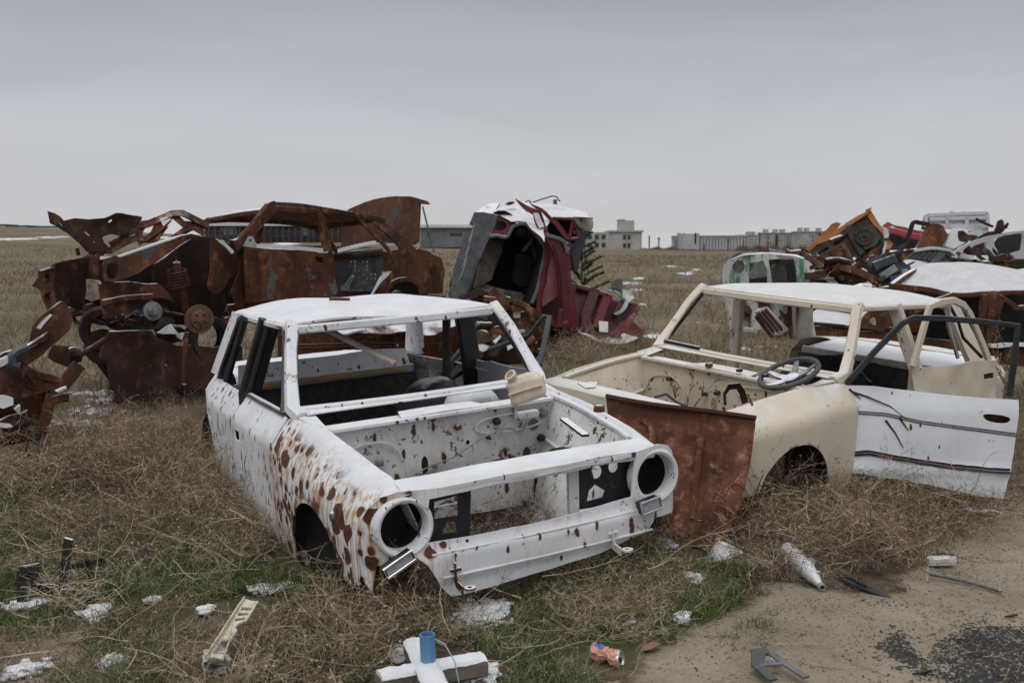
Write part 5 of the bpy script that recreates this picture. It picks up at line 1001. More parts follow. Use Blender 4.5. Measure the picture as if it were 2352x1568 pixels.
pbar(RD_, 'tailgate_seal', M_GREYP, q3([(540, 492), (600, 485), (690, 497), (730, 440), (760, 395), (860, 372), (940, 440), (1035, 560), (1055, 625), (1020, 800), (990, 960), (930, 1115)]), rp1, .05, .06, .10)
psh(RD_, 'door_pillar', M_RED, q3([(1045, 470), (1085, 560), (1075, 800), (1020, 1130), (1000, 1230), (970, 1190), (1000, 900), (1052, 640)]), rp1, (), .06, .08, crumple(.03, 4, 2), c=.12)
psh(RD_, 'strap_fold', M_RED, q3([(785, 140), (850, 172), (900, 205), (990, 265), (1045, 350), (1085, 440), (1080, 500), (1035, 480), (1000, 420), (930, 300), (850, 232)]), rp1, (), .02, .06, crumple(.06, 4, 6), c=.25)
psh(RD_, 'strap_snow', M_SNOW, q3([(940, 270), (985, 268), (1050, 400), (1000, 415)]), rp1, (), .02, .06, crumple(.02, 9, 6), c=.33)
psh(RD_, 'strap_fold', M_RED, q3([(915, 178), (1000, 208), (1060, 255), (1130, 320), (1220, 430), (1290, 505), (1262, 518), (1180, 430), (1110, 345), (1030, 270)]), rp1, (), .03, .06, crumple(.04, 4, 7), c=.05)
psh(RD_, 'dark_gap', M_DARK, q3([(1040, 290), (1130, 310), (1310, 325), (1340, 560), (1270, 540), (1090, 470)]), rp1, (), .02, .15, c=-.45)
MB().bar([rp1.pt(*p, -.1) for p in q3([(1140, 318), (1305, 328), (1340, 410), (1366, 505), (1278, 520), (1210, 430)])], .06, .06, up=tuple(rp1.n), closed=True).build('side_window_frame', M_RED, RD_)
pbar(RD_, 'window_bar', M_RED, q3([(1282, 500), (1320, 340)]), rp1, .05, .05, -.08)
psh(RD_, 'front_bumper', plain('blue_black_bumper', (.030, .036, .045), .4, .5, snow=.3), q3([(1365, 425), (1405, 400), (1455, 412), (1440, 470), (1385, 640), (1345, 800), (1325, 810), (1290, 660), (1300, 580)]), rp1, (), .15, .08, crumple(.02, 4, 2), c=-.35)
MB().lathe(rp1.pt(*q3([(1440, 368)])[0], -.3), rp1.n+Vector((.4, 0, 0)), [(0, .03), (.11, .03), (.14, 0), (.14, -.1)], 16).build('fog_lamp', plain('yellowed_lens', (.33, .28, .17), .3, .3), RD_)
psh(RD_, 'mirror', plain('grey_mirror_shell', (.12, .13, .14), .2, .4), smooth_loop(q3([(1320, 320), (1350, 322), (1410, 400), (1380, 420), (1330, 360)]), 1), rp1, (), .1, .06, c=.05)
dr = psh(RD_, 'open_door', M_RED, q3([(1095, 492), (1180, 515), (1250, 545), (1275, 640), (1300, 850), (1350, 1300), (1342, 1362), (1220, 1335), (1150, 1312), (1165, 1255), (1185, 1000), (1165, 800), (1125, 640), (1080, 540)]), rp1, [q3([(1245, 850), (1262, 850), (1275, 1000), (1262, 1010)]), smooth_loop(q3([(1165, 1090), (1195, 1050), (1210, 1120), (1200, 1180), (1170, 1150)]), 1)], .05, .08, crumple(.025, 3, 8), c=.30)
pbar(dr, 'door_rib', M_REDD, q3([(1160, 560), (1215, 760), (1235, 1000), (1260, 1310)]), rp1, .10, .05, .34)
pbar(dr, 'door_seal', M_GREYP, q3([(1040, 475), (1120, 492), (1220, 530), (1255, 600), (1262, 650)]), rp1, .05, .03, .36)
psh(dr, 'inner_skin', paint('faded_maroon', (.17, .045, .05), snow=.4, chips=.3, rough=.3), q3([(1115, 640), (1150, 690), (1175, 780), (1160, 880), (1195, 960), (1120, 1070), (1030, 1130), (1050, 900), (1090, 760)]), rp1, (), .02, .07, crumple(.05, 4, 3), c=.20)
psh(RD_, 'sill_panel', M_RED, q3([(970, 1170), (1010, 1210), (1160, 1290), (1340, 1350), (1330, 1375), (1150, 1340), (1040, 1280)]), rp1, (), .04, .08, crumple(.03, 4, 4), c=.2)
ptube(RD_, 'loose_wire', M_BLACK, q3([(940, 172), (1000, 150), (1060, 132), (1120, 113), (1160, 118), (1195, 165)]), rp1, .010, -.3, 5); ptube(RD_, 'loose_wire', M_BLACK, q3([(870, 170), (905, 153), (925, 175)]), rp1, .010, .1, 5)
psh(RD_, 'black_cap', M_BLACK, smooth_loop(q3([(685, 190), (710, 168), (760, 168), (770, 182), (720, 200)]), 1), rp1, (), .08, .08, c=-.3)

# ---- torn-off maroon floor section
RS = thing('maroon_floor_section', 'torn maroon floor section with a white sticker, lying right of the maroon hatchback', 'car part', base_of(1400, 770, 14.8))
sp = Plane(at(1400, 740, 14.8), (.95, .3, 0), (-.1, .5, 1))
psh(RS, 'floor_pan', M_REDD, q3([(1335, 940), (1400, 950), (1500, 985), (1640, 1035), (1780, 1100), (1860, 1120), (1945, 1140), (1920, 1210), (1880, 1310), (1975, 1380), (1930, 1450), (1690, 1502), (1550, 1470), (1440, 1420), (1350, 1340)]), sp, (), .03, .09, crumple(.10, 2.4, 2, .015, 10))
for pts, w_, mt in (([(1520, 985), (1480, 1100), (1430, 1250), (1470, 1380)], .16, M_REDD), ([(1640, 1040), (1580, 1200), (1530, 1350)], .14, M_RED), ([(1780, 1100), (1740, 1180), (1700, 1230)], .10, M_REDD), ([(1350, 960), (1500, 1000), (1640, 1050)], .08, M_REDD)): pbar(RS, 'floor_rib', mt, q3(pts), sp, w_, .08, .08)
psh(RS, 'folded_skin', M_RED, q3([(1700, 1330), (1800, 1290), (1940, 1145), (1880, 1310), (1975, 1380), (1900, 1440), (1800, 1400), (1640, 1440)]), sp, (), .02, .07, crumple(.09, 4, 5), c=.15)
psh(RS, 'snow_lip', M_SNOW, q3([(1350, 1345), (1450, 1405), (1580, 1455), (1660, 1420), (1740, 1385), (1800, 1395), (1850, 1420), (1920, 1440), (1800, 1480), (1690, 1500), (1550, 1478), (1440, 1425)]), sp, (), .04, .08, crumple(.04, 7, 5), c=.12)
psh(RS, 'sticker', plain('white_sticker', (.62, .61, .58), .08, .7), q3([(1557, 1276), (1642, 1285), (1641, 1385), (1560, 1380)]), sp, (), .004, .2, crumple(.01, 6, 1), c=.17)
psh(RS, 'torn_lining', plain('pale_torn_lining', (.42, .44, .45), .2, .7), q3([(1640, 1020), (1700, 985), (1760, 975), (1860, 992), (1878, 1080), (1800, 1130), (1740, 1250), (1708, 1240), (1750, 1150), (1785, 1095)]), sp, (), .02, .06, crumple(.09, 4, 3), c=.15)
psh(RS, 'black_bracket', plain('dark_bracket', (.06, .06, .058), .4, .8), q3([(1675, 912), (1720, 898), (1770, 905), (1768, 950), (1778, 1050), (1745, 990), (1700, 975), (1670, 970)]), sp, (), .02, .06, crumple(.03, 5, 3), c=.22)

# ---- green and white wreck on its side
def green_mat():
    m, t, p = mat_base('green_white_paint'); co = t.n('ShaderNodeTexCoord').outputs['Object']; st = t.noise(t.scale(co, (1.2, 1.2, .35)), 2.6, 7, .7, .4); f = t.noise(co, 30, 6, .7)
    c = t.mix(t.ramp(st, .50, .60), (.47, .48, .46), (.045, .17, .085)); c = t.mix(t.ramp(f, .56, .66, 0, .6), c, (.5, .5, .48)); c = t.mix(t.ramp(t.noise(co, 12, 7, .7), .62, .66), c, (.10, .05, .03)); c = t.mix(snow_mask(t, co, .5), c, SNOW)
    L(t, c, p.inputs['Base Color']); p.inputs['Roughness'].default_value = .5; return m
M_GRN = green_mat()
GW = thing('green_white_wreck', 'small wreck on its side in flaking white and green paint, beyond the cream shell', 'car wreck', base_of(1760, 760, 17))
gp = Plane(at(1765, 690, 17), (.98, .2, 0), (0, .05, 1))
ell = lambda cx_, cy_, rx, ry, n=16: [(cx_+rx*math.cos(6.283*k/n), cy_+ry*math.sin(6.283*k/n)) for k in range(n)]
psh(GW, 'body_side', M_GRN, q4([(437, 560), (438, 470), (470, 440), (500, 422), (590, 402), (720, 395), (880, 412), (975, 435), (992, 480), (1000, 560), (990, 800), (860, 800), (700, 690), (500, 665), (437, 640)]), gp, [q4(ell(528, 478, 36, 42)), q4([(592, 452), (690, 442), (712, 500), (714, 600), (590, 600)]), q4([(722, 432), (800, 425), (880, 425), (895, 500), (905, 660), (745, 660)])], .03, .12, crumple(.02, 2.5, 3), bul=lambda a, b: -.1*sst((-a-.55)/.4))
tpg = Plane(gp.pt(*q4([(720, 400)])[0]), (.98, .2, 0), (-.1, .9, .12))
psh(GW, 'upper_side', M_GRN, q4([(440, 450), (560, 405), (720, 396), (880, 412), (975, 436), (900, 404), (720, 388), (560, 398)]), tpg, (), .02, .15)
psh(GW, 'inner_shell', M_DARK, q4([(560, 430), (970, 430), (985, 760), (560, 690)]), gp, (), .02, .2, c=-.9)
MB().lathe(gp.pt(*q4([(528, 478)])[0], -.15), gp.n, [(0, 0), (.12, .02), (.2, .08), (.24, .1)], 14).build('lamp_pocket', plain('pale_grubby_metal', (.2, .2, .19), .5, .7, sc=12), GW)
psh(GW, 'torn_screen', plain('hazy_liner', (.26, .25, .23), .3, .8), q4([(598, 458), (690, 450), (705, 545), (600, 545)]), gp, (), .02, .12, crumple(.05, 4, 2), c=-.3)
psh(GW, 'seat', plain('brown_grey_seat', (.10, .085, .07), .3, .95), smooth_loop(q4([(738, 470), (775, 458), (812, 475), (826, 545), (826, 600), (740, 600)]), 2), gp, (), .15, .1, c=-.4)
for pts, w_, mt in (([(470, 660), (505, 760), (520, 890)], .25, M_WHITE2), ([(600, 670), (625, 770), (640, 880)], .15, M_WHITE2), ([(520, 890), (560, 880), (640, 890)], .1, M_WHITE2), ([(735, 680), (760, 740), (775, 800)], .10, M_GRN), ([(560, 740), (600, 760)], .14, M_RUSTO)): pbar(GW, 'body_strut', mt, q4(pts), gp, w_, .1, .05, wob=.03)
psh(GW, 'engine_parts', plain('pale_grubby_parts', (.22, .215, .20), .6, .7, sc=9), q4([(530, 700), (600, 690), (625, 800), (620, 880), (560, 880), (535, 800)]), gp, (), .12, .08, crumple(.08, 5, 2), c=-.1)
gr_ = thing('radiator_grille', 'striped white and rusty radiator grille leaning against the green and white wreck', 'car part', base_of(1770, 760, 16.2)); gpl = Plane(at(1770, 745, 16.2), (.75, .3, -.75), (.35, .5, .7))
psh(gr_, 'grille_panel', plain('white_enamel', (.52, .51, .48), .15, .6), q4([(636, 765), (665, 742), (705, 732), (842, 880), (790, 915), (742, 915)]), gpl, (), .05, .1)
for k in range(3): pbar(gr_, 'rusty_slat', M_RUSTO, q4([(655+k*22, 768-k*10), (755+k*26, 895-k*8)]), gpl, .05, .03, .04)
pbar(gr_, 'lower_edge', M_REDD, q4([(640, 790), (742, 920), (800, 918)]), gpl, .08, .05, -.02)

# ---- snow-roofed brown wreck at the right edge
SR = thing('brown_snowy_wreck', 'rust-brown saloon with a buckled snow-covered roof, at the right edge behind the cream shell', 'car wreck', base_of(2150, 840, 9.4))
sn = Plane(at(2150, 760, 9.35), (1, .10, 0), (0, 0, 1))
rt = Plane(sn.pt(*q4([(2000, 648)])[0]), (1, .10, .0), (-.12, .95, .20))
snowroof = paint('snow_dusted_rust_roof', (.10, .04, .025), snow=.9, chips=.2, dirt=.3, rough=.8, snowmax=.8)
psh(SR, 'roof', snowroof, q4([(1505, 596), (1575, 545), (1650, 502), (1760, 465), (1860, 453), (1960, 455), (2150, 470), (2400, 498), (2500, 560), (2500, 640), (2352, 640), (2150, 642), (1900, 655), (1750, 622)]), rt, (), .02, .13, crumple(.03, 1.6, 5), bul=lambda a, b: .07*math.sin(a*3.3)*math.sin(max(0, b)*2.5))
pbar(SR, 'roof_edge', M_RUST, q4([(1500, 600), (1740, 625), (1900, 660), (2150, 646), (2500, 640)]), sn, .05, .05, .0)
pbar(SR, 'roof_edge', M_RUST, q4([(1505, 596), (1575, 545), (1650, 502)]), rt, .05, .04, .0)
for pts, w_ in (([(1900, 660), (1800, 700), (1640, 760)], .07), ([(2100, 655), (2090, 800), (2075, 945)], .07), ([(2145, 650), (2130, 800), (2105, 965)], .14), ([(2200, 675), (2165, 800), (2140, 970)], .06), ([(2165, 690), (2195, 672), (2260, 715), (2300, 742), (2352, 738)], .05)): pbar(SR, 'pillar', M_RUST, q4(pts), sn, w_, .08, .02)
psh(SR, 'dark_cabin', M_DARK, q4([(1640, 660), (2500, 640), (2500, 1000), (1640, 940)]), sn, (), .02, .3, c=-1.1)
psh(SR, 'door', M_RUST, q4([(2120, 975), (2240, 968), (2500, 962), (2500, 1120), (2130, 1100)]), sn, (), .04, .1, cr1, c=.05); psh(SR, 'door_snow', M_SNOW, q4([(2125, 972), (2240, 964), (2500, 960), (2500, 985), (2240, 990), (2130, 995)]), sn, (), .05, .1, crumple(.01, 9, 1), c=.08)
psh(SR, 'side_panel', M_RUST, q4([(1000, 852), (1290, 890), (1560, 905), (1900, 945), (2110, 970), (2110, 1100), (1000, 1000)]), sn, (), .03, .15, crumple(.02, 3, 2), c=.0)
psh(SR, 'front_wing', M_RUST, q4([(1275, 862), (1330, 800), (1385, 742), (1460, 732), (1545, 722), (1600, 735), (1560, 810), (1430, 892)]), sn, (), .03, .1, crumple(.03, 3, 3), c=.03)
psh(SR, 'wing_bare_patch', plain('pale_bare_patch', (.34, .30, .24), .4, .8, sc=16), q4([(1370, 810), (1395, 790), (1410, 800), (1405, 850), (1385, 840)]), sn, (), .006, .06, crumple(.03, 9, 3), c=.06)
bnp = Plane(sn.pt(*q4([(1280, 862)])[0]), (1, .10, 0), (-.2, .9, .16))
psh(SR, 'bonnet', snowroof, q4([(975, 800), (1010, 760), (1060, 735), (1240, 732), (1390, 738), (1330, 800), (1280, 862), (1120, 850), (985, 842)]), bnp, (), .02, .12, crumple(.02, 3, 3)); pbar(SR, 'bonnet_edge', M_BLACK, q4([(985, 838), (1120, 848), (1205, 857)]), sn, .03, .03, .03)
psh(SR, 'inner_door', M_RUSTO, q4([(1620, 770), (1740, 740), (1740, 900), (1600, 890)]), sn, (), .02, .12, cr1, c=-.4)

# ---- heap beyond: each wreck a thing of its own
def heap(name, label, cat, px, py, d, tilt=.15, ex=(1, .1, 0)):
    return thing(name, label, cat, base_of(px, py, d)), Plane(at(px, py, d), ex, (0, tilt, 1))
M_ORG = paint('faded_orange_paint', (.36, .125, .03), snow=.5, chips=.7, dirt=.4, rough=.5, dirtc=(.12, .05, .025)); M_UNDER = plain('oily_underside', (.04, .032, .026), .6, .85, sc=5)
OW, op = heap('orange_wreck', 'orange car stood on edge with its dark underside showing, highest in the right-hand heap', 'car wreck', 1940, 570, 20, .25, (.95, -.3, 0))
psh(OW, 'underside', M_UNDER, q4([(880, 420), (930, 398), (1110, 295), (1230, 220), (1345, 148), (1400, 220), (1470, 300), (1440, 360), (1310, 432), (1230, 400), (1000, 460)]), op, (), .05, .15, crumple(.06, 2, 3, .02, 7))
psh(OW, 'fuel_tank', plain('black_tank', (.022, .021, .021), .4, .6), q4([(1265, 262), (1380, 205), (1440, 290), (1400, 350), (1335, 372)]), op, (), .10, .15, c=.10)
MB().lathe(op.pt(*q4([(1330, 290)])[0], .16), op.n, [(.03, .02), (.08, .02), (.09, 0), (.15, 0), (.16, .02), (.17, 0)], 16).build('tank_cap', M_UNDER, OW)
for pts in ([(960, 420), (1110, 320), (1240, 240)], [(1100, 320), (1150, 400), (1230, 390)], [(1230, 220), (1260, 300), (1320, 400)], [(1000, 440), (1200, 340)]): pbar(OW, 'chassis_member', M_UNDER, q4(pts), op, .14, .10, .06, wob=.03)
psh(OW, 'sill_edge', M_ORG, q4([(845, 425), (920, 390), (1010, 335), (1110, 268), (1220, 195), (1330, 142), (1365, 104), (1350, 150), (1235, 225), (1112, 300), (930, 402), (890, 432)]), op, (), .10, .12, crumple(.05, 3, 3), c=.05)
psh(OW, 'rear_fold', M_ORG, q4([(1345, 120), (1368, 104), (1420, 168), (1450, 225), (1480, 280), (1525, 340), (1490, 372), (1440, 378), (1470, 300), (1400, 220), (1350, 150)]), op, (), .08, .1, crumple(.09, 3, 5), c=.0)
psh(OW, 'front_wing', M_ORG, q4([(1005, 335), (1060, 270), (1130, 206), (1160, 198), (1185, 212), (1170, 240), (1100, 292), (1040, 325)]), op, (), .06, .1, crumple(.05, 3, 4), c=-.3)
psh(OW, 'underside_snow', M_SNOW, q4([(1105, 300), (1180, 272), (1190, 280), (1120, 310)]), op, (), .03, .1, crumple(.03, 6, 4), c=.1)
psh(OW, 'crumpled_end', M_RUST, q4([(1310, 430), (1400, 340), (1440, 300), (1460, 330), (1420, 400), (1360, 440)]), op, (), .05, .08, crumple(.1, 4, 4), c=.1)
RC, rcp = heap('red_tailgate', 'bright red tailgate lying behind the orange wreck', 'car part', 2075, 530, 22, .3)
psh(RC, 'panel', paint('bright_red_paint', (.25, .016, .03), snow=.5, chips=.3, dirt=.15), q4([(1452, 210), (1478, 188), (1525, 212), (1610, 230), (1700, 250), (1722, 240), (1690, 305), (1600, 300), (1480, 255)]), rcp, [q4([(1495, 205), (1530, 220), (1525, 230), (1495, 220)]), q4([(1630, 265), (1660, 270), (1650, 285), (1630, 280)])], .05, .12, crumple(.04, 3, 3))
pbar(RC, 'rib', paint('bright_red_rib', (.22, .014, .026), snow=.4), q4([(1480, 240), (1690, 292)]), rcp, .12, .06, .06); psh(RC, 'dark_back', M_DARK, q4([(1490, 255), (1690, 300), (1640, 370), (1490, 370)]), rcp, (), .05, .2, c=-.2)
TR, trp = heap('corrugated_van_roof', 'white corrugated van roof with ribs and pegs along its top, standing on the heap', 'van wreck', 2200, 525, 25, .12)
M_WCOR = plain('white_corrugated', (.50, .52, .55), .1, .6, snow=.45)
tpx = q4([(1738, 150), (1900, 142), (2112, 134), (2120, 222), (1740, 216)]); T2 = trp.tr(tpx)
MB().sheet(T2, lambda a, b: trp.to(a, b, .025*math.sin(b*75)), (), .045, .02).build('corrugated_skin', M_WCOR, TR)
for pts in ([(1728, 152), (1722, 225)], [(1738, 148), (2115, 134)], [(2115, 134), (2122, 225)], [(1855, 165), (1862, 215)], [(1985, 160), (1985, 212)], [(1745, 175), (2110, 165)], [(1725, 222), (2120, 224)]): pbar(TR, 'rib', M_WCOR, q4(pts), trp, .10, .06, .05)
pbar(TR, 'dark_edge', M_BLACK, q4([(1730, 152), (1712, 240)]), trp, .12, .1, .0)
for x in (1890, 1965, 2040, 2085): MB().lathe(trp.pt(*q4([(x, 141)])[0]), (0, 0, 1), [(.05, 0), (.05, .06), (0, .07)], 8).build('peg', M_BLACK, TR)
psh(TR, 'side_skin', M_WCOR, q4([(1985, 245), (2120, 225), (2130, 300), (2000, 300)]), trp, (), .02, .1, bul=lambda a, b: .02*math.sin(b*75), c=.1)
pbar(TR, 'loose_batten', M_RUSTD, q4([(2045, 172), (2100, 200), (2155, 222)]), trp, .06, .03, .2)
RDo, rdp = heap('rusty_door', 'rusty car door with an empty bent window frame, upright in the heap below the van roof', 'car part', 2120, 545, 19.5, .15)
psh(RDo, 'door_skin', M_RUSTO, q4([(1742, 203), (1800, 205), (1832, 216), (1856, 270), (1850, 300), (1815, 362), (1670, 362), (1700, 300)]), rdp, (), .05, .1, crumple(.03, 3, 3)); pbar(RDo, 'window_frame', M_RUSTD, q4([(1598, 315), (1625, 250), (1645, 195), (1690, 198), (1745, 208)]), rdp, .08, .06)
WP, wpp = heap('white_bonnet', 'snowy white bonnet leaning on the silver car in the heap', 'car part', 2195, 545, 19, .6)
psh(WP, 'skin', paint('plain_white_paint', (.52, .53, .54), snow=.6, chips=.2), q4([(1893, 240), (1940, 233), (1988, 242), (1985, 325), (1905, 362), (1845, 345)]), wpp, (), .03, .1, crumple(.03, 3, 2)); pbar(WP, 'edge_rib', M_RUSTD, q4([(1880, 360), (1990, 320)]), wpp, .05, .04, -.03)
CS_, csp = heap('crumpled_rust_sheet', 'dark crumpled rust sheet draped between the white bonnet and the silver car', 'scrap', 2230, 550, 18.5, .5)
psh(CS_, 'sheet', M_RUSTD, q4([(1925, 270), (1960, 255), (2005, 268), (2060, 300), (2040, 315), (1990, 330), (1950, 310)]), csp, (), .02, .06, crumple(.1, 5, 2)); ptube(CS_, 'rim', M_GREYM, q4([(1985, 325), (2020, 350), (2065, 352)]), csp, .06)
TS, tsp = heap('twisted_bracket', 'twisted rusty bracket poking into the sky above the silver car', 'scrap', 2290, 530, 18, .1)
pbar(TS, 'arm', M_RUSTD, q4([(2055, 300), (2120, 280), (2170, 260), (2200, 235), (2215, 200), (2225, 186)]), tsp, .10, .06, 0, [.7, 1, 1.2, 1.5, 1.1, .6], wob=.05); pbar(TS, 'prong', M_RUSTD, q4([(2200, 235), (2235, 222), (2250, 198)]), tsp, .09, .05, 0, [1, .8, .4])
SV, svp = heap('silver_estate', 'silver-white estate car side with empty windows, tilted on the heap at the right edge', 'car wreck', 2310, 570, 17, .12)
psh(SV, 'body_side', paint('silver_paint', (.38, .39, .40), snow=.55, chips=.3, rough=.4), q4([(1868, 398), (1940, 350), (2010, 315), (2120, 282), (2230, 258), (2352, 247), (2450, 250), (2450, 440), (2210, 418), (2130, 402), (2000, 418), (1900, 425)]), svp, [q4([(2020, 345), (2105, 318), (2118, 395), (2080, 412), (1985, 405)]), q4([(2152, 300), (2230, 275), (2340, 263), (2345, 300), (2330, 372), (2195, 405), (2160, 340)])], .05, .12, crumple(.015, 3, 2))
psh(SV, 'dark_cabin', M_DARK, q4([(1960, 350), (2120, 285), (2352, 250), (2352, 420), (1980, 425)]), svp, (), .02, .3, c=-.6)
psh(SV, 'torn_lining', plain('torn_white_lining', (.5, .5, .5), .1, .8), q4([(2150, 300), (2175, 290), (2155, 330), (2170, 390), (2150, 360)]), svp, (), .02, .08, crumple(.04, 5, 3), c=-.2)
NH, nhp = heap('navy_hatch', 'dark blue car with a black louvred rear window and a white snowy bonnet, mid-heap', 'car wreck', 2110, 600, 14.5, .5)
M_NAVYB = paint('navy_paint', (.025, .045, .06), snow=.5, chips=.3)
psh(NH, 'tailgate', M_NAVYB, q4([(1530, 470), (1590, 420), (1650, 378), (1760, 362), (1840, 370), (1890, 384), (1925, 415), (1955, 452), (1900, 462), (1740, 462), (1640, 500), (1560, 520)]), nhp, [q4([(1610, 425), (1665, 388), (1800, 376), (1720, 440), (1650, 440)]), q4([(1800, 448), (1848, 400), (1915, 448)])], .05, .09, crumple(.015, 3, 2))
for k in range(4): pbar(NH, 'louvre', M_BLACK, q4([(1625+k*38, 438), (1690+k*32, 384)]), nhp, .05, .03, .02)
psh(NH, 'snow_skin', M_SNOW, q4([(1530, 472), (1600, 432), (1700, 445), (1735, 455), (1640, 498), (1560, 520)]), nhp, [q4([(1600, 470), (1650, 445), (1660, 450), (1610, 480)])], .02, .08, crumple(.02, 6, 2), c=.05)
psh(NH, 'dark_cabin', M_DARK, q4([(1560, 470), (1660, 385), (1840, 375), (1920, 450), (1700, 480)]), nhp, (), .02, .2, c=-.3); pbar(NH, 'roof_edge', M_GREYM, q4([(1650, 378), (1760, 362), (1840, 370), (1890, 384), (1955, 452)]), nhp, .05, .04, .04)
EN, enp = heap('dark_blue_engine', 'dark blue engine with hoses and a tall bent lever, in front of the navy hatch', 'engine', 2030, 620, 13.8, .2)
psh(EN, 'block', plain('navy_engine', (.03, .04, .065), .5, .6, sc=8, snow=.25), q4([(1380, 500), (1400, 440), (1490, 390), (1540, 400), (1560, 470), (1600, 540), (1560, 590), (1480, 590), (1400, 560)]), enp, (), .25, .09, crumple(.08, 4, 2))
for pts, w_, mt in (([(1490, 400), (1560, 380), (1610, 320), (1550, 360)], .04, M_BLACK), ([(1395, 470), (1500, 430), (1530, 420)], .12, M_NAVYB), ([(1440, 540), (1530, 490)], .10, M_STEEL), ([(1560, 440), (1590, 400)], .05, M_RUST), ([(1430, 570), (1480, 520), (1560, 500)], .06, M_BLACK), ([(1500, 560), (1570, 530)], .08, plain('blue_cover', (.04, .05, .12), .3, .5))): pbar(EN, 'engine_part', mt, q4(pts), enp, w_, .05, .2, wob=.03)
TY, typ = heap('buried_tyre', 'half-buried tyre with snow on its tread, beside the green and white wreck', 'tyre', 1900, 625, 14.5, .1)
MB().lathe(typ.pt(*q4([(1105, 575)])[0]), typ.n+Vector((-.5, 0, .2)), [(.17, -.07), (.25, -.08), (.28, -.05), (.28, .05), (.25, .08), (.17, .07), (.15, 0)], 30).build('tread', M_BLACKS, TY); MB().lathe(typ.pt(*q4([(1105, 575)])[0]), typ.n+Vector((-.5, 0, .2)), [(0, .02), (.13, .02), (.155, .04), (.16, -.04), (.13, -.02), (0, -.02)], 20).build('rim', M_RUSTD, TY)
SP, spp = heap('folded_rust_panel', 'folded brown panel with a dusting of snow, propped against the orange wreck', 'scrap', 1935, 585, 15.5, .5)
psh(SP, 'panel', rust('snowy_panel_rust', snow=.6), q4([(1108, 382), (1185, 330), (1215, 370), (1250, 450), (1235, 462), (1150, 445)]), spp, (), .03, .08, crumple(.03, 3, 3)); pbar(SP, 'folded_edge', M_RUST, q4([(1185, 330), (1215, 370), (1252, 455)]), spp, .08, .04, .03)
WS, wsp = heap('white_trim_strip', 'curled white trim strip hanging down beside the orange wreck', 'car part', 2030, 560, 18.5, .05)
psh(WS, 'strip', plain('white_trim', (.55, .56, .57), .1, .6, snow=.3), q4([(1463, 238), (1478, 228), (1492, 240), (1482, 320), (1460, 395), (1450, 395), (1468, 320)]), wsp, (), .04, .08, crumple(.04, 3, 3)); pbar(WS, 'rusty_clip', M_RUSTD, q4([(1462, 300), (1485, 305)]), wsp, .04, .04, .03)
# crushed bodies that carry the heap
def crushed(px, d, wd, dep, z1, yaw, mt, label, seed):
    p = at(px, 600, d); z0 = hz(p.x, p.y); t = thing('flattened_wreck', label, 'car wreck', Matrix.Translation((p.x, p.y, z0))); M_ = Matrix.Translation((p.x, p.y, z0-.1))@Matrix.Rotation(yaw, 4, 'Z'); dis = crumple(.16, 1.6, seed, .04, 6)
    g = lambda a, b, c: M_@Vector((a*wd/2, b*dep/2, c*z1))
    m = MB(); m.grid(lambda u, v: g(2*u-1, -1+.12*math.sin(v*3), v), 16, 8, .02, dis).grid(lambda u, v: g(-1+.1*math.sin(v*3), 2*u-1, v), 10, 8, .02, dis).grid(lambda u, v: g(1-.1*math.sin(v*3), 2*u-1, v), 10, 8, .02, dis); m.build('flank', mt, t)
    MB().grid(lambda u, v: g((2*u-1), 2*v-1, 1.0), 16, 12, .02, dis).build('flattened_roof', mt, t)
    MB().grid(lambda u, v: dis(g(-.75+.6*u, -1.02, .45+.32*v)), 6, 4, .03).build('window_gap', M_DARK, t); MB().grid(lambda u, v: dis(g(.05+.65*u, -1.02, .45+.30*v)), 6, 4, .03).build('window_gap', M_DARK, t)
    MB().bar(curve([dis(g(a, -1.05, .40)) for a in (-1, -.5, 0, .5, 1)]), .06, .05).build('moulding', M_RUSTD, t)
crushed(2000, 16.4, 2.6, 1.5, .98, .1, M_RUSTD, 'dark crushed car body at the bottom of the heap, below the dark blue engine', 1)
crushed(2185, 16.6, 2.6, 1.5, 1.05, -.15, M_RUST, 'brown crushed car body carrying the navy hatch and the silver car', 2)
crushed(1935, 20.8, 3.2, 1.6, 1.3, .2, M_RUSTD, 'crushed car body carrying the orange wreck', 3)
crushed(2110, 22.5, 3.4, 1.7, 1.55, -.1, M_RUST, 'crushed rusty body under the red tailgate and the rusty door', 4)
crushed(2210, 25.9, 3.6, 1.7, 1.85, .0, M_GREYM, 'crushed grey body carrying the white corrugated van roof', 5)
crushed(2330, 18.4, 3.0, 1.6, 1.2, .1, M_RUSTD, 'crushed dark body under the silver estate car', 6)
crushed(1180, 15.4, 1.7, 1.6, .85, .2, M_RUSTD, 'low crushed body on which the maroon hatchback stands', 7)
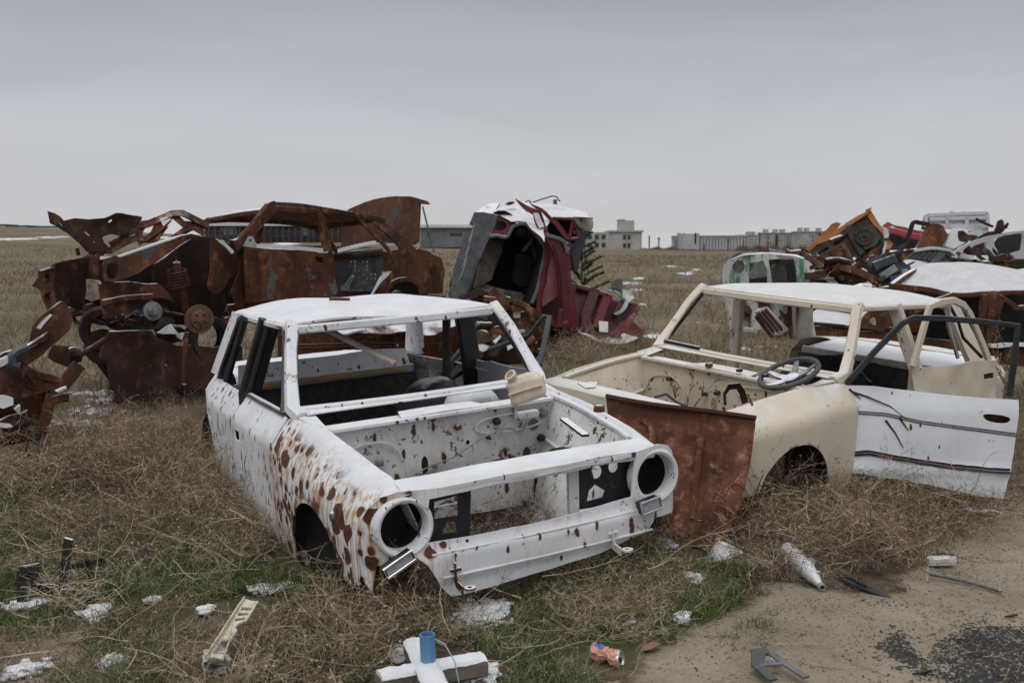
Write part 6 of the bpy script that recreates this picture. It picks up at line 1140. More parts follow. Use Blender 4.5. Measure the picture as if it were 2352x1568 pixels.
# loose scrap filling the heap: every piece lies there on its own
hr = random.Random(21)
kinds = (('bent_sheet', 'sheet'), ('rusty_bar', 'bar'), ('pipe', 'pipe'))
spots_ = [(700+hr.random()*300, 385+hr.random()*30, 17.5) for _ in range(12)]+[(985+hr.random()*420, 425+hr.random()*130, 14.3) for _ in range(46)]+[(1330+hr.random()*260, 470+hr.random()*110, 13.9) for _ in range(14)]+[(1930+hr.random()*300, 400+hr.random()*70, 14.2) for _ in range(26)]
colw = [('rust-brown', M_RUST), ('dark rusty', M_RUSTD), ('snow-covered', M_SNOW), ('orange-rusted', M_RUSTO), ('black', M_BLACKS), ('dull steel', M_STEEL), ('white', M_WHITE2)]
zone = lambda i: 'at the back left of the orange wreck' if i < 12 else 'in the tangle between the green wreck and the navy car' if i < 58 else 'around the dark blue engine' if i < 72 else 'under the silver car'
for i, (x, y, dpt) in enumerate(spots_):
    cw, mt = colw[hr.choices(range(7), (6, 6, 2, 3, 2, 1, 1))[0]]; k = hr.random(); pl_ = Plane(at(*q4([(x, y)])[0], dpt+hr.uniform(-.3, .3)), (1, hr.uniform(-.6, .6), 0), (0, hr.uniform(.1, .9), 1)); a = hr.uniform(-.9, .9); c_, s_ = math.cos(a), math.sin(a)
    rot = lambda u, v: (x+u*c_-v*s_, y+u*s_+v*c_); m = MB(); sd = hr.random()*9
    if k < .5:
        lw, lh = hr.uniform(28, 62), hr.uniform(8, 22); m.sheet(pl_.tr(q4([rot(-lw, -lh), rot(0, -lh*hr.uniform(.6, 1.5)), rot(lw, -lh*.6), rot(lw*.8, lh), rot(0, lh*hr.uniform(.5, 1.2)), rot(-lw*.9, lh*.8)])), lambda u, v: pl_.to(u, v), (), .06, .02, crumple(.09, 5, sd)); nm = 'bent_sheet'; wd = 'bent sheet'
    elif k < .8: l = hr.uniform(40, 100); m.bar([pl_.pt(*q4([rot(u*l, hr.uniform(-6, 6))])[0]) for u in (-1, -.3, .4, 1)], hr.uniform(.05, .12), .03, up=tuple(pl_.n)); nm = 'rusty_bar'; wd = 'bent bar'
    else: l = hr.uniform(30, 80); m.tube([pl_.pt(*q4([rot(u*l, 10*math.sin(u*2+sd))])[0]) for u in (-1, -.5, 0, .5, 1)], hr.uniform(.025, .06), 8); nm = 'scrap_pipe'; wd = 'curved pipe'
    nm = {'bent_sheet': 'bent_sheet', 'rusty_bar': 'scrap_bar', 'scrap_pipe': 'scrap_pipe'}[nm]
    tag(m.build(nm, mt), f'{cw} {wd} {zone(i)}', 'scrap', f'{cw} {wd}s {zone(i)}')
# ------------------------------------------------------------------ vegetation (ground cover nobody could count)
def npmesh(name, V, Q, mats, midx=None, label=None, cat=None):
    me = bpy.data.meshes.new(name); n = len(V); m = len(Q)
    me.vertices.add(n); me.vertices.foreach_set('co', np.ascontiguousarray(V, np.float32).ravel())
    me.loops.add(m*4); me.loops.foreach_set('vertex_index', np.ascontiguousarray(Q, np.int32).ravel())
    me.polygons.add(m); me.polygons.foreach_set('loop_start', np.arange(0, m*4, 4, dtype=np.int32))
    if midx is not None: me.polygons.foreach_set('material_index', np.ascontiguousarray(midx, np.int32))
    for q in mats: me.materials.append(q)
    me.update(calc_edges=True); o = bpy.data.objects.new(name, me); COL.objects.link(o)
    return tag(o, label, cat, kind='stuff')
def ribbons(P, Wd, rng):
    """P (n,k,3) curves -> thin strips"""
    n, k, _ = P.shape; T = np.gradient(P, axis=1); r = rng.normal(size=(n, 1, 3)); S = np.cross(T, r); S /= np.linalg.norm(S, axis=2, keepdims=True)+1e-9
    S = S*Wd[:, None, None]*np.linspace(1, .35, k)[None, :, None]*.5
    V = np.stack([P-S, P+S], 2).reshape(-1, 3); b = (np.arange(n)*k*2)[:, None]+np.arange(k-1)[None]*2
    return V, np.stack([b, b+1, b+3, b+2], 2).reshape(-1, 4)
def walk(p0, d0, L_, k, wob, rng, grav=0.0):
    n = len(p0); P = [p0]; d = d0
    for i in range(k-1):
        d = d+rng.normal(size=(n, 3))*wob; d[:, 2] -= grav; d = d/np.linalg.norm(d, axis=1, keepdims=True); P.append(P[-1]+d*(L_/(k-1))[:, None])
    return np.stack(P, 1), d
def bush(rng, nm=22, L0=.4, up=.5, sub=6, ter=4):
    d = rng.normal(size=(nm, 3)); d[:, 2] = np.abs(d[:, 2])*up+.12; d /= np.linalg.norm(d, axis=1, keepdims=True)
    A, _ = walk(rng.normal(size=(nm, 3))*[.04, .04, .0], d, L0*rng.uniform(.55, 1, nm), 6, .28, rng, .02)
    i = rng.integers(0, nm, nm*sub); j = rng.integers(1, 6, nm*sub); d = rng.normal(size=(nm*sub, 3)); d[:, 2] = d[:, 2]*.7+.25; d /= np.linalg.norm(d, axis=1, keepdims=True)
    B, _ = walk(A[i, j], d, L0*rng.uniform(.2, .5, nm*sub), 4, .35, rng)
    n3 = nm*sub*ter; i = rng.integers(0, nm*sub, n3); j = rng.integers(1, 4, n3); d = rng.normal(size=(n3, 3)); d[:, 2] += .3; d /= np.linalg.norm(d, axis=1, keepdims=True)
    C, _ = walk(B[i, j], d, L0*rng.uniform(.06, .2, n3), 3, .4, rng)
    out = [ribbons(A, np.full(nm, .0042), rng), ribbons(B, np.full(nm*sub, .0026), rng), ribbons(C, np.full(n3, .0019), rng)]
    # seed heads
    h = C[rng.random(n3) < .5][:, -1]; s = rng.normal(size=(len(h), 2, 3))*.0038; V = np.stack([h, h+s[:, 0], h+s[:, 0]+s[:, 1], h+s[:, 1]], 1).reshape(-1, 3); out.append((V, np.arange(len(V)).reshape(-1, 4)))
    Vs = []; Qs = []; o = 0
    for V, Q in out: Vs.append(V); Qs.append(Q+o); o += len(V)
    return np.vstack(Vs), np.vstack(Qs)
def scatter(poly, n, rng):
    P = pixpoly(poly) if poly[0][1] > 300 else poly; A = np.array(P); lo, hi = A.min(0), A.max(0); out = np.zeros((0, 2))
    while len(out) < n:
        q = rng.uniform(lo, hi, (n*3, 2)); out = np.vstack([out, q[inpoly(q, P)]])
    return out[:n]
def outside_cars(xy, lo=1.0, hi=3.95, wd=.72):
    k = np.ones(len(xy), bool)
    for car in (WHITE, CREAM):
        mi = car.M.inverted(); M_ = np.array(mi); L_ = np.c_[xy, np.full(len(xy), .1)]@M_[:3, :3].T+M_[:3, 3]
        k &= ~((L_[:, 1] > lo) & (L_[:, 1] < hi) & (np.abs(L_[:, 0]) < wd))
    return k
M_W = [plain('weed_tan', (.35, .265, .165), .3, .9), plain('weed_brown', (.15, .105, .07), .3, .9), plain('weed_pale', (.40, .33, .24), .2, .9), plain('weed_grey', (.095, .07, .052), .3, .9)]
M_G = [plain('grass_green', (.075, .135, .024), .3, .8), plain('grass_dark', (.04, .075, .017), .3, .8), plain('grass_dry', (.22, .185, .10), .3, .8)]
wr = np.random.default_rng(3)
protos = [bush(np.random.default_rng(40+i), nm=22+3*(i % 3), L0=.42, up=(.35, .6, .9, 1.2)[i % 4]) for i in range(8)]
CLEAR = [(*ground(*p)[:2], r) for p, r in (((1600, 1275), .22), ((1520, 1235), .18), ((700, 1300), .22), ((640, 1290), .2), ((500, 1490), .20), ((535, 1440), .20), ((570, 1395), .18), ((985, 1535), .26), ((918, 1515), .20), ((1394, 1515), .22), ((1850, 1310), .22), ((1660, 1290), .20), ((110, 1380), .20), ((1100, 1425), .18), ((225, 1425), .15), ((497, 1552), .15), ((1080, 1560), .2), ((985, 1600), .25))]
def plant(zones, name, label, seed, probs=(.45, .3, .12, .13)):
    rng = np.random.default_rng(seed); Vs = []; Qs = []; Ms = []; o = 0
    for poly, n, s0, s1, flat in zones:
        xy = scatter(poly, n, rng); xy = xy[outside_cars(xy)]
        for x, y in xy:
            if any((x-a)**2+(y-b)**2 < r*r for a, b, r in CLEAR): continue
            V, Q = protos[rng.integers(len(protos))]; a = rng.uniform(0, 6.283); s = rng.uniform(s0, s1); c_, s_ = math.cos(a), math.sin(a)
            V2 = V@np.array([[c_, s_, 0], [-s_, c_, 0], [0, 0, flat]])*s+[x, y, hz(x, y)-.01]; Vs.append(V2); Qs.append(Q+o); o += len(V)
            m = rng.choice(4, p=probs); k = rng.random(len(Q)); Ms.append(np.where(k < .7, m, rng.integers(0, 4)))
    return npmesh(name, np.vstack(Vs), np.vstack(Qs), M_W, np.concatenate(Ms), label, 'weeds')
plant([([(160, 1030), (250, 975), (320, 950), (470, 945), (500, 1010), (530, 1070), (300, 1060)], 46, .55, .85, .8), ([(-60, 1120), (60, 1110), (160, 1040), (300, 1060), (520, 1060), (560, 1120), (655, 1250), (560, 1230), (330, 1140), (100, 1150), (-60, 1180)], 80, .9, 1.5, .85),
       ([(225, 960), (300, 905), (470, 900), (490, 960)], 22, .45, .7, .9), ([(60, 900), (130, 880), (220, 860), (240, 950), (150, 960)], 14, .4, .7, .6)], 'tumbleweed_mass', 'tangled dry tan weeds left of the white shell', 5)
plant([([(-60, 1180), (100, 1150), (330, 1140), (560, 1230), (660, 1320), (800, 1370), (700, 1450), (300, 1440), (-60, 1470)], 52, .45, .85, .45),
       ([(250, 1440), (700, 1450), (800, 1370), (1000, 1390), (1180, 1400), (1150, 1500), (1050, 1600), (250, 1640)], 66, .4, .8, .5),
       ([(1100, 1400), (1250, 1350), (1450, 1280), (1560, 1230), (1650, 1300), (1600, 1380), (1440, 1500), (1500, 1560), (1250, 1600), (1100, 1550)], 28, .35, .75, .5),
       ([(-60, 1450), (250, 1440), (250, 1640), (-60, 1640)], 22, .35, .6, .4)], 'dry_weeds', 'flattened dry weeds across the foreground', 6, (.36, .34, .12, .18))
plant([([(1530, 1180), (1720, 1110), (1870, 1085), (1950, 1080), (2120, 1120), (2290, 1160), (2130, 1230), (2110, 1290), (2000, 1340), (1850, 1350), (1720, 1330), (1640, 1290)], 120, .6, 1.2, .7),
       ([(1720, 1130), (1800, 1050), (1900, 1050), (1960, 1090), (1900, 1150), (1760, 1190)], 30, .9, 1.4, 1.0), ([(2250, 1120), (2400, 1000), (2450, 1120), (2330, 1170)], 16, .6, .9, .8)], 'weed_tangle', 'brown weed tangle under the cream shell and its white door', 7, (.32, .36, .1, .22))
plant([([(1240, 780), (1330, 740), (1480, 790), (1440, 830), (1260, 850)], 40, 1.0, 1.6, .9), ([(1060, 800), (1240, 790), (1250, 860), (1080, 870)], 16, .8, 1.3, .8), ([(1640, 770), (1840, 770), (1830, 800), (1640, 800)], 14, .7, 1.2, .6)], 'far_weeds', 'dry weeds around the foot of the maroon hatchback', 8)
plant([([(20, 1240), (300, 1180), (560, 1260), (640, 1330), (420, 1420), (60, 1440)], 20, .8, 1.15, .85), ([(520, 1480), (800, 1400), (1000, 1400), (1120, 1420), (900, 1500), (760, 1600), (480, 1620)], 24, .75, 1.15, .85),
       ([(1200, 1380), (1480, 1260), (1560, 1260), (1500, 1420), (1300, 1500)], 12, .6, .9, .8), ([(1600, 1230), (1720, 1140), (1960, 1110), (2100, 1180), (2000, 1290), (1760, 1300)], 22, .9, 1.35, .95)], 'standing_weeds', 'taller dry bushes standing among the flattened weeds', 19, (.5, .2, .2, .1))
# weeds growing inside the white engine bay
_pts = [tuple(WHITE.W(u, v, 0)[:2]) for u, v in ((.2, .45), (.2, -.4), (.85, -.4), (.85, .45))]
plant([(_pts, 26, .7, 1.0, .95)], 'engine_bay_weeds', 'dry weeds filling the engine bay of the white shell', 9, (.3, .4, .1, .2))
# loose pale stalks lying about
def stalks(poly, n, l0, l1, z, name, label, seed, wd=.0042):
    rng = np.random.default_rng(seed); xy = scatter(poly, n, rng); xy = xy[outside_cars(xy, 0, 4, .8)]; n = len(xy); a = rng.uniform(0, 6.283, n)
    p = np.c_[xy, height(xy[:, 0], xy[:, 1])+rng.uniform(.01, z, n)]; d = np.c_[np.cos(a), np.sin(a), rng.normal(size=n)*.18+.06]
    A, dd = walk(p, d, rng.uniform(l0, l1, n), 9, .13, rng); i = rng.integers(0, n, n*3); j = rng.integers(3, 8, n*3); db = dd[i]+rng.normal(size=(n*3, 3))*.6; db /= np.linalg.norm(db, axis=1, keepdims=True)
    B, _ = walk(A[i, j], db, rng.uniform(.05, .22, n*3), 4, .25, rng); V1, Q1 = ribbons(A, rng.uniform(.6, 1.3, n)*wd, rng); V2, Q2 = ribbons(B, np.full(n*3, wd*.55), rng)
    # double the strip at right angles so stalks keep their width from any side
    V3, Q3 = ribbons(A, rng.uniform(.6, 1.3, n)*wd, rng)
    Q = np.vstack([Q1, Q2+len(V1), Q3+len(V1)+len(V2)]); return npmesh(name, np.vstack([V1, V2, V3]), Q, [M_W[2], M_W[0], M_W[1]], rng.choice(3, len(Q), p=(.55, .3, .15)), label, 'stalks')
stalks([(-60, 1000), (480, 980), (660, 1320), (1000, 1380), (1550, 1230), (1700, 1330), (1480, 1480), (1300, 1640), (-60, 1640)], 330, .15, .6, .16, 'pale_stalks', 'pale broken stalks strewn over the grass', 12)
stalks([(1520, 1220), (1900, 1100), (2300, 1160), (2100, 1330), (1750, 1350)], 130, .15, .5, .2, 'weed_stalks', 'grey-brown stalks lying below the cream shell', 13)
# grass blades
def blades(poly, n, h0, h1, wd, name, label, seed, mats, probs, clump=.0):
    rng = np.random.default_rng(seed); xy = scatter(poly, n, rng)
    if clump: k = fbm(xy[:, 0]*2.3, xy[:, 1]*2.3, 3)+rng.random(len(xy))*.3; xy = xy[k > clump]
    for a, b, r in CLEAR: xy = xy[(xy[:, 0]-a)**2+(xy[:, 1]-b)**2 > (r*.85)**2]
    xy = xy[outside_cars(xy, .9)]; n = len(xy); p = np.c_[xy, height(xy[:, 0], xy[:, 1])-.005]; d = rng.normal(size=(n, 3))*[.5, .5, .0]+[0, 0, .8]; d /= np.linalg.norm(d, axis=1, keepdims=True)
    A, _ = walk(p, d, rng.uniform(h0, h1, n), 4, .22, rng, .1); V, Q = ribbons(A, np.full(n, wd), rng); return npmesh(name, V, Q, mats, np.repeat(rng.choice(len(mats), n, p=probs), 3), label, 'grass')
G1 = [(-60, 1150), (300, 1130), (560, 1200), (660, 1330), (1030, 1390), (1480, 1230), (1740, 1330), (1680, 1420), (1430, 1520), (1350, 1640), (-60, 1640)]
blades(G1, 80000, .04, .12, .0036, 'green_grass', 'short green grass showing through the dry weeds', 21, M_G, (.6, .3, .10), .58)
blades([(-60, 950), (480, 930), (660, 1330), (1030, 1390), (1700, 1150), (2330, 1160), (2110, 1300), (1780, 1350), (1400, 1520), (1300, 1640), (-60, 1640)], 38000, .03, .11, .003, 'dead_grass', 'short dead grass matted on the soil', 22, [M_W[0], M_W[1], M_W[3], M_W[2]], (.33, .3, .25, .12), .42)
blades([(1620, 1480), (1700, 1450), (1800, 1400), (1760, 1520), (1660, 1560)], 700, .02, .06, .003, 'sand_tufts', 'small green tufts at the edge of the sand', 23, M_G, (.6, .2, .2), .66)
# pebbles and black grit on the bare sand
def grit(poly, n, r0, r1, name, label, seed, mats, probs, clump=0):
    rng = np.random.default_rng(seed); xy = scatter(poly, n, rng)
    if clump: k = polymask(xy[:, 0], xy[:, 1], poly, .12, .10, 6)+rng.random(n)*.6 > clump; xy = xy[k]
    n = len(xy); r = r0*(r1/r0)**(rng.random(n)**2); c = np.c_[xy, height(xy[:, 0], xy[:, 1])+r*.25]
    b = np.array([(-1, -1, -.5), (1, -1, -.5), (1, 1, -.5), (-1, 1, -.5), (-.6, -.6, .6), (.6, -.6, .6), (.6, .6, .6), (-.6, .6, .6)])*.5
    V = c[:, None]+(b[None]*rng.uniform(.5, 1.3, (n, 8, 1)))*r[:, None, None]*2*rng.uniform(.6, 1.2, (n, 1, 3)); q = np.array([(4, 5, 6, 7), (0, 1, 5, 4), (1, 2, 6, 5), (2, 3, 7, 6), (3, 0, 4, 7)])
    return npmesh(name, V.reshape(-1, 3), (np.arange(n)[:, None, None]*8+q[None]).reshape(-1, 4), mats, np.repeat(rng.choice(len(mats), n, p=probs), 5), label, 'grit')
M_GR = [plain('pebble_brown', (.16, .125, .095), .4, .9), plain('pebble_grey', (.20, .19, .175), .3, .9), plain('pebble_dark', (.035, .033, .032), .4, .8)]
grit([(1440, 1560), (1560, 1480), (1660, 1425), (1770, 1345), (2040, 1345), (2110, 1290), (2080, 1215), (2352, 1150), (2420, 1640), (1440, 1640)], 9000, .0012, .006, 'grit', 'fine grit and crumbs on the bare sand', 51, M_GR, (.62, .28, .10))
for k, pl_ in enumerate(TAR): grit(pl_, (5200, 900)[k], .002, .006, 'black_grit', 'spilled black grit on the sand at the bottom right', 52+k, [M_GR[2]], (1,), .62)
stalks([(1500, 1540), (1700, 1420), (2100, 1320), (2352, 1200), (2400, 1600), (1500, 1640)], 60, .05, .25, .015, 'sand_twigs', 'short thin twigs scattered on the bare sand', 55, .003)
# dry field beyond the wrecks
def field(n, r0, r1, name, label, seed):
    rng = np.random.default_rng(seed); r = np.exp(rng.uniform(math.log(r0), math.log(r1), n)); az = rng.uniform(R(-31), R(31), n); x = np.sin(az)*r; y = np.cos(az)*r
    k = fbm(x*.35, y*.35, 4)+rng.random(n)*.35 > .56; x, y, r = x[k], y[k], r[k]; xy = np.c_[x, y]; ok = outside_cars(xy, -.3, 4.2, 1.0); x, y, r = x[ok], y[ok], r[ok]; n = len(x)
    p = np.c_[x, y, height(x, y)-.01]; d = rng.normal(size=(n, 3))*[.35, .35, 0]+[0, 0, 1]; d /= np.linalg.norm(d, axis=1, keepdims=True); big = fbm(x*.06+9, y*.06, 3)
    A, _ = walk(p, d, (rng.uniform(.08, .34, n)*(.5+big))*np.clip(r/16, .55, 1.1), 3, .25, rng, .12); V, Q = ribbons(A, .0035+.0005*r, rng)
    return npmesh(name, V, Q, [M_F[0], M_F[1], M_F[2]], np.repeat(rng.choice(3, n, p=(.5, .3, .2)), 2), label, 'field grass')
M_F = [plain('field_straw', (.25, .20, .135), .25, .95), plain('field_brown', (.15, .118, .08), .3, .95), plain('field_olive', (.125, .12, .06), .3, .95)]
field(95000, 7.5, 130, 'field_grass', 'dry straw-coloured grass of the open field', 31)

# ------------------------------------------------------------------ small snow patches
def snow_bits(spots, seed):
    rng = np.random.default_rng(seed); m = MB()
    for (px, py, a, b) in spots:
        c = ground(px, py); k = c.y/FOC; n_ = int(14+a*b/4)
        for j in range(n_):
            x = c.x+rng.normal()*a*k*.55; y = c.y+rng.normal()*b*k*2.2; r = rng.uniform(.006, .022)+.03*rng.random()**5; n = 8; z = hz(x, y)+rng.uniform(.008, .03)
            ring = [(x+r*rng.uniform(.4, 1.3)*math.cos(6.283*i/n), y+r*rng.uniform(.4, 1.3)*math.sin(6.283*i/n), z+rng.normal()*r*.10) for i in range(n)]
            V = [(x, y, z+r*.1)]+ring+[(p[0], p[1], p[2]-.006) for p in ring]
            m.add(V, [(0, 1+i, 1+(i+1) % n) for i in range(n)]+[(1+i, 1+n+i, 1+n+(i+1) % n, 1+(i+1) % n) for i in range(n)])
    return m.build('snow', M_SNOW, loc=(0, 0, 0), ang=80)
tag(snow_bits([(225, 1425, 24, 9), (260, 1535, 20, 8), (350, 1395, 10, 4), (600, 1360, 26, 6), (650, 1352, 16, 5), (1100, 1425, 50, 16), (1140, 1405, 26, 8), (1095, 1556, 40, 10), (470, 1420, 10, 6), (55, 1395, 40, 4), (1530, 1262, 16, 5), (1770, 1215, 20, 8), (2130, 1170, 20, 8), (2100, 1160, 10, 5), (215, 950, 60, 12), (170, 975, 50, 12), (240, 925, 30, 8), (200, 910, 50, 8), (2050, 1140, 20, 5), (1570, 1440, 8, 5), (1600, 1350, 10, 5), (60, 1555, 30, 8)], 4), 'scattered patches of thin snow on the weeds', 'snow', kind='stuff')

# ------------------------------------------------------------------ litter
def gpl(px, py, yaw=0.0, z=.02, tilt=0.0):
    """matrix of a thing lying on the ground under that pixel"""
    g = ground(px, py); return Matrix.Translation((g.x, g.y, hz(g.x, g.y)+z))@Matrix.Rotation(yaw, 4, 'Z')@Matrix.Rotation(tilt, 4, 'X')
def lsheet(T, outline, holes, mat, name, th=.004, step=.03, disp=None, bul=None):
    return MB().sheet(outline, lambda a, b: T.matrix_world@Vector((a, b, bul(a, b) if bul else 0)), holes, step, th, disp).build(name, mat, T)
# rusty sheet leaning between the two shells
RSH = thing('rusty_panel', 'large rusty bonnet panel standing between the white and the cream shell', 'car part', Matrix.Translation(ground(1640, 1262)))
_b = ground(1640, 1262, .02); _a = ground(1500, 1215, .02); shp = Plane(_b, (Vector((1.22, 4.99, 0))-Vector((.50, 5.10, 0))), Vector((1.27, 4.95, .70))-Vector((_b.x+.04, _b.y, 0)))
shpx = [(1391, 907), (1500, 925), (1640, 942), (1738, 956), (1722, 1060), (1700, 1160), (1668, 1235), (1640, 1264), (1570, 1240), (1490, 1205), (1440, 1150), (1400, 1040)]
m_ = psh(RSH, 'skin', M_SHEET, shpx, shp, (), .012, .06, crumple(.012, 3, 4, .002, 14), bul=lambda a, b: .02*math.sin(a*7)*.4+.02*math.exp(-((b-.60)/.03)**2))
pbar(RSH, 'folded_edge', M_SHEET, [(1391, 909), (1500, 928), (1640, 945), (1737, 959)], shp, .02, .03, .012); pbar(RSH, 'pressed_rib', M_SHEET, [(1470, 960), (1496, 985), (1500, 1080), (1490, 1200)], shp, .03, .012, .012); pbar(RSH, 'pressed_rib', M_SHEET, [(1620, 950), (1605, 1050), (1590, 1190)], shp, .03, .01, .012)
MB().tube([shp.pt(1690+28*math.cos(a), 1150+40*math.sin(a), .015) for a in np.linspace(0, 6.283, 18, endpoint=False)], .004, 6, True).build('stamped_ring', M_SHEET, RSH)
# washer bottle lodged on the white scuttle
jc = at(1210, 890, 4.95); JM = Matrix.Translation(jc)@Matrix.Rotation(R(-8), 4, 'Z')@Matrix.Rotation(R(-12), 4, 'Y')
JR = thing('washer_bottle', 'translucent tan plastic washer bottle lodged on the cowl of the white shell', 'bottle', JM)
def bot(u, v):
    a = 6.283*u; prof = [(0, -.062), (.9, -.066), (1, -.05), (1.0, .0), (1.02, .035), (.8, .058), (.35, .07), (0, .072)]; k = v*7; i = min(6, int(k)); f = k-i; r = prof[i][0]*(1-f)+prof[i+1][0]*f; z = prof[i][1]*(1-f)+prof[i+1][1]*f
    sx = abs(math.cos(a))**.5*math.copysign(1, math.cos(a)); sy = abs(math.sin(a))**.5*math.copysign(1, math.sin(a)); return JM@Vector((sx*r*.092-.012*(z > .03), sy*r*.05, z+.012*sx*r))
MB().grid(bot, 40, 28, 0).build('tank', M_TAN, JR, 60)
nk = Vector((-.052, -.02, .058)); nd = Vector((-.35, -.55, .75)); MB().lathe(JM@nk, JM.to_3x3()@nd, [(.026, -.02), (.026, .02), (.031, .022), (.031, .034), (.022, .036), (.020, .0)], 20).build('neck', M_TAN, JR)
MB().lathe(JM@(nk+nd*.028), JM.to_3x3()@nd, [(.0, .0), (.021, .002)], 14).build('opening', plain('neck_shadowed', (.30, .23, .16), .2, .6), JR)
MB().bar([JM@Vector((-.09, -.053, -.012)), JM@Vector((.085, -.053, .006))], .014, .008).build('moulded_rib', M_TAN, JR)
# black headlamp tub with snow inside the white cabin
BT = thing('black_plastic_tub', 'upturned black plastic tub dusted with snow, inside the white shell', 'plastic scrap', WHITE.M@Matrix.Translation((.30, 1.9, .12)))
MB().grid(lambda u, v: BT.matrix_world@Vector((.26*math.cos(6.283*u)*math.sin(1.57*v)**.7, .20*math.sin(6.283*u)*math.sin(1.57*v)**.7, .62*math.cos(1.57*v)**1.1)) , 24, 12, .008, crumple(.03, 5, 2)).build('shell', M_BLACKS, BT); MB().bar([BT.matrix_world@Vector((.1, 0, .5)), BT.matrix_world@Vector((.13, .0, .95))], .06, .02).build('strap', M_BLACK, BT)
SC_ = thing('seat_cushion', 'snow-covered seat remains showing above the white cowl', 'seat', WHITE.M@Matrix.Translation((.36, 1.46, .50)))
MB().grid(lambda u, v: SC_.matrix_world@Vector((.17*math.cos(6.283*u)*math.sin(1.57*v)**.6, .16*math.sin(6.283*u)*math.sin(1.57*v)**.6, .17*math.cos(1.57*v)+.04)), 20, 8, .01, crumple(.02, 5, 1)).build('cushion', M_SNOW, SC_); MB().box(SC_.matrix_world@Vector((0, 0, .02)), (.30, .28, .10)).build('base', M_DARK, SC_)
# pale slotted plastic strip
STM = gpl(535, 1445, R(-20), .06, R(0)); ST = thing('slotted_plastic_strip', 'cream plastic dashboard strip with slots lying in the dry weeds at lower left', 'car part', STM)
g0, g1, g2, g3 = (ground(472, 1512, .10), ground(512, 1516, .10), ground(594, 1376, .15), ground(560, 1375, .15)); spl = Plane(g0, g1-g0, g3-g0)
lp = lambda pts: spl.tr(pts)
MB().sheet(lp([(473, 1512), (513, 1517), (528, 1478), (546, 1450), (540, 1440), (548, 1430), (566, 1428), (594, 1377), (562, 1376), (545, 1400), (500, 1470)]), lambda a, b: spl.to(a, b, .008*math.sin(a*40)), [lp([(556, 1392), (580, 1394), (576, 1400), (552, 1399)]), lp([(548, 1404), (573, 1406), (569, 1412), (545, 1411)]), lp([(541, 1416), (565, 1418), (562, 1424), (538, 1423)]), lp([(508, 1470), (530, 1472), (512, 1506), (488, 1502)])], .03, .006).build('strip', plain('cream_plastic', (.52, .49, .38), .1, .5), ST)
MB().bar([spl.to(*spl.pick(*p), .006) for p in ((473, 1512), (500, 1470), (545, 1400), (562, 1376))], .006, .014).build('lip', plain('cream_plastic_lip', (.48, .45, .35), .2, .5), ST)
# wooden cross with snow on its arms, blue pipe, jar lid
CRS = thing('wooden_cross', 'grey wooden cross of short beams covered with snow, lying at the bottom edge', 'timber', Matrix.Translation(ground(985, 1545)))
cc = ground(985, 1530, .0)
def beam(p, q, wd, ht, z): 
    a = ground(*p, z+ht/2); b = ground(*q, z+ht/2); a = Vector((a.x, a.y, z)); b = Vector((b.x, b.y, z)); bo = MB().bar([a, b], wd, ht).build('beam', plain('grey_beam', (.17, .14, .115), .35, .9, sc=9) if 'grey_beam' not in MATS else MATS['grey_beam'], CRS)
    up = Vector((0, 0, ht/2+.007)); d = (b-a)/10; s = MB(); s.grid(lambda u, v: a+(b-a)*(.01+.98*u)+Vector((-(b-a).y, (b-a).x, 0)).normalized()*wd*(v-.5)*(.96+.06*nz((u*9, v*3, z), 1))+up+Vector((0, 0, .006*nz((u*12, v*6, 1), 1)-.012*(abs(2*v-1)**6))), 24, 8, .014); s.build('snow_cap', M_SNOW, bo)
beam((868, 1552), (1112, 1508), .075, .06, .06); beam((952, 1470), (1032, 1640), .08, .055, .075)
BP = thing('blue_pipe', 'short light-blue plastic pipe standing on the snowy wooden cross', 'pipe', Matrix.Translation(Vector((ground(983, 1530).x, ground(983, 1530).y, .10))))
pb = ground(984, 1526, .10); pt_ = at(981, 1455, (pb-EYE).dot(Vector((0, cP, -sP)))-.01); pd = pt_-pb; MB().lathe(pb, pd, [(.026, 0), (.026, pd.length), (.0225, pd.length), (.0225, pd.length-.08), (0, pd.length-.08)], 24).build('tube', plain('blue_pvc', (.10, .24, .42), .08, .4), BP)
MB().tube([pt_+Vector((.02, 0, -.015)), pt_+Vector((.06, -.01, -.03)), pt_+Vector((.095, -.02, -.09)), pt_+Vector((.11, -.04, -.16))], .0022, 5).build('string', plain('pale_green_string', (.35, .48, .44), .1, .7), BP)
JL = thing('tin_lid', 'round white tin lid standing on edge behind the left arm of the wooden cross', 'lid', Matrix.Translation(ground(918, 1528)))
jl = at(917, 1502, (ground(918, 1522)-EYE).dot(Vector((0, cP, -sP)))); MB().lathe(jl, Vector((-.15, -.75, .6)), [(.0, .004), (.026, .003), (.029, .0), (.031, .010), (.034, .010), (.035, .002), (.035, -.035), (.0, -.035)], 28).build('lid_disc', plain('white_tin', (.52, .52, .51), .15, .45), JL)
MB().lathe(jl+Vector((-.15, -.75, .6)).normalized()*.005, Vector((-.15, -.75, .6)), [(.012, 0), (.013, .002), (.014, 0)], 20).build('pressed_ring', M_GREYM, JL)
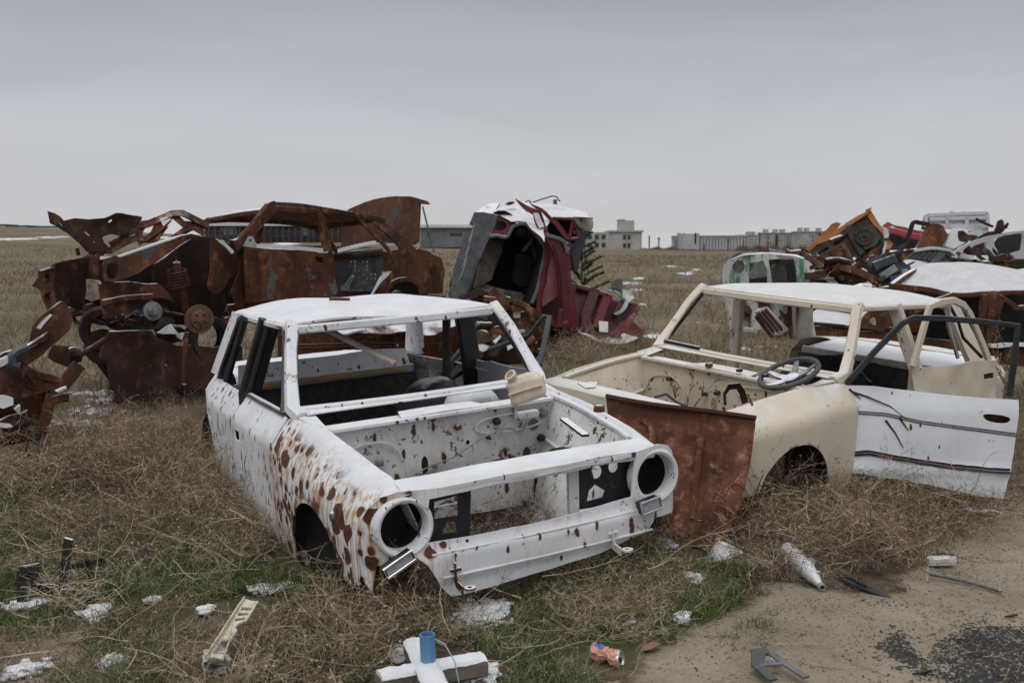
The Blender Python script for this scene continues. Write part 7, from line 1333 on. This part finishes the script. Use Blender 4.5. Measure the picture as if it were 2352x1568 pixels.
# plastic bottle frosted with snow
_p0, _p1 = ground(1808, 1262, .05), ground(1892, 1352, .035); bd = _p1-_p0; ln_ = bd.length
PB = thing('snowy_bottle', 'clear plastic bottle coated with snow in front of the rusty panel, neck towards the sand', 'bottle', Matrix.Translation(_p0))
MB().lathe(_p0, bd, [(.0, -.008), (.028, -.006), (.040, .008), (.042, .03), (.040, ln_*.25), (.042, ln_*.3), (.042, ln_*.55), (.039, ln_*.6), (.030, ln_*.74), (.018, ln_*.86), (.0145, ln_*.90), (.0145, ln_*.93)], 28).build('body', plain('frosted_bottle', (.50, .52, .54), .25, .3, snow=.72, sc=30), PB)
MB().lathe(_p0+bd*.93, bd, [(.018, 0), (.018, .004), (.0145, .006), (.0145, .022), (.011, .022), (.010, 0)], 20).build('neck', plain('bottle_neck', (.30, .31, .30), .2, .25), PB)
_q = _p0+bd*.72; MB().box(_q+Vector((.015, -.005, .028)), (.022, .03, .002), Matrix.Rotation(R(35), 3, 'Z')).build('label_scrap', plain('mint_label', (.35, .58, .50), .1, .6), PB)
BC_ = thing('bottle_cap', 'beige round cap standing beside the snowy bottle', 'cap', Matrix.Translation(ground(1862, 1288))); _c = ground(1862, 1290, .03); MB().lathe(_c, Vector((.5, -.7, .3)), [(.0, .012), (.018, .012), (.021, .009), (.021, -.012)], 20).build('disc', M_BEIGE, BC_); MB().lathe(_c+Vector((.5, -.7, .3)).normalized()*.012, Vector((.5, -.7, .3)), [(.008, 0), (.010, .002), (.012, 0)], 16).build('ring', M_BEIGE, BC_)
# crushed can
_g = ground(1394, 1506, .035); CN = thing('crushed_can', 'crushed orange drinks can with a silver top, lying in the brown litter', 'can', Matrix.Translation(_g)); ca = Vector((.85, -.42, .15)).normalized()
def canf(u, v):
    a = 6.283*u; h = (v-.5)*.105; x = ca.cross(Vector((0, 0, 1))).normalized(); y = ca.cross(x); pin = 1-.58*math.exp(-((h-.002)/.018)**2)*(.6+.4*math.sin(a+.8)); r = .033*pin; return _g+ca*h+(x*math.cos(a)+y*math.sin(a))*r+Vector((0, 0, -.012*math.sin(h*30)))+nzv((math.cos(a)*2, math.sin(a)*2, v*5), 1.3)*.009
MB().grid(canf, 36, 20, 0).build('body', plain('orange_can_print', (.55, .27, .19), .3, .35, sc=30), CN, 60)
MB().grid(lambda u, v: canf(.55+.28*u, .12+.30*v)+(canf(.55+.28*u, .12+.3*v)-_g-ca*((.12+.3*v-.5)*.105)).normalized()*.0012, 8, 8, .0006).build('blue_print', plain('blue_print', (.05, .12, .30), .6, .35, sc=60), CN)
for e, vv in ((1, 1.0), (-1, 0.0)):
    cen = sum((canf(k/12, vv) for k in range(12)), Vector())/12; en = MB().lathe(cen, ca*e, [(.0, -.002), (.022, -.002), (.025, -.004), (.028, .003), (.031, .004), (.033, .0), (.034, -.004)], 28).build('can_end', plain('can_silver', (.50, .50, .49), .15, .3, metal=.5) if 'can_silver' not in MATS else MATS['can_silver'], CN)
    if e > 0: MB().lathe(cen+ca*.001, ca, [(.0, 0), (.008, .002), (.011, .0)], 14).build('ring_pull', M_DARK, en)
# black plastic debris lower left
BD = thing('black_plastic_debris', 'broken black plastic car trim with upright fins at the lower left', 'plastic scrap', gpl(110, 1380)); bpz = Plane(ground(110, 1392), (1, .1, 0), (0, .1, 1))
for px, c, w_ in (([(40, 1320), (52, 1300), (88, 1294), (80, 1345), (66, 1384), (40, 1390)], .0, .02), ([(136, 1345), (152, 1345), (168, 1238), (150, 1232), (142, 1290)], .02, .02), ([(60, 1345), (110, 1340), (150, 1345), (130, 1385), (58, 1392)], -.08, .015), ([(140, 1352), (205, 1348), (200, 1395), (140, 1392)], -.02, .02)): psh(BD, 'fin', M_BLACKS, px, bpz, (), w_, .06, crumple(.006, 6, 2), c=c)
for px in ([(200, 1285), (205, 1310), (212, 1330), (195, 1342), (160, 1340)], [(66, 1306), (50, 1330), (70, 1340), (86, 1300)], [(165, 1300), (210, 1292), (240, 1284), (225, 1296)], [(170, 1340), (190, 1360), (180, 1390)]): pbar(BD, 'strap', M_BLACK, px, bpz, .022, .01, .02)
SB = thing('black_shard', 'small black plastic shard with a dark cord, right of the black trim', 'plastic scrap', gpl(318, 1290)); bp2 = Plane(ground(310, 1305), (1, .3, 0), (-.2, .5, 1)); psh(SB, 'shard', M_BLACKS, [(303, 1292), (322, 1270), (340, 1268), (328, 1292), (310, 1304)], bp2, (), .01, .04, crumple(.006, 6, 1))
ptube(SB, 'cord', plain('dark_teal_cord', (.03, .06, .06), .2, .6), [(210, 1300), (260, 1296), (300, 1294), (360, 1284)], bp2, .004)
CH = thing('cardboard_flake', 'brown cardboard flake in the grass left of the white shell', 'litter', gpl(562, 1242, .3, .04)); lsheet(CH, [(-.06, -.02), (.06, -.015), (.065, .02), (.0, .03), (-.055, .02)], (), plain('brown_card', (.22, .155, .10), .2, .9), 'flake', .003, .02, None, lambda a, b: .02*math.sin(a*30))
CH2 = thing('cardboard_flake', 'paler cardboard flake left of the other one in the grass', 'litter', gpl(468, 1253, .6, .03)); lsheet(CH2, [(-.05, -.02), (.05, -.012), (.05, .02), (-.04, .03)], (), plain('pale_card', (.30, .23, .16), .2, .9), 'flake', .003, .02, None, lambda a, b: .015*math.sin(a*25))
LF = thing('dry_leaf', 'brown dry leaf right of the crushed can', 'leaf', gpl(1494, 1502, .4, .015)); lsheet(LF, [(-.04, 0), (-.01, -.022), (.03, -.018), (.05, 0), (.03, .018), (-.01, .022)], (), plain('leaf_brown', (.22, .12, .075), .2, .8), 'blade', .002, .012, None, lambda a, b: .4*abs(b)+.006*math.sin(a*60))
LF2 = thing('plastic_flake', 'pale grey plastic flake on the green grass above the crushed can', 'litter', gpl(1445, 1448, .2, .03)); lsheet(LF2, [(-.03, -.01), (.02, -.016), (.035, .0), (.01, .016), (-.028, .01)], (), plain('grey_flake', (.38, .37, .34), .1, .7), 'flake', .003, .012, None, lambda a, b: .006*math.sin(a*60))
# headlamp reflector against the foot of the rusty panel
_h = ground(1662, 1285, .01); RF = thing('lamp_reflector', 'rusty white funnel-shaped lamp reflector lying at the foot of the rusty panel', 'car part', Matrix.Translation(_h)); rx = Vector((-.25, .25, .9)).normalized(); MB().lathe(_h+Vector((0, 0, .01)), rx, [(.098, -.004), (.10, .0), (.094, .008), (.072, .03), (.045, .055), (.022, .075), (.016, .08), (.016, .095), (0, .095)], 28).build('cone', paint('rusty_white_enamel', (.46, .45, .43), snow=.55, spot=.5, chips=1.0, dirt=.5), RF); MB().bar([_h+rx*.10, _h+rx*.125], .014, .008).build('terminal', M_STEEL, RF)
# paper, foil, styrofoam on the sand
PP = thing('torn_paper', 'crumpled white plastic scrap on the sand below the open white door', 'litter', gpl(2250, 1183, -.2, .02)); lsheet(PP, [(-.11, .02), (-.03, -.01), (.06, -.03), (.12, -.025), (.05, .02), (-.06, .045)], (), plain('white_scrap', (.60, .60, .60), .08, .6), 'sheet', .004, .02, crumple(.02, 14, 2), lambda a, b: .012)
PP2 = thing('white_box_lid', 'small white plastic box lid with a dark edge on the sand at the right', 'litter', gpl(2160, 1296, .2, .03)); lsheet(PP2, smooth_loop([(-.075, -.03), (.06, -.038), (.075, .0), (.05, .035), (-.06, .03)], 1), (), plain('white_lid', (.64, .64, .64), .06, .5), 'lid', .03, .02, crumple(.006, 10, 2)); MB().bar([PP2.matrix_world@Vector(q) for q in ((-.02, .03, .02), (.03, .03, .024), (.075, .005, .02), (.06, .02, .018))], .012, .006).build('dark_edge', M_BLACK, PP2)
FO = thing('foil_lump', 'crumpled pale foil tube at the bottom edge below the cream strip', 'litter', gpl(497, 1552, .3, .03)); MB().grid(lambda u, v: FO.matrix_world@(Vector((.045*(1-.2*v)*math.cos(6.283*u), .12*(v-.5), .03*math.sin(6.283*u)+.02))+nzv((math.cos(6.283*u)*2, math.sin(6.283*u)*2, v*4), 1.6)*.016), 20, 12, 0).build('lump', plain('foil_grey', (.50, .50, .50), .25, .35, sc=40), FO, 20)
CLM = gpl(1765, 1548, R(15), .03); CL = thing('metal_clamp', 'bent dark metal clamp lying on the sand at the bottom edge', 'metal part', CLM)
MB().bar([CLM@Vector(q) for q in ((-.05, -.12, 0), (-.055, -.02, .01), (-.02, .04, .03), (.02, .045, .03))], .045, .010, scales=[.7, 1, 1.2, .9]).build('jaw', plain('dark_clamp', (.07, .072, .075), .2, .45, metal=.3), CL); MB().bar([CLM@Vector(q) for q in ((.02, .045, .03), (.045, -.03, .012), (.07, -.13, 0))], .03, .009).bar([CLM@Vector(q) for q in ((-.05, -.02, .012), (.04, -.03, .012))], .02, .008).build('arm', plain('dark_arm', (.12, .12, .12), .3, .5), CL)
CL2 = thing('white_chip', 'little white chip beside the metal clamp', 'litter', gpl(1784, 1530, .3, .02)); lsheet(CL2, [(-.022, -.01), (.018, -.016), (.024, .006), (.0, .018), (-.02, .012)], (), M_SNOW, 'chip', .01, .012, crumple(.004, 20, 2))
RO = thing('thin_rod', 'thin dark metal rod lying on the sand at the right', 'rod', gpl(2215, 1330)); ptube_ = MB().tube([ground(2135, 1318, .02), ground(2215, 1334, .012), ground(2296, 1357, .012)], .007, 8); ptube_.build('shaft', plain('dark_rod', (.075, .085, .09), .2, .5), RO); MB().lathe(ground(2296, 1357, .012), ground(2296, 1357, .012)-ground(2215, 1334, .012), [(0, 0), (.008, 0), (.008, .006), (0, .006)], 8).build('tip', M_STEEL, RO)
BS = thing('charred_stick', 'charred black strip beside the neck of the snowy bottle', 'scrap', gpl(1985, 1350)); MB().bar([ground(1925, 1318, .03), ground(1960, 1338, .03), ground(2000, 1355, .02), ground(2048, 1374, .012)], .045, .012, scales=[.4, 1, 1.1, .4]).build('strip', M_BLACK, BS); MB().tube([ground(1940, 1320, .04), ground(1990, 1345, .04)], .006, 5).build('splinter', M_BLACK, BS)
for (x, y, s, lab) in ((2115, 1548, .5, 'tiny dark rubber flake on the sand at the bottom right'), (2320, 1424, .4, 'tiny dark splinter on the sand above the tar patch')):
    q = thing('rubber_flake', lab, 'litter', gpl(x, y, .4, .01)); lsheet(q, [(-.04*s*2, 0), (0, -.02*s), (.05*s*2, -.004), (.02, .018*s)], (), M_BLACK, 'flake', .006, .02)
# weed stalk growing through the cream engine bay, seeding stalk beside the far door edge
def stalk_plant(name, label, base, H, nb, seed, mat):
    rng = np.random.default_rng(seed); t = thing(name, label, 'plant', Matrix.Translation(base)); rr = random.Random(seed); m = MB(); tw = MB(); sd = MB()
    for k in range(nb):
        d = Vector((rr.uniform(-.5, .5), rr.uniform(-.5, .5), 1)).normalized(); p = [Vector(base)]
        for j in range(6): d = (d+Vector((rr.uniform(-.2, .2), rr.uniform(-.2, .2), .03))).normalized(); p.append(p[-1]+d*H/6*rr.uniform(.8, 1.1))
        m.tube(p, .0035, 5, scales=[1, .9, .8, .7, .6, .5, .3])
        for j in range(16):
            i = rr.randint(2, 6); e = (d+Vector((rr.uniform(-1, 1), rr.uniform(-1, 1), rr.uniform(-.2, .8)))).normalized()*H*rr.uniform(.06, .18); tw.tube([p[i], p[i]+e*.6+Vector((0, 0, .004)), p[i]+e], .0018, 3)
            for q in range(3): c = p[i]+e*rr.uniform(.5, 1)+Vector((rr.uniform(-.006, .006), rr.uniform(-.006, .006), 0)); sd.box(c, (.006, .006, .007), Matrix.Rotation(rr.uniform(0, 3), 3, 'X'))
    m.build('stem', mat, t); tag(tw.build('twigs', mat, t), kind='stuff'); tag(sd.build('seed_heads', M_W[1], t), kind='stuff')
stalk_plant('dry_stalk', 'dry brown stalk growing up through the engine bay of the cream shell', CREAM.W(.80, .12, .15), .62, 3, 2, M_W[1])
stalk_plant('dry_stalk', 'dry seeding stalk standing behind the free edge of the white door', Vector((3.05, 6.0, .35)), .72, 3, 4, M_W[1])
stalk_plant('dry_stalk', 'dry branching weed rising in front of the white door', ground(2010, 1130, 0), .55, 4, 5, M_W[1])
stalk_plant('dry_stalk', 'dry weed leaning on the bumper corner of the white shell', ground(940, 1370, 0), .34, 4, 6, M_W[0])
stalk_plant('dry_stalk', 'leafless weed growing against the edge of the rusty panel', ground(1690, 1250, 0), .42, 4, 7, M_W[0])
